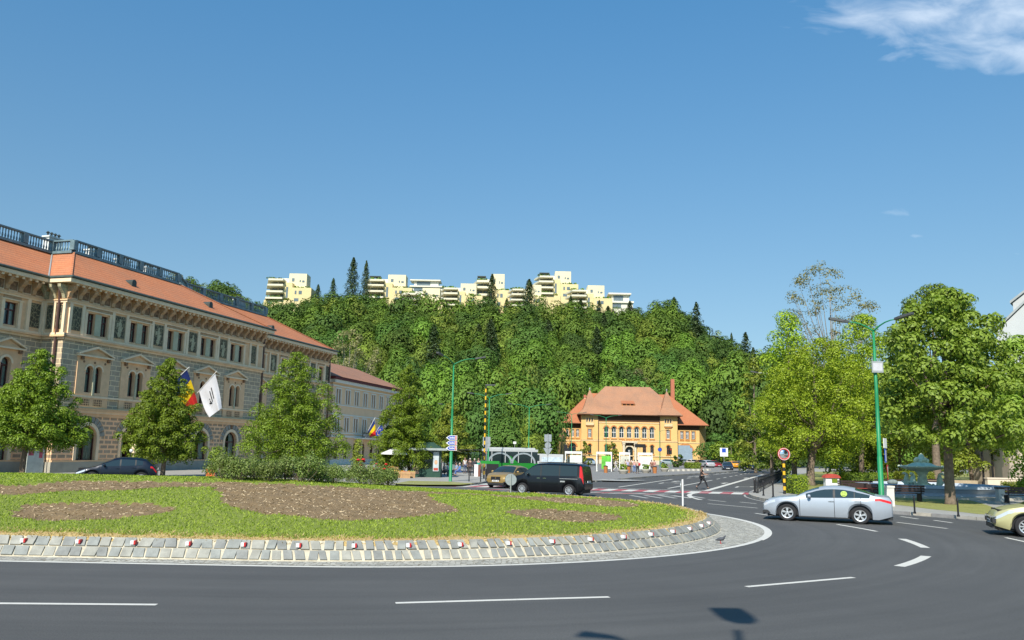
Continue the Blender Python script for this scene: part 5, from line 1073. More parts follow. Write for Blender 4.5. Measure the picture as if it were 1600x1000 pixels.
def bloom(parent,p,r,m):
    b=MB(); 
    for k in range(3):
        b.lathe((p[0],p[1],p[2]),[(r*.25,-r*.5),(r*(.55+.2*k),-r*.1+k*.1*r),(r*(.5+.25*k),r*(.55-.25*k))],m,7)
    b.sphere(p,r*.5,m,5); b.build('bloom',parent)
rows=[(x,y) for x,y in [(350,748),(372,750),(396,749),(420,752),(446,751),(470,753),(496,753),(520,755),(545,755),(568,757),(590,758),(605,759),(362,741),(386,742),(412,742),(438,743),(465,743),(492,744),(520,745),(548,747),(575,749),(598,752)]]
for i,(px,py) in enumerate(rows):
    x,y,z=hit(px,py) if i<12 else hit(px,py+3)
    if i>=12: y+=1.3; z=float(mound(np.array(x),np.array(y)))
    t=thing('rose_bush','dense green rose bush in the bed on the roundabout island','bush',(x,y,z-.03),random.uniform(0,6.28),'rose bushes on the island')
    me=ROSE[i%4]; s=random.uniform(.85,1.08)
    for nm,m_ in zip(('foliage','stems'),me):
        o=bpy.data.objects.new(nm,m_); COL.objects.link(o); o.parent=t
    t.scale=(s,s,s*random.uniform(.85,1.05))
    if px>560 or i in (5,17): 
        for _ in range(4 if px>560 else 1): bloom(t,(random.uniform(-.45,.45),random.uniform(-.3,.3),random.uniform(.8,1.15)),random.uniform(.07,.12),ROSER)
        if px>590: t['label']='rose bush with red blooms at the right end of the island bed'
lg=MB()
x,y,z=hit(484,748); a=R(0)
irs=MB()
for k in range(60):
    b=random.uniform(0,6.28); l=random.uniform(.5,.95); r=random.uniform(.1,.5); ox,oy=random.uniform(-.9,.9),random.uniform(-.2,.2); w=.025
    irs.add([(ox-w,oy,0),(ox+w,oy,0),(ox+w+r*.4*math.cos(b),oy+r*.4*math.sin(b),l*.7),(ox+r*math.cos(b),oy+r*math.sin(b),l),(ox-w+r*.4*math.cos(b),oy+r*.4*math.sin(b),l*.7)],[(0,1,2,4),(4,2,3)],MAPLE)
tag(irs.build('iris_plant',loc=(x,y+1.9,z+.45)),'clump of upright sword-like leaves behind the roses at the white metal bow','plant')
hb=MB(); hb.tube([(0,0,0),(.02,0,.95),(.03,0,1.75)],.022,GREYP,6); hb.tube([(.03,0,1.74),(.3,0,1.68),(.42,0,1.3),(.40,0,.8),(.15,0,.15),(.1,0,0)],.022,GREYP,6)
tag(hb.build('metal_bow',loc=(x-.05,y+1.1,z+.25)),'thin white metal bow shaped like a letter D above the roses','pipe bow')
# clipped hedges
def hedge(x0,x1,y0,y1,h,label,n=2600,ls=.1,m=None):
    t=thing('hedge',label,'hedge',((x0+x1)/2,(y0+y1)/2,Z)); w=(x1-x0)/2; d=(y1-y0)/2; u=RNG.uniform(-1,1,(n,3)); f=RNG.integers(0,5,n); P=np.stack([u[:,0]*w,u[:,1]*d,(u[:,2]+1)/2*h],-1); N_=np.zeros((n,3))
    for k,(ax,sg) in enumerate(((0,-1),(0,1),(1,-1),(1,1),(2,1))):
        s=f==k; P[s,ax]=(w if ax==0 else d)*sg if ax<2 else h; N_[s,ax]=sg
    P+=RNG.normal(size=(n,3))*.05; N_+=RNG.normal(size=(n,3))*.5; V=leaves(P,N_,ls); c=MB(); c.box(-w+.08,w-.08,-d+.08,d-.08,0,h-.1,HILLG); c.build('branches',t); fast_mesh('foliage',V,np.arange(len(V)).reshape(-1,4),[m or MAPLE],parent=t); return t
X=atY(1247,57); hedge(X-.55,X+.5,56.5,58.5,1.15,'bright clipped hedge block right beside the round traffic mirror',2200,.1)
hedge(atY(1395,74),atY(1440,74),72,74,1.3,'long clipped hedge behind the red park benches',5000,.14,LINDEN2)
hedge(atY(1310,76),atY(1388,76),74,76,1.1,'dark clipped hedge behind the silver sedan',5000,.14,LINDEN)
hedge(atY(1071,152),atY(1091,152),150,153,1.0,'low green hedge at the edge of the library car park',1500,.25,LINDEN)
hedge(atY(1560,66),atY(1605,66),64.5,66,.8,'low hedge between the fountain and the pale wall',2500,.12,LINDEN2)
# ------------------------------------------------------------------ vehicles
def wheel(parent,x,y,r,style=0,side=-1,cap=True):
    t=MB(); w=.11; t.lathe((0,0,0),[(r*.62,-w*.9),(r*.9,-w),(r*.985,-w*.8),(r,-w*.3),(r,w*.3),(r*.985,w*.8),(r*.9,w),(r*.62,w*.9)],RUBBER,26,'y',cap=False); o=t.build('wheel',parent,smooth=False,loc=(x,y,r)); smooth_angle(o,35)
    m=MB(); s=side; m.lathe((0,0,0),[(r*.63,s*w*.9),(r*.6,s*w*.25),(.001,s*w*.25)],RIMD,22,'y',cap=False); m.lathe((0,0,0),[(r*.63,s*w*.92),(r*.66,s*w*.98),(r*.56,s*w*.9)],RIM,26,'y',cap=False); m.lathe((0,0,0),[(.055,s*w*.3),(.055,s*w*.8),(.03,s*w*.86),(.001,s*w*.86)],RIM,12,'y')
    n={0:5,1:9,2:10}[style]; hw={0:.16,1:.075,2:.065}[style]
    for k in range(n):
        a=2*math.pi*k/n+.3; c,s_=math.cos(a),math.sin(a); q=lambda rr,o_:(rr*c-o_*s_,rr*s_+o_*c); m.prism([q(.04,-.02),q(r*.6,-hw*r),q(r*.6,hw*r),q(.04,.02)],min(s*w*.55,s*w*.85),max(s*w*.55,s*w*.85),RIM)
    m.build('rim',o); return o
def car(name,label,loc,heading,sp,color,group=None,detail=True,cat='car',plate=True):
    L_,Wd=sp['L'],sp['W']; hw=Wd/2; ix=lambda k,x:float(np.interp(x,[p[0] for p in sp[k]],[p[1] for p in sp[k]]))
    t=thing(name,label,cat,loc,math.atan2(-heading[1],-heading[0]),group); r=sp['r']; Rr=r+.075
    xs=set(np.linspace(0,L_,64 if detail else 30)); 
    for a,b in sp['wins']+[sp['ws'],sp['rw']]: xs|={a,b}
    for xc in sp['wx']: xs|={xc+Rr*math.sin(q) for q in np.linspace(-1.5708,1.5708,17 if detail else 9)}
    xs=sorted(x for x in xs if 0<=x<=L_); xs=[xs[0]]+[b for a,b in zip(xs[:-1],xs[1:]) if b-a>.004]
    tum=sp.get('tum',.32); cr_=sp.get('crown',.035); sill=sp.get('sill',.2)
    def row(x,end=0):
        zb=ix('belt',x); zt=ix('top',x); zb=min(zb,zt-.01); w=hw*(1-.2*max(0,1-x/.75)**2.3-.13*max(0,1-(L_-x)/.55)**2.3); zl=sill+.12*max(0,1-x/.45)+.14*max(0,1-(L_-x)/.45)
        for xc in sp['wx']:
            d=abs(x-xc)
            if d<Rr: zl=max(zl,r+math.sqrt(max(0,Rr*Rr-d*d)))
        zl=min(zl,zb-.12); h=zt-zb; k=min(1,h/.35); yt=w*.95-tum*h
        P=[(w*.92,zl),(w*.995,zl+(zb-zl)*.28),(w,zl+(zb-zl)*.55),(w*.985,zb-.10*min(1,(zb-zl)/.4)),(w*.955,zb),(w*.95,zb+.03*k),(yt+.035*k,zt-.10*k),(yt-.03*k,zt-.035*k),(yt*.6,zt+cr_*.75),(0,zt+cr_)]
        if end: P=[(y*.86,z+(.5-z)*.14) for y,z in P]
        return P
    bld={}
    def B(n): return bld.setdefault(n,MB())
    ss=[(-.05,row(0,1))]+[(x,row(x)) for x in xs]+[(L_+.04,row(L_,1))]
    inr=lambda x,l:any(a-1e-6<=x<=b+1e-6 for a,b in l)
    for (xa,A),(xb,C_) in zip(ss[:-1],ss[1:]):
        xm=(xa+xb)/2; za=ix('top',min(max(xm,0),L_))-ix('belt',min(max(xm,0),L_))
        for j in range(9):
            key='body'; m=PAINT
            if j==5 and za>.06:
                for wi,(a,b) in enumerate(sp['wins']):
                    if a<=xm<=b: key='side_window'; m=CARGL
            if j in (7,8) and sp['ws'][0]<xm<sp['ws'][1]: key='windscreen'; m=CARGL
            if j in (7,8) and sp['rw'][0]<xm<sp['rw'][1]: key='rear_window'; m=CARGL
            if j==5 and key=='body' and za>.2 and xm>sp['wins'][0][0] and xm<sp['wins'][-1][1]: m=PLASTIC
            if j in sp.get('hlr',(3,)) and sp['hl'][0]<=xm<=sp['hl'][1] : key='headlight'; m=LENS
            if j in sp.get('tlr',(2,3)) and sp['tl'][0]<=xm<=sp['tl'][1]: key='tail_light'; m=REDL
            if j==0: m=PLASTIC if sp.get('clad') else PAINT
            for s in (1,-1):
                kk=key+('' if key in('body','windscreen','rear_window') else ('+' if s>0 else '-'))
                q=[(xa,s*A[j][0],A[j][1]),(xb,s*C_[j][0],C_[j][1]),(xb,s*C_[j+1][0],C_[j+1][1]),(xa,s*A[j+1][0],A[j+1][1])]
                B(kk).add(q if s<0 else q[::-1],[(0,1,2,3)],m)
    for x,Pr in (ss[0],ss[-1]):
        poly=[(x,-y,z) for y,z in Pr]+[(x,y,z) for y,z in Pr[::-1][1:]]; B('body').poly(poly,PAINT)
    sh=-L_/2
    for k,mb in bld.items():
        mb.v=[(a+sh,b,c) for a,b,c in mb.v]; o=mb.build(k.rstrip('+-'),t)
        # weld so that shading is continuous
        import bmesh; bm=bmesh.new(); bm.from_mesh(o.data); bmesh.ops.remove_doubles(bm,verts=bm.verts,dist=.0005); bm.normal_update(); bm.to_mesh(o.data); bm.free(); smooth_angle(o,34)
    u=MB(); u.box(sh+.12,sh+L_-.12,-hw+.24,hw-.24,.17,min(ix('belt',L_*.5)-.1,.85),BLACKP)
    for xc in sp['wx']: u.box(sh+xc-Rr-.05,sh+xc+Rr+.05,-hw+.16,-hw+.235,.25,Rr*2-.05,BLACKP); u.box(sh+xc-Rr-.05,sh+xc+Rr+.05,hw-.235,hw-.16,.25,Rr*2-.05,BLACKP)
    u.build('underbody',t)
    for xc in sp['wx']:
        for s in (-1,1): wheel(t,sh+xc,s*(hw-.125),r,sp.get('rim',0),s)
    if plate:
        for xx,nm in ((-.075,'number_plate'),(L_+.055,'number_plate')):
            zz=sp.get('pz',(.42,.55))[0 if xx<0 else 1]; p=MB(); p.box(sh+xx-.012,sh+xx+.012,-.26,.26,zz,zz+.11,WHITEP)
            for k in range(7): 
                if k!=2: p.box(sh+xx-.016 if xx<0 else sh+xx+.013,sh+xx-.013 if xx<0 else sh+xx+.016,-.21+k*.06,-.17+k*.06,zz+.025,zz+.085,BLKPAINT)
            p.build(nm,t)
    g=MB(); zf=ix('top',0); 
    g.box(sh-.072,sh-.02,-.36*Wd/1.8,.36*Wd/1.8,zf-.17,zf-.06,PLASTIC); g.box(sh-.07,sh-.0,-.62*Wd/1.8,.62*Wd/1.8,.24,.38,PLASTIC); g.build('grille',t)
    if detail:
        for s in (-1,1):
            hd=MB()
            for x in sp['handles']: hd.box(sh+x-.1,sh+x+.1,s*hw*.985-.02,s*hw*.985+.02,ix('belt',x)-.13,ix('belt',x)-.10,sp.get('hm',CHROME))
            hd.build('door_handle',t)
            sm=MB()
            for x in sp['seams']:
                Pr=row(x)
                for j in range(0,5): sm.quad((sh+x-.009,s*(Pr[j][0]+.003),Pr[j][1]),(sh+x+.009,s*(Pr[j][0]+.003),Pr[j][1]),(sh+x+.009,s*(Pr[j+1][0]+.003),Pr[j+1][1]),(sh+x-.009,s*(Pr[j+1][0]+.003),Pr[j+1][1]),BLACKP)
            sm.build('door_seam',t)
            mr=MB(); x=sp['mir']; z=ix('belt',x)+.1; mr.sphere((sh+x,s*(hw+.09),z),.1,sp.get('mm',PAINT),8,(.7,1.05,.8)); mr.tube([(sh+x+.03,s*hw*.93,z-.06),(sh+x,s*(hw+.05),z-.03)],.025,PLASTIC,5); mr.build('mirror',t,smooth=True)
            if sp.get('chrome'):
                cm=MB(); xs_=np.linspace(sp['wins'][0][0]+.05,sp['wins'][-1][1],20)
                cm.tube([(sh+x,s*(row(x)[5][0]+.004),row(x)[5][1]) for x in xs_],.012,CHROME,4); cm.build('window_trim',t)
    return t
SEDAN=dict(L=4.69,W=1.83,r=.335,wx=(.9,3.58),top=[(0,.70),(.06,.79),(.25,.88),(.6,.96),(1.1,1.02),(1.25,1.05),(1.65,1.25),(2.0,1.38),(2.3,1.45),(2.65,1.475),(3.0,1.465),(3.4,1.40),(3.8,1.28),(4.1,1.17),(4.3,1.13),(4.58,1.12),(4.66,1.08),(4.69,.98)],
  belt=[(0,.68),(.25,.82),(.6,.90),(1.2,.95),(2,.97),(3.8,1.03),(4.3,1.06),(4.69,.95)],ws=(1.25,2.1),rw=(3.42,4.12),wins=[(1.62,2.62),(2.70,3.38),(3.41,3.95)],hl=(.0,.42),tl=(4.12,4.69),tlr=(3,),handles=(2.55,3.5),seams=(1.38,2.66,3.62),mir=1.75,pz=(.38,.82),mm=PAINT,chrome=False,rim=0,hm=CHROME,sill=.2)
HATCH=dict(L=4.32,W=1.79,r=.325,wx=(.86,3.5),top=[(0,.62),(.1,.72),(.5,.83),(1.05,.95),(1.5,1.2),(1.95,1.4),(2.4,1.475),(3.2,1.45),(3.75,1.36),(4.05,1.12),(4.2,.98),(4.32,.72)],
  belt=[(0,.6),(.5,.78),(1.2,.92),(2,.95),(3.6,1.02),(4.1,.98),(4.32,.7)],ws=(1.1,1.95),rw=(3.72,4.12),wins=[(1.35,2.3),(2.38,3.12),(3.2,3.55)],hl=(0,.5),tl=(3.95,4.3),tlr=(3,),handles=(2.2,3.1),seams=(1.3,2.34,3.3),mir=1.5,pz=(.38,.78),rim=0,hm=PAINT)
MPV=dict(L=4.3,W=1.82,r=.335,wx=(.88,3.52),top=[(0,.62),(.08,.78),(.4,.90),(.95,1.0),(1.5,1.28),(2.0,1.48),(2.4,1.54),(3.3,1.53),(3.9,1.42),(4.15,1.05),(4.3,.7)],
  belt=[(0,.6),(.4,.84),(1.1,.94),(2,.97),(3.6,1.02),(4.1,.95),(4.3,.68)],ws=(.95,1.95),rw=(3.8,4.12),wins=[(1.25,2.3),(2.38,3.15),(3.22,3.65)],hl=(0,.62),tl=(3.95,4.28),tlr=(3,),handles=(2.2,3.1),seams=(1.2,2.34,3.3),mir=1.5,pz=(.40,.78),rim=1,hm=PAINT)
SUVS=dict(L=4.36,W=1.85,r=.35,wx=(.88,3.55),top=[(0,.72),(.08,.86),(.5,.98),(1.1,1.06),(1.5,1.28),(1.95,1.48),(2.4,1.54),(3.2,1.52),(3.8,1.4),(4.15,1.1),(4.36,.8)],
  belt=[(0,.7),(.5,.92),(1.2,1.02),(2,1.04),(3.6,1.08),(4.1,1.04),(4.36,.78)],ws=(1.1,1.95),rw=(3.7,4.12),wins=[(1.4,2.3),(2.38,3.15),(3.22,3.6)],hl=(0,.4),tl=(3.95,4.34),tlr=(3,),handles=(2.2,3.1),seams=(1.25,2.34,3.3),mir=1.5,pz=(.45,.8),rim=0,clad=True,sill=.25,hm=PAINT)
VAN=dict(L=4.82,W=1.9,r=.34,wx=(.92,3.95),top=[(0,.78),(.08,.98),(.5,1.10),(.85,1.18),(1.15,1.42),(1.55,1.72),(1.85,1.84),(2.4,1.87),(4.4,1.85),(4.62,1.80),(4.70,1.7),(4.78,1.2),(4.82,.75)],
  belt=[(0,.75),(.5,1.02),(1.0,1.10),(4.5,1.14),(4.7,1.05),(4.82,.7)],ws=(.87,1.62),rw=(4.69,4.78),wins=[(1.12,2.1),(2.18,3.3),(3.38,4.45)],hl=(0,.42),tl=(4.56,4.82),tlr=(4,5,6),handles=(2.0,2.4),seams=(1.05,2.14,3.34,4.5),mir=1.35,pz=(.45,.78),rim=2,tum=.14,crown=.03,sill=.24,hm=CHROME)
def at(px,Y,z=0): return (atY(px,Y),Y,z)
SILV=(.36,.40,.45); 
SEDAN['r']=.345
c_=car('silver_sedan','silver sedan with a round yellow-green smiling sticker on its rear side window','sedan' and at(1289,35.0),(-math.cos(R(24)),math.sin(R(24))),SEDAN,SILV); paint(c_,SILV); c_.scale=(1.03,1,.965)
st_=MB(); st_.lathe((0,0,0),[(.12,-.004),(.12,.0),(.001,.001)],mat('sticker_green',(.30,.44,.03),.5,0,0),20,'y')
for s in (-1,1): st_.tube([(s*.045-.025,-.007,.03),(s*.045,-.007,.045),(s*.045+.025,-.007,.03)],.008,BLKPAINT,4)
st_.tube([(.06*math.cos(a),-.007,-.02+.06*math.sin(a)) for a in np.linspace(-2.6,-.54,7)],.008,BLKPAINT,4)
o=st_.build('round_sticker',c_,loc=(3.02-4.69/2,-.845,1.20)); o.rotation_euler=(R(-19),0,0)
# exhaust-side lower bumper on the sedan
b=MB(); b.box(2.2,2.38,-.7,.7,.2,.3,PLASTIC); b.box(-1.0,.85,-.905,-.86,.19,.235,PLASTIC); b.box(-2.36,-2.1,-.8,-.55,.3,.42,PLASTIC); b.build('bumper_trim',c_)
g_=car('gold_hatchback','pale gold-green hatchback entering at the right picture edge','car' and (atY(1583,30.4)+1.2,29.7,0),(-.93,.36),MPV,(.52,.49,.25)); paint(g_,(.52,.49,.25))
b=MB()
for s in (-1,1): b.box(-2.225,-2.12,s*.62-.16,s*.62+.16,.42,.56,PLASTIC); b.box(-2.235,-2.2,s*.42-.015,s*.42+.015,.40,.62,CHROME)
b.box(-2.22,-2.1,-.75,.75,.60,.635,CHROME); b.build('bumper_trim',g_); g_.scale=(1.05,1.05,1.05)
d_=car('dark_hatchback','dark blue hatchback driving past the palace behind the left end of the island',at(187,54.5,.12),(-.94,-.34),HATCH,(.012,.022,.045)); paint(d_,(.004,.008,.018)); d_.scale=(1.08,1.08,1.1)
v_=car('black_van','black passenger van behind the island in the middle of the picture',at(861,51.3,.05),(-.90,.43),VAN,(.004,.005,.007),cat='van'); paint(v_,(.004,.005,.007))
b=MB(); b.box(.95,2.1,-.965,-.952,.99,1.015,GREYP); b.box(1.0,1.3,-.965,-.952,.80,.88,GREYP); b.build('side_trim',v_)
for s in (-1,1): b=MB(); b.tube([(-.5,s*.72,1.92),(2.0,s*.72,1.92)],.022,BLACKP,6); b.build('roof_rail',v_)
s_=car('gold_suv','gold compact crossover with black grille half hidden behind the black van',at(796,62),(-.42,-.9),SUVS,(.30,.20,.065)); paint(s_,(.30,.20,.065))
b=MB(); 
for s in (-1,1): b.box(-2.27,-2.1,s*.19-.16,s*.19+.16,.63,.80,BLACKP)
b.build('kidney_grille',s_)
# moving and parked cars far down the avenue
GPK='cars parked along the avenue by the library'
far=[]
hatchF=car('parked_car','white hatchback parked nearest the orange library corner',at(1083,200),(.3,-1),HATCH,(.7,.7,.7),GPK,False); paint(hatchF,(.72,.72,.72))
suvF=car('parked_car','silver parked car seen from behind, right of the white one',at(1103,168),(-.25,1),SUVS,(.5,.5,.5),GPK,False); paint(suvF,(.45,.46,.48))
def pc(src,px,Y,col,lab,hd=(.3,-1)): return dup(src,at(px,Y),math.atan2(-hd[1],-hd[0]),lab,color=col)
pc(hatchF,1068,206,(.2,.21,.23),'grey hatchback parked at the library end of the row')
pc(hatchF,1093,190,(.03,.035,.045),'dark car parked between the white and the silver one',(-.2,1))
pc(hatchF,1116,176,(.42,.03,.05),'dark red car parked just right of the silver one',(.2,-1))
pc(suvF,1125,182,(.7,.7,.7),'white car parked right of the dark red one',(.2,-1))
pc(suvF,1143,163,(.75,.33,.03),'orange car parked behind the dark blue moving car',(-.2,1))
pc(hatchF,1156,172,(.22,.25,.3),'grey-blue parked car right of the orange car',(.2,-1))
pc(hatchF,1163,183,(.6,.62,.64),'light silver car parked behind the second moving car',(.2,-1))
pc(suvF,1177,180,(.7,.72,.72),'white car parked last at the far right of the row',(1,-.25))
pc(hatchF,1190,188,(.5,.5,.5),'grey car parked beyond the row by the trees',(1,-.2))
pc(suvF,1028,206,(.7,.7,.7),'white car parked before the library, right of its door',(1,-.3))
pc(hatchF,1046,196,(.3,.36,.36),'greenish grey car parked before the library, left of the dark shrub',(.9,-.4))
pc(hatchF,1040,212,(.6,.63,.66),'pale silver car parked close to the library wall',(.4,-1))
pc(suvF,921,168,(.35,.42,.48),'blue-grey car parked left of the tall shelters',(.1,-1))
pc(hatchF,868,172,(.2,.26,.32),'slate car parked behind the grey sign post',(.1,-1))
pc(hatchF,845,178,(.6,.6,.6),'light car parked left of the slate one',(.1,-1))
m1=dup(hatchF,at(1136,143),math.atan2(.98,.2),'dark blue car driving towards the roundabout on the avenue',color=(.015,.03,.06)); m1.name='moving_car'; del m1['group']
m2=dup(suvF,at(1166,158),math.atan2(.98,-.1),'second dark car driving down the avenue further back',color=(.02,.035,.05)); m2.name='moving_car'; del m2['group']
m3=dup(suvF,at(1548,99,.12),math.atan2(0,1)+.15,'blue car parked behind the dark posts at the right edge',color=(.10,.2,.32)); m3.name='parked_car'; del m3['group']
# the bus
GRN=mat('bus_green',(.02,.22,.03),.35,0,.05); BUSW=mat('bus_white',(.5,.52,.52),.35,0,.05); BUSG=mat('bus_arc_grey',(.35,.40,.42),.4,.1,.1)
BX=atY(797,101); bus=thing('city_bus','green and white city bus standing at the stop left of the black van','bus',(BX,106,0),R(24))
b=MB(); Lb=6.6
b.box(-Lb/2,Lb/2,-1.25,1.25,.35,1.15,GRN); b.box(-Lb/2+.04,Lb/2-.04,-1.22,1.22,1.152,2.55,CARGL); b.box(-Lb/2,Lb/2,-1.25,1.25,2.552,2.85,BUSW); b.box(-Lb/2+.3,Lb/2-.3,-1.05,1.05,2.852,3.05,BUSW); b.build('body',bus)
b=MB()
for x0,s in ((-1.9,1),(1.3,1)):
    for k in range(12):
        a=math.pi*k/12; a2=math.pi*(k+1)/12; q=lambda r_,t_:(x0+r_*1.25*math.cos(t_),1.1+r_*math.sin(t_)); b.prism([q(1.15,a),q(1.35,a),q(1.35,a2),q(1.15,a2)],-1.29,-1.252,BUSG)
for x in (-.7,): b.prism([(x,1.15),(x+1.3,1.15),(x+.25,2.0),(x,2.0)],-1.285,-1.253,GRN)
b.build('side_graphics',bus)
b=MB()
for x in (-3.0,-1.2,.6,2.4): b.box(x-.05,x+.05,-1.27,-1.251,1.2,2.55,BUSW)
b.build('pillar',bus)
for x in (-2.3,2.3):
    for s in (-1,1): wheel(bus,x,s*1.12,.48,2,s)
b=MB(); b.box(-Lb/2-.03,-Lb/2-.002,-.8,.8,2.2,2.5,BLACKP); b.box(-Lb/2-.035,-Lb/2-.031,-.5,.5,2.28,2.42,ORNL); b.build('destination_display',bus)
b=MB(); b.tube([(-Lb/2,-1.15,2.5),(-Lb/2-.35,-1.45,2.3),(-Lb/2-.35,-1.45,1.9)],.05,BLACKP,5); b.build('mirror',bus)
def whitevan(px,Y,lab,L_=5.5,col=BUSW):
    t=thing('white_van',lab,'van',at(px,Y),R(10)); b=MB(); b.prism([(-L_/2,.35),(L_/2,.35),(L_/2,2.3),(-L_/2+1.5,2.35),(-L_/2+.7,1.35),(-L_/2,1.1)],-.95,.95,col); b.build('body',t); b=MB(); b.prism([(-L_/2+.8,1.4),(-L_/2+1.45,2.2),(-L_/2+2.3,2.2),(-L_/2+2.3,1.4)],-.97,-.952,CARGL); b.build('side_window',t); b=MB(); b.box(-L_/2+2.6,L_/2-.2,-.97,-.952,1.3,1.9,mat('pale_poster',(.5,.6,.68),.6,0,.3,3)); b.build('poster',t)
    for x in (-L_/2+.95,L_/2-.95):
        for s in (-1,1): wheel(t,x,s*.83,.34,1,s)
whitevan(846,112,'white box van standing between the bus and the grey sign post')
whitevan(820,124,'white delivery van half hidden behind the bus rear')
# ------------------------------------------------------------------ people
def skin(name,V,Ed,Rd,root=0,sub=1,mats=None,parent=None):
    me=bpy.data.meshes.new(name); me.from_pydata([tuple(v) for v in V],Ed,[]); o=bpy.data.objects.new(name,me); COL.objects.link(o)
    o.modifiers.new('s','SKIN'); 
    if sub: o.modifiers.new('b','SUBSURF').levels=sub; o.modifiers['b'].render_levels=sub
    if not me.skin_vertices: 
        me.attributes
    sv=me.skin_vertices[0].data if me.skin_vertices else None
    if sv is None: bpy.context.view_layer.update(); sv=me.skin_vertices[0].data
    for i,r in enumerate(Rd): sv[i].radius=(r if hasattr(r,'__len__') else (r,r)); sv[i].use_root=(i==root)
    dg=bpy.context.evaluated_depsgraph_get(); dg.update(); ev=o.evaluated_get(dg); nm=bpy.data.meshes.new_from_object(ev); bpy.data.objects.remove(o)
    nm.name=name; nm.materials.clear()
    for m in (mats or [CLOTH]): nm.materials.append(m)
    nm.polygons.foreach_set('use_smooth',[True]*len(nm.polygons)); o=bpy.data.objects.new(name,nm); COL.objects.link(o)
    if parent: o.parent=parent
    return o
def pose(kind):
    J=dict(pel=(0,0,.95),spi=(0,0,1.12),che=(0,0,1.32),nb=(0,.01,1.47),nk=(0,0,1.53),hd=(0,-.02,1.62),ht=(0,-.01,1.69))
    for s,S_ in ((-1,'l'),(1,'r')):
        J['sh'+S_]=(s*.17,0,1.42); J['el'+S_]=(s*.23,.02,1.15); J['wr'+S_]=(s*.24,-.06,.92); J['ha'+S_]=(s*.24,-.09,.84)
        J['hi'+S_]=(s*.09,0,.91); J['kn'+S_]=(s*.10,-.01,.5); J['an'+S_]=(s*.11,.03,.09); J['to'+S_]=(s*.12,-.12,.04)
    if kind=='walk':
        J.update(knl=(-.09,-.26,.55),anl=(-.09,-.42,.12),tol=(-.09,-.57,.09),knr=(.09,.06,.50),anr=(.09,.40,.20),tor=(.09,.33,.05),ell=(-.22,-.05,1.16),wrl=(-.16,-.30,1.12),hal=(-.13,-.38,1.13),elr=(.22,-.04,1.15),wrr=(.15,-.30,1.08),har=(.12,-.38,1.08))
    if kind=='sit':
        J={k:(v[0],v[1],v[2]-.45) if k[:2] not in('kn','an','to') else v for k,v in J.items()}
        J.update(knl=(-.12,-.42,.5),anl=(-.12,-.45,.1),tol=(-.12,-.6,.05),knr=(.12,-.42,.5),anr=(.12,-.4,.1),tor=(.12,-.55,.05),wrl=(-.14,-.26,.58),hal=(-.12,-.34,.57),wrr=(.14,-.26,.58),har=(.12,-.34,.57))
    if kind=='stand2':
        J.update(ell=(-.24,.0,1.17),wrl=(-.12,-.2,1.08),hal=(-.06,-.25,1.12),knl=(-.12,-.06,.5))
    return J
RADII=dict(pel=(.155,.115),spi=(.135,.10),che=(.165,.115),nb=(.07,.06),nk=(.052,.055),hd=(.078,.095),ht=(.06,.075),sh=.058,el=.04,wr=.029,ha=.033,hi=.088,kn=.055,an=.038,to=.032)
ED=[('pel','spi'),('spi','che'),('che','nb'),('nb','nk'),('nk','hd'),('hd','ht')]+[(a+S_,b+S_) if a not in('che','pel') else (a,b+S_) for S_ in 'lr' for a,b in (('che','sh'),('sh','el'),('el','wr'),('wr','ha'),('pel','hi'),('hi','kn'),('kn','an'),('an','to'))]
def sub_skin(name,J,keys,extra,parent,color,root,mats=None,cut=None,fingers=False):
    ks=[k for k in keys]; V=[np.array(J[k],float) for k in ks]; Rd=[]
    for k in ks:
        r=RADII[k] if k in RADII else RADII[k[:2]]; r=(r[0]+extra,r[1]+extra) if hasattr(r,'__len__') else (r+extra,r+extra); Rd.append(r)
    E_=[(ks.index(a),ks.index(b)) for a,b in ED if a in ks and b in ks]
    if cut:
        for a,b,f in cut:      # a sleeve or hem that ends a part of the way along a bone
            if a in ks: V.append(np.array(J[a])*(1-f)+np.array(J[b])*f); r=RADII.get(b,RADII[b[:2]] if b[:2] in RADII else .05); r=r if not hasattr(r,'__len__') else r[0]; ra=RADII.get(a,RADII[a[:2]] if a[:2] in RADII else .05); ra=ra if not hasattr(ra,'__len__') else ra[0]; q=ra*(1-f)+r*f+extra*1.4; Rd.append((q,q)); E_.append((ks.index(a),len(V)-1))
    if fingers:
        for S_,s in (('l',-1),('r',1)):
            h=np.array(J['ha'+S_]); d=h-np.array(J['wr'+S_]); d/=np.linalg.norm(d); side=np.cross(d,[0,0,1.]) if abs(d[2])<.8 else np.array([0,1.,0]); side/=np.linalg.norm(side)
            for k,(o,l) in enumerate(((-.032,.06),(-.011,.075),(.011,.07),(.032,.055))):
                a=h+side*o+d*.03; V.append(a); Rd.append((.011,.011)); E_.append((ks.index('ha'+S_),len(V)-1)); V.append(a+d*l*.55+np.array([0,0,-.012])); Rd.append((.009,.009)); E_.append((len(V)-2,len(V)-1)); V.append(a+d*l+np.array([0,0,-.035])); Rd.append((.007,.007)); E_.append((len(V)-2,len(V)-1))
            a=h-d*.02+side*.04*(-s); V.append(a+d*.05+side*.02*(-s)); Rd.append((.011,.011)); E_.append((ks.index('ha'+S_),len(V)-1))
    o=skin(name,V,E_,Rd,ks.index(root),1,mats or [CLOTH],parent); o.color=(*color,1); return o
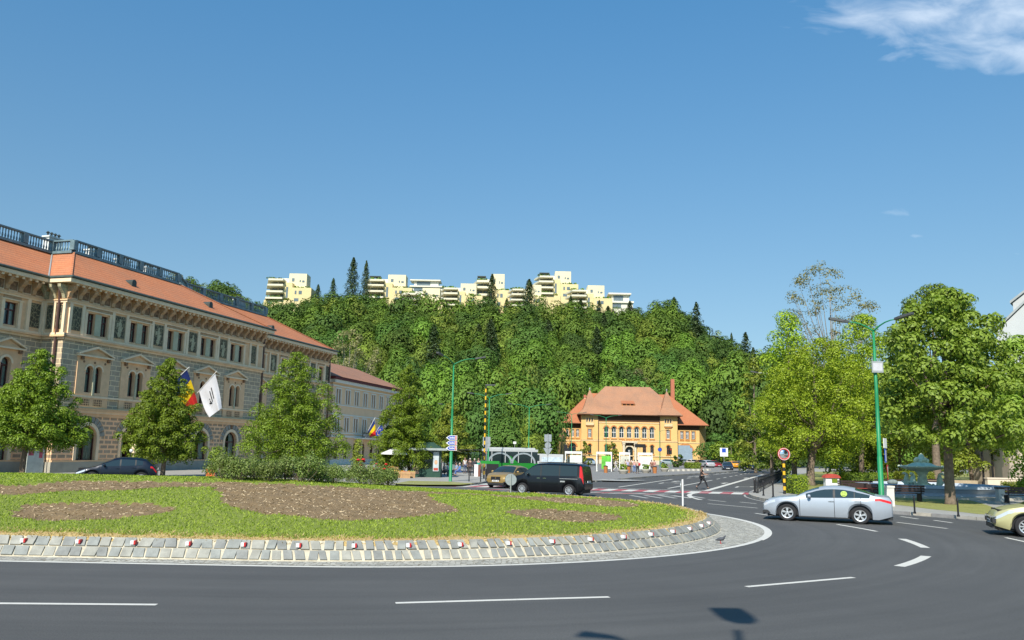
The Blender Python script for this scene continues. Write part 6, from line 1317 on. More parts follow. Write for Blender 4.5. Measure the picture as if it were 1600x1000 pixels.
def person(kind,label,loc,face,top,leg,hair=(.05,.035,.025),sleeve=.55,group=None,h=1.75,fingers=False,shoe=(.03,.03,.03),skirt=None):
    J=pose(kind); t=thing('person',label,'person',loc,math.atan2(face[0],-face[1]),group); t.scale=(h/1.75,)*3
    allk=list(J.keys()); sub_skin('body',J,allk,0,t,(.5,.35,.28),'pel',[SKIN],fingers=fingers)
    lo=['pel','hil','hir','knl','knr']; cut=[('knl','anl',.9),('knr','anr',.9)]
    sub_skin('trousers',J,lo,.012,t,leg,'pel',cut=cut)
    sub_skin('shirt',J,['pel','spi','che','shl','shr'] if sleeve<1 else ['pel','spi','che','shl','shr','ell','elr'],.016,t,top,'spi',cut=[('shl','ell',sleeve),('shr','elr',sleeve)] if sleeve<1 else [('ell','wrl',.9),('elr','wrr',.9)])
    hd=np.array(J['hd']); hb=MB(); hb.sphere(tuple(hd+np.array([0,.022,.045])),.1,CLOTH,8,(.86,.95,.95)); o=hb.build('hair',t,smooth=True); o.color=(*hair,1)
    fb=MB(); fb.sphere(tuple(hd+np.array([0,-.105,-.012])),.016,SKIN,5,(.8,1,1.3)); 
    for s in (-1,1): fb.sphere(tuple(hd+np.array([s*.03,-.088,.018])),.009,BLKPAINT,5); fb.sphere(tuple(hd+np.array([s*.082,.0,-.0])),.02,SKIN,5,(.4,.8,1.3))
    fb.tube([tuple(hd+np.array([-.022,-.088,-.05])),tuple(hd+np.array([.022,-.088,-.05]))],.006,REDP,4); fb.build('face',t,smooth=True)
    for S_ in 'lr':
        a=np.array(J['an'+S_]); b_=np.array(J['to'+S_]); sh=MB(); sh.tube([tuple(a+np.array([0,.03,-.05])),tuple((a+b_)/2+np.array([0,0,-.015])),tuple(b_+np.array([0,-.02,0]))],[.045,.048,.035],CLOTH,8); o=sh.build('shoe',t,smooth=True); o.color=(*shoe,1)
    return t
p1=person('walk','man in black T-shirt and black trousers walking over the red and white crossing',at(1096,64.5),(1,.05),(.012,.012,.014),(.02,.02,.024),fingers=True,h=1.78)
def gp(px,Y,z=Z): return at(px,Y,z)
GB='people waiting at the bus stop by the kiosk'
P_=[('stand','older person in a long dark brown coat at the bus stop',735,86,(0,-1),(.09,.06,.055),(.07,.05,.045),(.55,.53,.5),1),
 ('stand2','grey-haired person in dark clothes right of the brown coat',742,84,(.3,-1),(.05,.05,.06),(.05,.05,.06),(.5,.48,.45),1),
 ('stand','person in a teal green shirt seen behind the white-sided waste bin',748,87,(0,1),(.02,.33,.24),(.12,.1,.1),(.3,.2,.12),.5),
 ('sit','person in a blue shirt leaning on the bench at the stop',719,83,(-1,-.3),(.10,.22,.55),(.08,.14,.35),(.5,.45,.4),1),
 ('sit','second seated person in pale blue on the same bench',714,85,(-1,-.5),(.3,.42,.62),(.1,.1,.12),(.1,.07,.05),.6),
 ('sit','seated person in grey beside the kiosk',695,80,(1,-.4),(.2,.2,.2),(.1,.1,.1),(.6,.58,.55),1),
 ('stand','person in a lilac top behind the striped pole',757,90,(0,-1),(.45,.35,.5),(.2,.15,.12),(.5,.4,.3),.5),
 ('stand','person in white at the rear of the waiting group',727,92,(.5,-1),(.6,.58,.55),(.1,.12,.2),(.2,.12,.08),.5),
 ('stand2','person in red behind the waiting group',730,97,(0,-1),(.45,.12,.1),(.08,.08,.1),(.1,.07,.05),.5),
 ('sit','seated person in white cap near the kiosk corner',702,84,(0,-1),(.6,.6,.58),(.06,.06,.07),(.65,.65,.65),.6)]
for k,lab,px,Y,f,tc_,lc,hc,sl_v in P_: person(k,lab,gp(px,Y),f,tc_,lc,hc,sl_v,h=1.7)
for k,lab,px,Y,f,tc_,lc,hc,sl_v in [('stand','person in black right of the first glass shelter',957.5,116,(1,0),(.03,.03,.04),(.03,.03,.04),(.05,.03,.02),1),('walk','person in white walking between the first two shelters',962,113,(1,-.2),(.62,.6,.58),(.55,.52,.5),(.3,.2,.1),1),
 ('stand','person in a cream top beside the second shelter',977,108,(1,0),(.6,.52,.34),(.1,.08,.07),(.05,.03,.02),.5),('stand','person in a lilac shirt behind the orange bin',981,110,(.3,-1),(.42,.42,.6),(.1,.1,.14),(.05,.03,.02),.5),('stand','person in olive brown in the middle of the plaza group',985,112,(0,-1),(.24,.17,.08),(.12,.1,.08),(.05,.03,.02),1),
 ('stand','person in a pink top and jeans on the plaza',991,109,(0,1),(.62,.36,.33),(.10,.2,.4),(.06,.04,.03),.5),('stand','person in a beige top and black trousers on the plaza',996,106,(0,1),(.5,.44,.36),(.015,.015,.02),(.06,.04,.03),.5),('stand2','person in white next to the poster shelter',988,115,(0,-1),(.66,.66,.64),(.5,.5,.5),(.1,.08,.05),.5),
 ('stand','person in brown right of the poster shelter',1018,110,(0,-1),(.25,.12,.08),(.15,.09,.07),(.05,.03,.02),1),('stand','person with red bag strap right of the person in brown',1022,113,(0,-1),(.45,.2,.18),(.3,.25,.22),(.05,.03,.02),.5)]:
    person(k,lab,gp(px,Y),f,tc_,lc,hc,sl_v,h=1.7)
bp=MB(); bp.sphere((0,0,.22),.2,REDP,6,(.8,.5,1)); tag(bp.build('backpack',loc=gp(999,105.6,1.05)),'bright pink-red backpack worn in the plaza group','backpack')
# pigeon on the island apron
x,y,_=G(1126,850); pg=skin('pigeon',[(0,0,.13),(-.07,0,.14),(-.12,0,.19),(-.14,0,.235),(-.175,0,.23),(.08,0,.11),(.17,0,.085)],[(0,1),(1,2),(2,3),(3,4),(0,5),(5,6)],[(.06,.055),(.05,.055),(.028,.03),(.026,.026),(.007,.007),(.042,.04),(.018,.008)],0,1,[mat('pigeon_grey',(.07,.075,.09),.7,0,.2,20)])
pb=thing('pigeon','dark grey pigeon standing on the cobbles at the island kerb','pigeon',(x,y,.015),R(150)); pg.name='body'; pg.parent=pb
l=MB()
for s in (-1,1): l.tube([(0,s*.025,.1),(0,s*.025,0)],.006,REDP,4); l.tube([(-.03,s*.025,.004),(.01,s*.025,.004)],.005,REDP,4)
l.build('legs',pb)
# ------------------------------------------------------------------ lamps
def pole(t,h,r0,r1,m,nm='pole',z0=0):
    b=MB(); b.tube([(0,0,z0),(0,0,z0+.02),(0,0,h*.28),(0,0,h*.281),(0,0,h*.6),(0,0,h)],[r0*1.15,r0,r0*.92,r0*.78,r0*.7,r1],m,10); return b.build(nm,t,smooth=True)
def head(t,p,d,L_=.75,m=None,tilt=.18):
    d=np.array(d,float); d/=np.linalg.norm(d); n=np.array([-d[1],d[0],0]); p=np.array(p,float); b=MB(); w=.15
    e=p+d*L_+np.array([0,0,tilt*L_]); q=[p-n*w*.5,p+n*w*.5,p+(e-p)*.3+n*w,e+n*w*.8,e-n*w*.8,p+(e-p)*.3-n*w]
    dn=np.array([0,0,-.05]); V=[tuple(a+np.array([0,0,.07])) for a in q]+[tuple(a+dn) for a in q]; b.add(V,[tuple(range(6))[::-1],tuple(range(6,12))]+[(i,(i+1)%6,(i+1)%6+6,i+6) for i in range(6)],m or LAMPG); b.build('lamp_head',t)
def arm(t,z,d,L_,rise,m,r=.04):
    d=np.array([*d,0.],float); d/=np.linalg.norm(d); b=MB(); pts=[tuple(d*L_*s+np.array([0,0,z+rise*(1-(1-s)**2.2)])) for s in (0,.12,.3,.55,.8,1)]; b.tube(pts,[r*1.3,r*1.15,r,r*.9,r*.8,r*.75],m,7); b.build('arm',t,smooth=True); return pts[-1]
def double_lamp(px,Y,ztop,lab,dirs,L_=1.9,rise=.45,z=Z,m=GREENP,group=None,r0=.10,head_l=.75):
    t=thing('street_lamp',lab,'street lamp',at(px,Y,z),0,group); pole(t,ztop-z-rise,r0,.055,m)
    for d in dirs: e=arm(t,ztop-z-rise-.03,d,L_,rise,m); head(t,e,(*d,0),head_l)
    return t
def plate(t,pts,y0,y1,m,nm): b=MB(); b.prism(pts,y0,y1,m); return b.build(nm,t)
LR=double_lamp(1374,43.6,9.75,'tall green double-armed street lamp behind the silver sedan carrying road signs',[(-.95,.1),(.55,-.85)],1.25,.5,r0=.14,head_l=1.0)
b=MB(); b.box(-.26,.34,-.2,-.15,6.9,7.5,GREYP); b.box(-.2,.28,-.205,-.201,7.0,7.4,mat('grey_box_face',(.5,.5,.52),.6)); b.build('equipment_box',LR)
b=MB(); b.obox((.27,-.1,3.0),.5,.03,.5,R(50),WHITEP); b.build('white_plate',LR)
b=MB(); b.obox((.28,-.08,2.25),.5,.03,.72,R(58),BLUEP); b.obox((.275,-.1,2.33),.26,.02,.55,R(58),WHITEP); b.obox((.26,-.11,2.41),.16,.02,.3,R(58),BLUEP); b.build('blue_arrow_plate',LR)
def tri_pts(cx,z,s): return [(cx-s/2,z),(cx+s/2,z),(cx,z-s*.866)]
b=MB(); b.prism(tri_pts(0,0,.9),-.015,.015,REDP); b.prism([(a*.62,c*.62-.1) for a,c in tri_pts(0,0,.9)],-.02,-.016,WHITEP); o=b.build('give_way_plate',LR); o.location=(.34,-.08,2.15); o.rotation_euler=(0,0,R(62))
L7=double_lamp(705,68,10.1,'tall green double-armed street lamp carrying three blue direction signs',[(-.45,-.9),(.95,.1)],1.75,.55,r0=.13,head_l=.85)
for i in range(3):
    sg=MB(); z=3.28-i*.42; x0=-.16; sg.prism([(x0-.28,z+.18),(x0,z+.0),(x0+.62,z+.0),(x0+.62,z+.37),(x0,z+.37)],-.18,-.16,WHITEP); sg.prism([(x0-.16,z+.185),(x0+.02,z+.04),(x0+.44,z+.04),(x0+.44,z+.33),(x0+.02,z+.33)],-.186,-.181,BLUEP); sg.box(x0+.46,x0+.58,-.186,-.181,z+.04,z+.33,REDP)
    for k in range(6): sg.box(x0+.02+k*.07,x0+.065+k*.07,-.192,-.187,z+.12,z+(.27 if k in(0,3) else .23),WHITEP)
    sg.box(x0+.505,x0+.535,-.192,-.187,z+.1,z+.28,WHITEP); sg.build('direction_sign',L7)
double_lamp(763,99,9.3,'green double-armed street lamp directly right of the striped pole',[(-1,.05),(1,.05)],1.9,.5)
double_lamp(826,125,9.6,'green double-armed street lamp right of the bus',[(-1,.05),(1,.05)],2.5,.5)
double_lamp(703,140,10.2,'far green lamp with its arm to the left of the sign lamp post',[(-1,.1)],1.5,.4)
double_lamp(893,176,10.9,'green double-armed street lamp before the left wing of the library',[(-1,.05),(1,.05)],2.4,.4)
double_lamp(947,166,10.0,'green double-armed street lamp before the library arcade',[(-1,.05),(1,.05)],2.4,.5)
double_lamp(1031,170,7.4,'slim green post before the right part of the library',[(1,.05)],1.2,.3)
def striped(px,Y,h,lab,z=Z,r=.075,n=None,cat='pole',m2=YELP,name='striped_pole'):
    t=thing(name,lab,cat,at(px,Y,z)); n=n or int(h/.33); b=MB(); c=MB()
    for k in range(n): (b if k%2 else c).tube([(0,0,h*k/n),(0,0,h*(k+1)/n)],r,m2 if k%2 else BLKPAINT,10)
    b.v+=[]; o=c.build('black_band',t); b.build('yellow_band',t); return t
sp=striped(757,76,8.4,'tall yellow and black striped lamp pole between sign post and bus'); head(sp,(-.05,0,8.4),(1,.1,0),.9,None,.02); 
sp2=striped(1221,81,10.4,'tall striped lamp pole half hidden in the maple behind the traffic mirror'); e=arm(sp2,10.3,(-1,.1),2.0,.2,GREYP); head(sp2,e,(-1,.1,0),.7)
mr=striped(1224,56.5,2.25,'short striped post carrying a round traffic mirror with red rim',n=9,r=.09,cat='traffic mirror',name='traffic_mirror')
b=MB(); b.lathe((0,-.1,2.62),[(.33,-.0),(.24,-.05),(.12,-.08),(.001,-.09)],CHROME,22,'y'); b.build('mirror_glass',mr,smooth=True); b=MB(); b.lathe((0,-.1,2.62),[(.30,-.02),(.31,-.05),(.41,-.04),(.43,.03),(.3,.05)],REDP,26,'y',cap=False)
b.build('red_rim',mr,smooth=True); b=MB(); b.lathe((0,-.1,2.62),[(.37,-.055),(.395,-.055)],WHITEP,26,'y',cap=False); b.lathe((0,-.1,2.62),[(.42,.05),(.001,.09)],GREYP,20,'y',cap=False); b.tube([(0,0,2.2),(0,0,2.6)],.04,GREYP,6); b.build('bracket',mr)
# the lamp behind the photographer whose shadow falls on the road
def overhead(px,py,z): g=G(px,py); l=z/math.tan(SUN_EL); return np.array([g[0]-l*math.sin(SUN_AZ),g[1]-l*math.cos(SUN_AZ),z])
hA=overhead(1148,962,12.4); hT=overhead(1152,985,12.2); hB=overhead(1157,1012,12.0); lb=overhead(1157,1040,11.7); s0=overhead(905,990,11.9); s1=overhead(960,996,11.9)
hd_=thing('street_lamp','tall lamp post behind the viewpoint whose head throws its shadow on the road','street lamp',(lb[0],lb[1]-.6,0)); o0=np.array([lb[0],lb[1]-.6,0])
b=MB(); b.tube([(0,0,0),(0,0,11.3)],[.13,.08],GREENP,10); b.build('pole',hd_)
b=MB(); b.tube([(0,0,11.2),tuple(lb-o0),tuple(hB-o0),tuple(hT-o0)],.055,GREENP,6); b.build('arm',hd_)
b=MB(); b.prism([(-.12,-.62),(-.26,-.38),(-.29,.1),(-.27,.62),(.27,.62),(.29,.1),(.26,-.38),(.12,-.62)],-.04,.07,LAMPG,axis='z'); o=b.build('lamp_head',hd_); o.location=tuple(hA-o0); 
b=MB(); b.tube([(0,0,11.2),(-.5,.1,11.6),tuple(s1-o0)],.06,GREENP,6); b.tube([tuple(s1-o0),tuple(s0-o0)],[.09,.16],LAMPG,6); b.build('side_arm',hd_)
# sign posts
def signpost(px,Y,lab,items,h,z=Z,m=GREYP,cat='road sign',rz=0,group=None,r=.035,name='sign_post'):
    t=thing(name,lab,cat,at(px,Y,z) if not hasattr(px,'__len__') else px,rz,group); b=MB(); b.tube([(0,0,0),(0,0,h)],r,m,8); b.build('post',t)
    for ii,(kind,zc,s,mm,nm) in enumerate(items):
        b=MB(); y0,y1=(.045,.065) if mm is ALU else (-.065-.012*ii,-.045-.012*ii)
        if kind=='sq': b.box(-s/2,s/2,y0,y1,zc-s/2,zc+s/2,mm)
        if kind=='rc': b.box(-s[0]/2,s[0]/2,y0,y1,zc-s[1]/2,zc+s[1]/2,mm)
        if kind=='ci': b.lathe((0,(y0+y1)/2,zc),[(s/2,-.01),(s/2,.01),(.001,.0101)],mm,24,'y'); b.lathe((0,(y0+y1)/2,zc),[(s/2,-.01),(.001,-.0101)],mm,24,'y')
        if kind=='tr': b.prism(tri_pts(0,zc+s*.433,s),y0,y1,mm)
        b.build(nm,t)
    return t
signpost(856,78,'post with grey backs of a square, a round and a triangular road sign',[('sq',3.75,.66,ALU,'square_sign'),('ci',3.08,.62,ALU,'round_sign'),('tr',2.45,.88,ALU,'triangle_sign')],4.15)
signpost(760,84,'post with grey backs of a square and a triangular sign beside the striped pole',[('rc',3.5,(.75,.7),ALU,'square_sign'),('tr',2.75,.9,ALU,'triangle_sign')],3.9)
x,y,z=.0,44.2,0; x=atY(799,y); zz=float(mound(np.array(x),np.array(y))); signpost((x,y,zz),0,'low post with the round grey back of a sign standing on the far island edge',[('ci',.95-.28,.62,ALU,'round_sign')],.95,name='island_sign')
x,y,_=hit(1067,792); zz=float(mound(np.array(x),np.array(y))); signpost((x,y,zz),0,'white post with a round sign seen edge-on at the right end of the island',[('ci',1.0,.6,ALU,'round_sign')],1.36,m=WHITEP,rz=R(70),name='island_sign',r=.045)
signpost(1131,148,'blue and white information board on a post beside the avenue',[('rc',3.0,(1.4,1.5),WHITEP,'board'),('rc',3.3,(.7,.7),BLUEP,'blue_panel')],3.5)
signpost(1031,140,'small round blue sign on a green post before the library',[('ci',3.2,.7,BLUEP,'round_sign')],3.5,m=GREENP)
signpost(1000,122,'post with a long dark timetable display above the plaza shelters',[('rc',3.6,(1.5,.5),BLACKP,'display')],3.9)
signpost(1048,150,'traffic light on a green post right of the library door',[('rc',3.0,(.4,1.1),BLACKP,'signal_head'),('ci',3.3,.26,REDP,'red_lamp')],3.8,m=GREENP,cat='traffic light',name='traffic_light')
signpost(884,150,'dark traffic light before the left wing of the library',[('rc',3.2,(.6,1.2),BLACKP,'signal_head')],3.9,cat='traffic light',name='traffic_light')
signpost(887,146,'second dark traffic light close beside the first',[('rc',2.6,(.5,1.1),BLACKP,'signal_head')],3.2,cat='traffic light',name='traffic_light')
signpost(804,112,'white camera on a thin grey post beside the bus',[('rc',3.6,(.4,.3),WHITEP,'camera')],3.8,cat='camera post',name='camera_post')
# ------------------------------------------------------------------ kiosk, stalls, bins
KG=mat('kiosk_green',(.018,.06,.04),.5,0,.15); kx=atY(672,77)
k=thing('news_kiosk','dark green news kiosk with a lit poster panel beside the fourth linden','kiosk',(kx,77,Z)); b=MB(); b.box(-1.6,1.0,0,2.2,0,.75,KG); b.box(-1.55,.95,.06,2.1,.75,2.4,WINDARK)
for x in (-1.6,-.9,.25,.9): b.box(x,x+.1,-.01,.1,0,2.42,KG)
b.build('body',k); b=MB(); b.box(-1.9,1.6,-.6,2.6,2.42,2.62,mat('kiosk_eave',(.30,.34,.33),.6)); b.prism([(-1.3,2.62),(1.0,2.62),(.3,3.15),(-.6,3.15)],0,2.2,KG); b.build('roof',k)
b=MB(); b.box(.32,.84,-.09,-.02,.55,2.3,mat('poster_pale',(.45,.50,.52),.5,0,.15,2)); b.lathe((.58,-.095,1.35),[(.15,-.0),(.001,-.002)],mat('poster_face',(.5,.32,.2),.6,0,.4,5),12,'y',1,1.4); b.box(.38,.78,-.1,-.092,.62,.85,REDW); b.build('poster',k)
b=MB(); b.box(-1.5,-.95,-.08,-.02,.3,2.3,mat('poster_brown',(.12,.09,.07),.6,0,.5,3)); b.build('poster',k)
wd=mat('crate_wood',(.45,.27,.13),.8,0,.2,5); fruit=[(.6,.28,.03),(.5,.06,.03),(.2,.35,.04),(.65,.5,.08)]
for i,(px,Y,zz,lab) in enumerate([(628,74,0,'wooden fruit crate with orange fruit left of the kiosk'),(636,73.5,0,'wooden crate with red fruit next to the one of orange fruit'),(643,74.5,0,'wooden crate with green produce nearest the kiosk'),(620,75,0,'crate with yellow fruit under the white parasol'),(616,75.5,.5,'topmost crate beside the white parasol pole')]):
    t=thing('fruit_crate',lab,'crate',at(px,Y,Z+zz+(.35 if zz==0 else .2)),R(8*i)); b=MB(); b.box(-.35,.35,-.25,.25,-.35 if zz==0 else -.7,.02,wd); b.box(-.37,.37,-.27,-.252,.0,.22,wd); b.box(-.37,.37,.252,.27,.0,.22,wd); b.box(-.37,-.352,-.25,.25,0,.22,wd); b.box(.352,.37,-.25,.25,0,.22,wd); b.build('crate',t)
    m=mat('fruit_%d'%i,fruit[i%4],.5,0,.2); b=MB()
    for a in range(18): b.sphere((random.uniform(-.28,.28),random.uniform(-.18,.18),.17+random.uniform(-.03,.05)),.07,m,5)
    b.build('fruit',t)
t=thing('parasol','white market parasol half hidden behind the fourth linden','parasol',at(616,76,Z)); b=MB(); b.tube([(0,0,0),(0,0,2.5)],.03,GREYP,6); b.build('pole',t); b=MB(); b.lathe((0,0,0),[(1.2,2.0),(1.15,2.12),(.02,2.6)],WHITEP,8); b.build('canopy',t)
t=thing('bench','long bench at the bus stop under the olive tree','bench',at(716,84,Z)); b=MB(); b.box(-1.6,1.6,-.22,.22,.42,.47,DARKW); b.build('seat',t)
for s in (-1,1): b=MB(); b.box(s*1.3-.04,s*1.3+.04,-.2,.2,0,.42,BLACKP); b.build('leg',t)
t=thing('waste_bin','white and brown waste bin at the feet of the person in green','bin',at(747,82,Z)); b=MB(); b.box(-.32,.05,-.2,.2,0,1.15,WHITEP); b.box(.052,.3,-.2,.2,0,1.12,mat('bin_brown',(.16,.06,.04),.7)); b.build('body',t)
t=thing('bus_shelter','glass bus shelter behind the waiting people','bus shelter',at(722,95,Z)); b=MB(); 
for x in (-2,-.7,.7,2): b.box(x-.05,x+.05,0,.1,0,2.5,BLACKP)
b.build('frame',t); b=MB(); b.box(-2,2,.02,.05,.4,2.3,GLASS); b.build('glass_wall',t); b=MB(); b.box(-2.2,2.2,-1.0,.3,2.5,2.6,BLACKP); b.build('roof',t)
for px,Y,h,lab in ((734,68.5,1.0,'thin black bollard left of the crossing under the striped pole'),(752,67.5,1.0,'thin black bollard at the kerb by the striped pole'),(760,70,1.0,'thin black bollard right of the striped pole')):
    t=MB(); t.tube([(0,0,0),(0,0,h*.95),(0,0,h)],[.045,.04,.03],BLACKP,8); tag(t.build('bollard',loc=at(px,Y,Z)),lab,'bollard')
t=thing('banner','dark banner with bright green edge beside the bus front','banner',at(770,74,Z),R(-20)); b=MB(); b.box(-.55,.55,-.02,.02,.25,1.35,BLACKP); b.box(-1.1,.65,-.025,.025,1.352,1.6,GRN); b.build('cloth',t); b=MB()
for x in (-.55,.55): b.tube([(x,0,0),(x,0,1.5)],.025,BLACKP,5)
b.build('posts',t)
# plaza: glass shelters with posters, planters, bins
ACC=[mat('ad_green',(.12,.45,.05),.5,0,.4,1.2),mat('ad_mixed',(.5,.5,.42),.5,0,.3,1.2),mat('ad_pale',(.62,.66,.60),.5,0,.2,1)]
for px,Y,w,lab,am in ((944,114,2.1,'white-framed shelter with a bright green poster, left on the plaza',0),(976,117,1.5,'narrow white-framed shelter in the middle of the plaza',1),(1008,116,2.0,'white-framed shelter with a pale poster, right on the plaza',2),(896,120,2.4,'white-framed shelter just behind the black van roof',2)):
    t=thing('glass_shelter',lab,'shelter',at(px,Y,Z),R(-8)); b=MB()
    for x in (-w/2,w/2-.12):
        for y in (0,1.5): b.box(x,x+.12,y,y+.12,0,2.3,WHITEP)
    b.box(-w/2,w/2,-.02,1.66,2.302,2.62,WHITEP); b.build('frame',t); b=MB(); b.box(-w/2+.13,-w/2+.15,.13,1.48,.15,2.25,GLASS); b.build('side_glass',t)
    b=MB(); b.box(-w/2+.2+(.5 if w>2 else 0),w/2-.14,-.01,.05,.35,2.1,ACC[am]); b.box(w*.1,w/2-.16,-.03,-.012,.38,1.3,WHITEP); b.build('poster',t)
OB=mat('bin_orange',(.42,.16,.05),.7,0,.15)
for px,Y,lab in ((946.5,107,'orange-brown wooden bin before the green poster'),(982,109,'orange-brown wooden bin in the plaza group'),(1023,109,'orange-brown wooden bin right of the pale poster')):
    t=thing('plaza_bin',lab,'bin',at(px,Y,Z)); b=MB(); b.lathe((0,0,0),[(.22,0),(.27,.75),(.27,.8)],OB,12); b.build('body',t); b=MB(); b.lathe((0,0,0),[(.29,.8),(.29,.86),(.12,.92)],BLACKP,12); b.build('lid',t)
for px,Y,lab in ((974,104,'round concrete planter at the plaza kerb, left of the others'),(1009,110,'round concrete planter under the pale poster shelter'),(1038,121,'round concrete planter at the right end of the plaza'),(905,92,'round concrete planter behind the black van')):
    t=thing('planter',lab,'planter',at(px,Y,Z)); b=MB(); b.lathe((0,0,0),[(.4,0),(.62,.35),(.64,.5),(.56,.5),(.5,.4)],CONC,18); b.build('bowl',t); b=MB(); leafcloud_box(b,-.4,.4,0,.2,60,LINDEN,.22); b.build('plants',t)
cb=MB(); 
for i in range(9): cb.obox((atY(1044,123)+i*1.05,123+i*1.4,Z),1.0,.7,.3,R(52),CONC,.85)
tag(cb.build('low_stone_edging'),'low pale stone edging round the planted end of the plaza','edging')
# railing along the avenue pavement
RP=[(17.1,58.0),(20.1,66.1),(25.6,80.8),(33.6,103.3),(42.6,127.6)]; rp=resample(RP,1.55)
for i in range(0,len(rp)-1):
    a,b2=np.array(rp[i]),np.array(rp[i+1]); an=math.atan2(b2[1]-a[1],b2[0]-a[0]); l=np.linalg.norm(b2-a)
    if i==0:
        fp=thing('railing_panel','black pedestrian railing panel along the avenue pavement','railing',(*a,Z),an,'railing panels along the avenue pavement'); b=MB(); b.tube([(0,0,0),(0,0,.98)],.032,BLACKP,7); b.sphere((0,0,1.0),.05,BLACKP,6); b.build('post',fp); b=MB()
        for z in (.82,.25): b.box(0,l,-.015,.015,z,z+.035,BLACKP)
        for k in range(3): b.box(l*(k+1)/4-.01,l*(k+1)/4+.01,-.01,.01,.28,.82,BLACKP)
        b.build('rails',fp)
    else: dup(fp,(*a,Z),an)
for px,Y,h,r,lab in ((1178,57.6,.95,.075,'stout black bollard at the start of the railing by the crossing'),(1181.5,57.0,.85,.05,'thin black bollard right beside the stout one'),(1191,53.5,.95,.045,'black bollard at the corner kerb left of the traffic mirror'),(1206,51.5,1.0,.05,'black bollard between the corner kerb and the silver sedan'),
   (1424,38.9,.8,.04,'dark bollard at the kerb left of the catalpa trunk'),(1491,37.4,.8,.04,'dark bollard at the kerb right of the catalpa trunk'),(1640,35.5,.8,.04,'dark bollard at the kerb beyond the gold hatchback')):
    t=MB(); t.tube([(0,0,0),(0,0,.08),(0,0,.09),(0,0,h-.12),(0,0,h-.11),(0,0,h)],[r*1.6,r*1.5,r,r*.9,r*1.25,r*.7],BLACKP,10); tag(t.build('bollard',loc=at(px,Y,Z)),lab,'bollard')
# ------------------------------------------------------------------ fountain and park furniture
fx,fy=atY(1450,58.2),58.2; FT=thing('fountain','round stone fountain with a verdigris bronze bowl carried by sea horses','fountain',(fx,fy,Z)); b=MB()
b.lathe((0,0,0),[(4.35,0),(4.35,.1),(4.2,.3),(4.45,.52),(4.75,.62),(4.75,.78),(4.3,.8),(4.2,.6),(4.0,.3),(.01,.28)],STONEB,64); b.build('basin',FT,smooth=False); b=MB(); b.lathe((0,0,0),[(4.22,.62),(.01,.621)],mat('water',(.03,.07,.08),.08,0,.1),48); b.build('water',FT)
b=MB(); ox=-.5; b.lathe((ox,0,0),[(.9,.3),(.75,.8),(.4,1.0),(.32,1.6),(.55,1.9),(1.3,2.05),(1.72,2.22),(1.75,2.3),(1.1,2.36),(.7,2.55),(.4,2.62),(.5,2.85),(.25,3.0),(.15,3.25),(.02,3.35)],BRONZE,30); 
for k in range(14): a=k*math.pi/7; b.sphere((ox+1.7*math.cos(a),1.7*math.sin(a),2.27),.11,BRONZE,6)
for k in range(9): b.sphere((ox+.45*math.cos(k*.7),.45*math.sin(k*.7),2.75+.12*(k%2)),.16,BRONZE,6)
b.v=[((x-ox)*.84+ox,y*.84,(z-.3)*.84+.3) for x,y,z in b.v]; b.build('bronze_bowl',FT,smooth=True)
for k,a in enumerate((-.55,-2.6,1.0,2.3)):
    V=[(0,0,0),(.0,0,.45),(.1,0,.95),(.05,0,1.3),(.28,0,1.42),(.5,0,1.25),(.3,.18,.5),(.55,.2,.62),(.3,-.18,.5),(.55,-.2,.6),(-.35,0,.15),(-.55,0,.45)]; o=skin('sea_horse',V,[(0,1),(1,2),(2,3),(3,4),(4,5),(1,6),(6,7),(1,8),(8,9),(0,10),(10,11)],[.26,.3,.24,.17,.15,.08,.11,.06,.11,.06,.18,.08],0,1,[BRONZE],FT); o.scale=(.72,.72,.72); o.location=(ox+1.0*math.cos(a),1.0*math.sin(a),.5); o.rotation_euler=(0,0,a)
b=MB(); b.lathe((0,0,0),[(5.6,0),(5.6,.14),(4.36,.15)],CONC,48); b.build('step',FT)
def parkbench(px,Y,w,rz,lab,sm=REDW,bm=DARKW):
    t=thing('park_bench',lab,'bench',at(px,Y,Z),rz); b=MB()
    for k in range(4): b.box(-w/2,w/2,-.22+k*.12,-.12+k*.12,.44,.475,sm)
    b.build('seat',t); b=MB()
    for k in range(3): b.box(-w/2,w/2,.27+k*.02,.3+k*.02,.55+k*.14,.66+k*.14,bm)
    b.build('backrest',t)
    for s in (-1,1): b=MB(); b.box(s*(w/2-.2)-.03,s*(w/2-.2)+.03,-.22,.3,0,.44,BLACKP); b.box(s*(w/2-.2)-.03,s*(w/2-.2)+.03,.26,.3,.44,.9,BLACKP); b.build('leg',t)
parkbench(1337,57,2.4,R(0),'red park bench behind the roof of the silver sedan'); parkbench(1398,63,3.0,R(2),'long red park bench behind the lamp post, before the hedge'); parkbench(1457,66,2.2,R(0),'red park bench seen just behind the fountain basin')
parkbench(1411,50,2.0,R(180),'dark bench with its back to the road between white block and catalpa',DARKW,DARKW); parkbench(1592,50,2.2,R(175),'dark bench at the right edge beyond the white block',DARKW,DARKW); parkbench(1345,51,2.0,R(180),'dark bench hidden low behind the rear of the sedan',DARKW,DARKW)
CW=mat('white_concrete',(.60,.58,.52),.85,0,.12,3,.2)
for px,Y,h,w,lab in ((1385,44.6,1.05,.42,'white concrete litter block beside the green lamp post'),(1558,52,.85,.36,'white litter block with dark lid at the right end of the fountain')):
    t=thing('litter_block',lab,'bin',at(px,Y,Z)); b=MB(); b.box(-w/2,w/2,-w/2,w/2,0,h-.1,CW); b.build('block',t); b=MB(); b.box(-w/2-.06,w/2+.03,-w/2-.03,w/2+.03,h-.1,h,CW if h>1 else DARKW); b.build('lid',t)
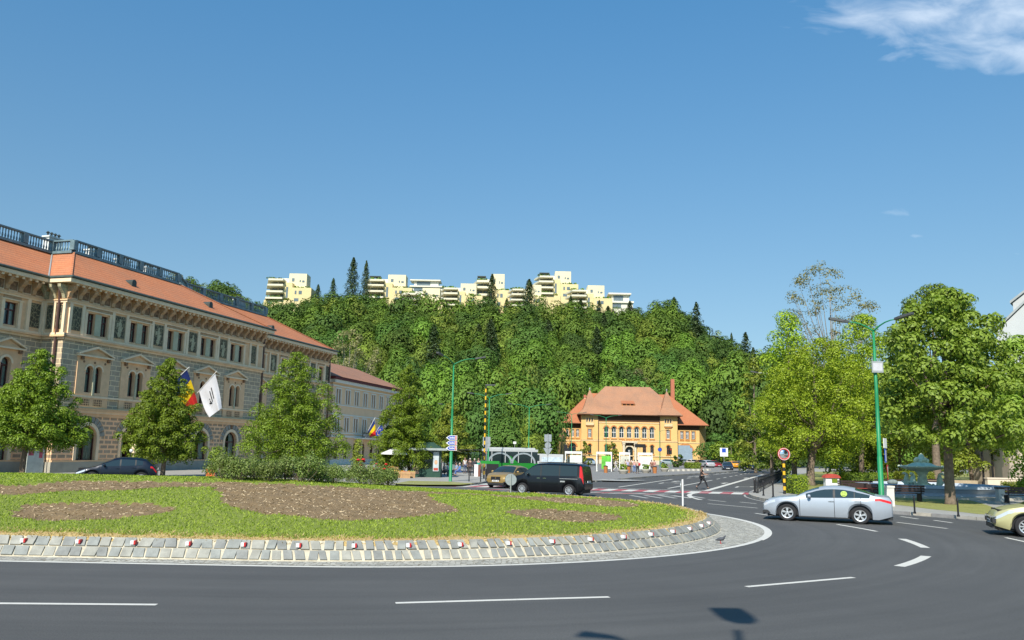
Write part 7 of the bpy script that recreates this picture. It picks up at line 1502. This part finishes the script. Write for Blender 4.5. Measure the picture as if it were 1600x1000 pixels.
t=thing('book_house','small white hut-shaped box with a curved red roof behind the sedan','box',at(1299,63,Z)); b=MB(); b.box(-.5,.5,0,.5,0,.95,WHITEP); b.box(-.05,.35,-.03,-.002,.6,.9,LINDEN); b.build('body',t); b=MB(); b.prism([(-.62,.95)]+[(-.6*math.cos(a),.95+.3*math.sin(a)) for a in np.linspace(0,math.pi,9)]+[(.62,.95)],-.1,.6,REDW); b.build('roof',t)
b=MB(); b.sphere((0,0,0),.36,mat('grey_boulder',(.18,.22,.21),.9,0,.2),8,(1.1,.9,.6)); tag(b.build('boulder',loc=at(1392,61.6,Z+.75)),'grey rounded thing on the red bench behind the lamp post','stone')
# pale wall, column, dark posts and white church at the right edge
PW=mat('pale_wall',(.66,.55,.42),.85,0,.08,1); t=thing('park_wall','long low pale wall behind the fountain at the right','wall',at(1570,70,Z)); b=MB(); b.box(-1.6,9,0,.4,0,.95,PW); b.box(-1.65,9,-.06,.46,.95,1.05,PW); b.box(-6.5,-1.6,1.5,1.9,0,.75,mat('pale_wall_2',(.40,.31,.2),.85)); b.build('blocks',t)
for px,lab in ((1534,'leftmost of three dark posts before the blue car'),(1549,'middle dark post before the blue car'),(1562,'right dark post before the blue car')):
    q=MB(); q.tube([(0,0,0),(0,0,.5),(0,0,.55),(0,0,3.4)],[.22,.19,.1,.08],BLACKP,9); tag(q.build('iron_post',loc=at(px,78,Z)),lab,'post')
COLM=mat('column_stone',(.42,.35,.27),.85,0,.1,1,dirt=.4)
t=thing('stone_gatehouse','brownish stone building corner with a thick pillar at the right edge','building',at(1576,74,Z)); b=MB(); b.box(0,.95,0,.9,0,5.6,COLM); b.box(-.1,1.05,-.1,1.0,0,1.9,COLM); b.box(.95,9,.4,8,0,5.2,PW); b.build('wall',t); b=MB(); b.box(-.25,9.2,-.25,8.2,5.6,5.9,COLM); b.build('roof',t)
CHU=mat('church_render',(.48,.50,.50),.85,0,.05,.4); cxx=atY(1571,112); t=thing('white_church','white church-like building with stepped gables rising behind the trees at the right edge','building',(cxx,112,0),R(-38)); b=MB()
zz=lambda y,Y=112:2.6+(720-y)*Y/1300.
b.prism([(0,0),(24,0),(24,zz(497)+5),(6.5,zz(497)+4.6),(0,zz(519))],0,12,CHU); b.prism([(2.0,zz(520)),(20,zz(520)),(20,zz(440)),(5.5,zz(440)),(2.0,zz(473))],1.2,9,CHU); b.build('wall',t)
b=MB(); b.prism([(-.3,zz(519)-.1),(-.3,zz(519)+.25),(6.5,zz(497)+4.95),(24,zz(497)+5.3),(24,zz(497)+5),(6.5,zz(497)+4.6)],-.3,12.3,GREYP); b.prism([(1.7,zz(473)-.1),(1.7,zz(473)+.25),(5.5,zz(440)+.3),(20,zz(440)+.4),(20,zz(440)),(5.5,zz(440))],.9,9.3,GREYP); b.build('roof',t)
b=MB(); b.box(3.2,3.8,1.1,1.19,zz(506),zz(494),WINDARK); b.prism([(3.6,zz(536)),(5.2,zz(536)),(5.2,zz(528)),(4.4,zz(521)),(3.6,zz(528))],-.05,-.002,mat('church_niche',(.55,.36,.22),.8)); b.build('window',t)
# flower tubs and notice boards in front of the palace
t=thing('notice_board','white notice board leaning at the palace corner behind the first linden','board',tuple(WP((-2.2,.6,.14))),R(90)-TH); b=MB(); b.box(0,1.7,-.05,.0,0,2.3,mat('board_pale',(.50,.54,.50),.6,0,.15,2)); b.box(1.15,1.5,-.06,-.052,1.2,2.1,mat('board_red',(.45,.08,.12),.6,0,.5,6)); b.box(.1,.6,-.06,-.052,1.4,1.9,MATS['board_red']); b.build('panel',t)
t=thing('orange_box','orange-red litter box beside the thuja before the palace','box',at(333,60,.12)); b=MB(); b.box(-.35,.35,-.2,.2,0,.9,DARKW); b.box(-.3,.3,-.215,-.202,.35,.6,mat('orange_panel',(.6,.12,.03),.6)); b.box(-.3,.3,-.215,-.202,.66,.84,MATS['orange_panel']); b.build('body',t)
t=thing('loudspeaker_globe','small white globe lamp in front of the palace window above the dark car','lamp',at(205,62,.12)); b=MB(); b.tube([(0,0,0),(0,0,1.9)],.03,BLACKP,6); b.build('post',t); b=MB(); b.sphere((0,0,2.0),.13,WHITEP,8); b.build('globe',t)
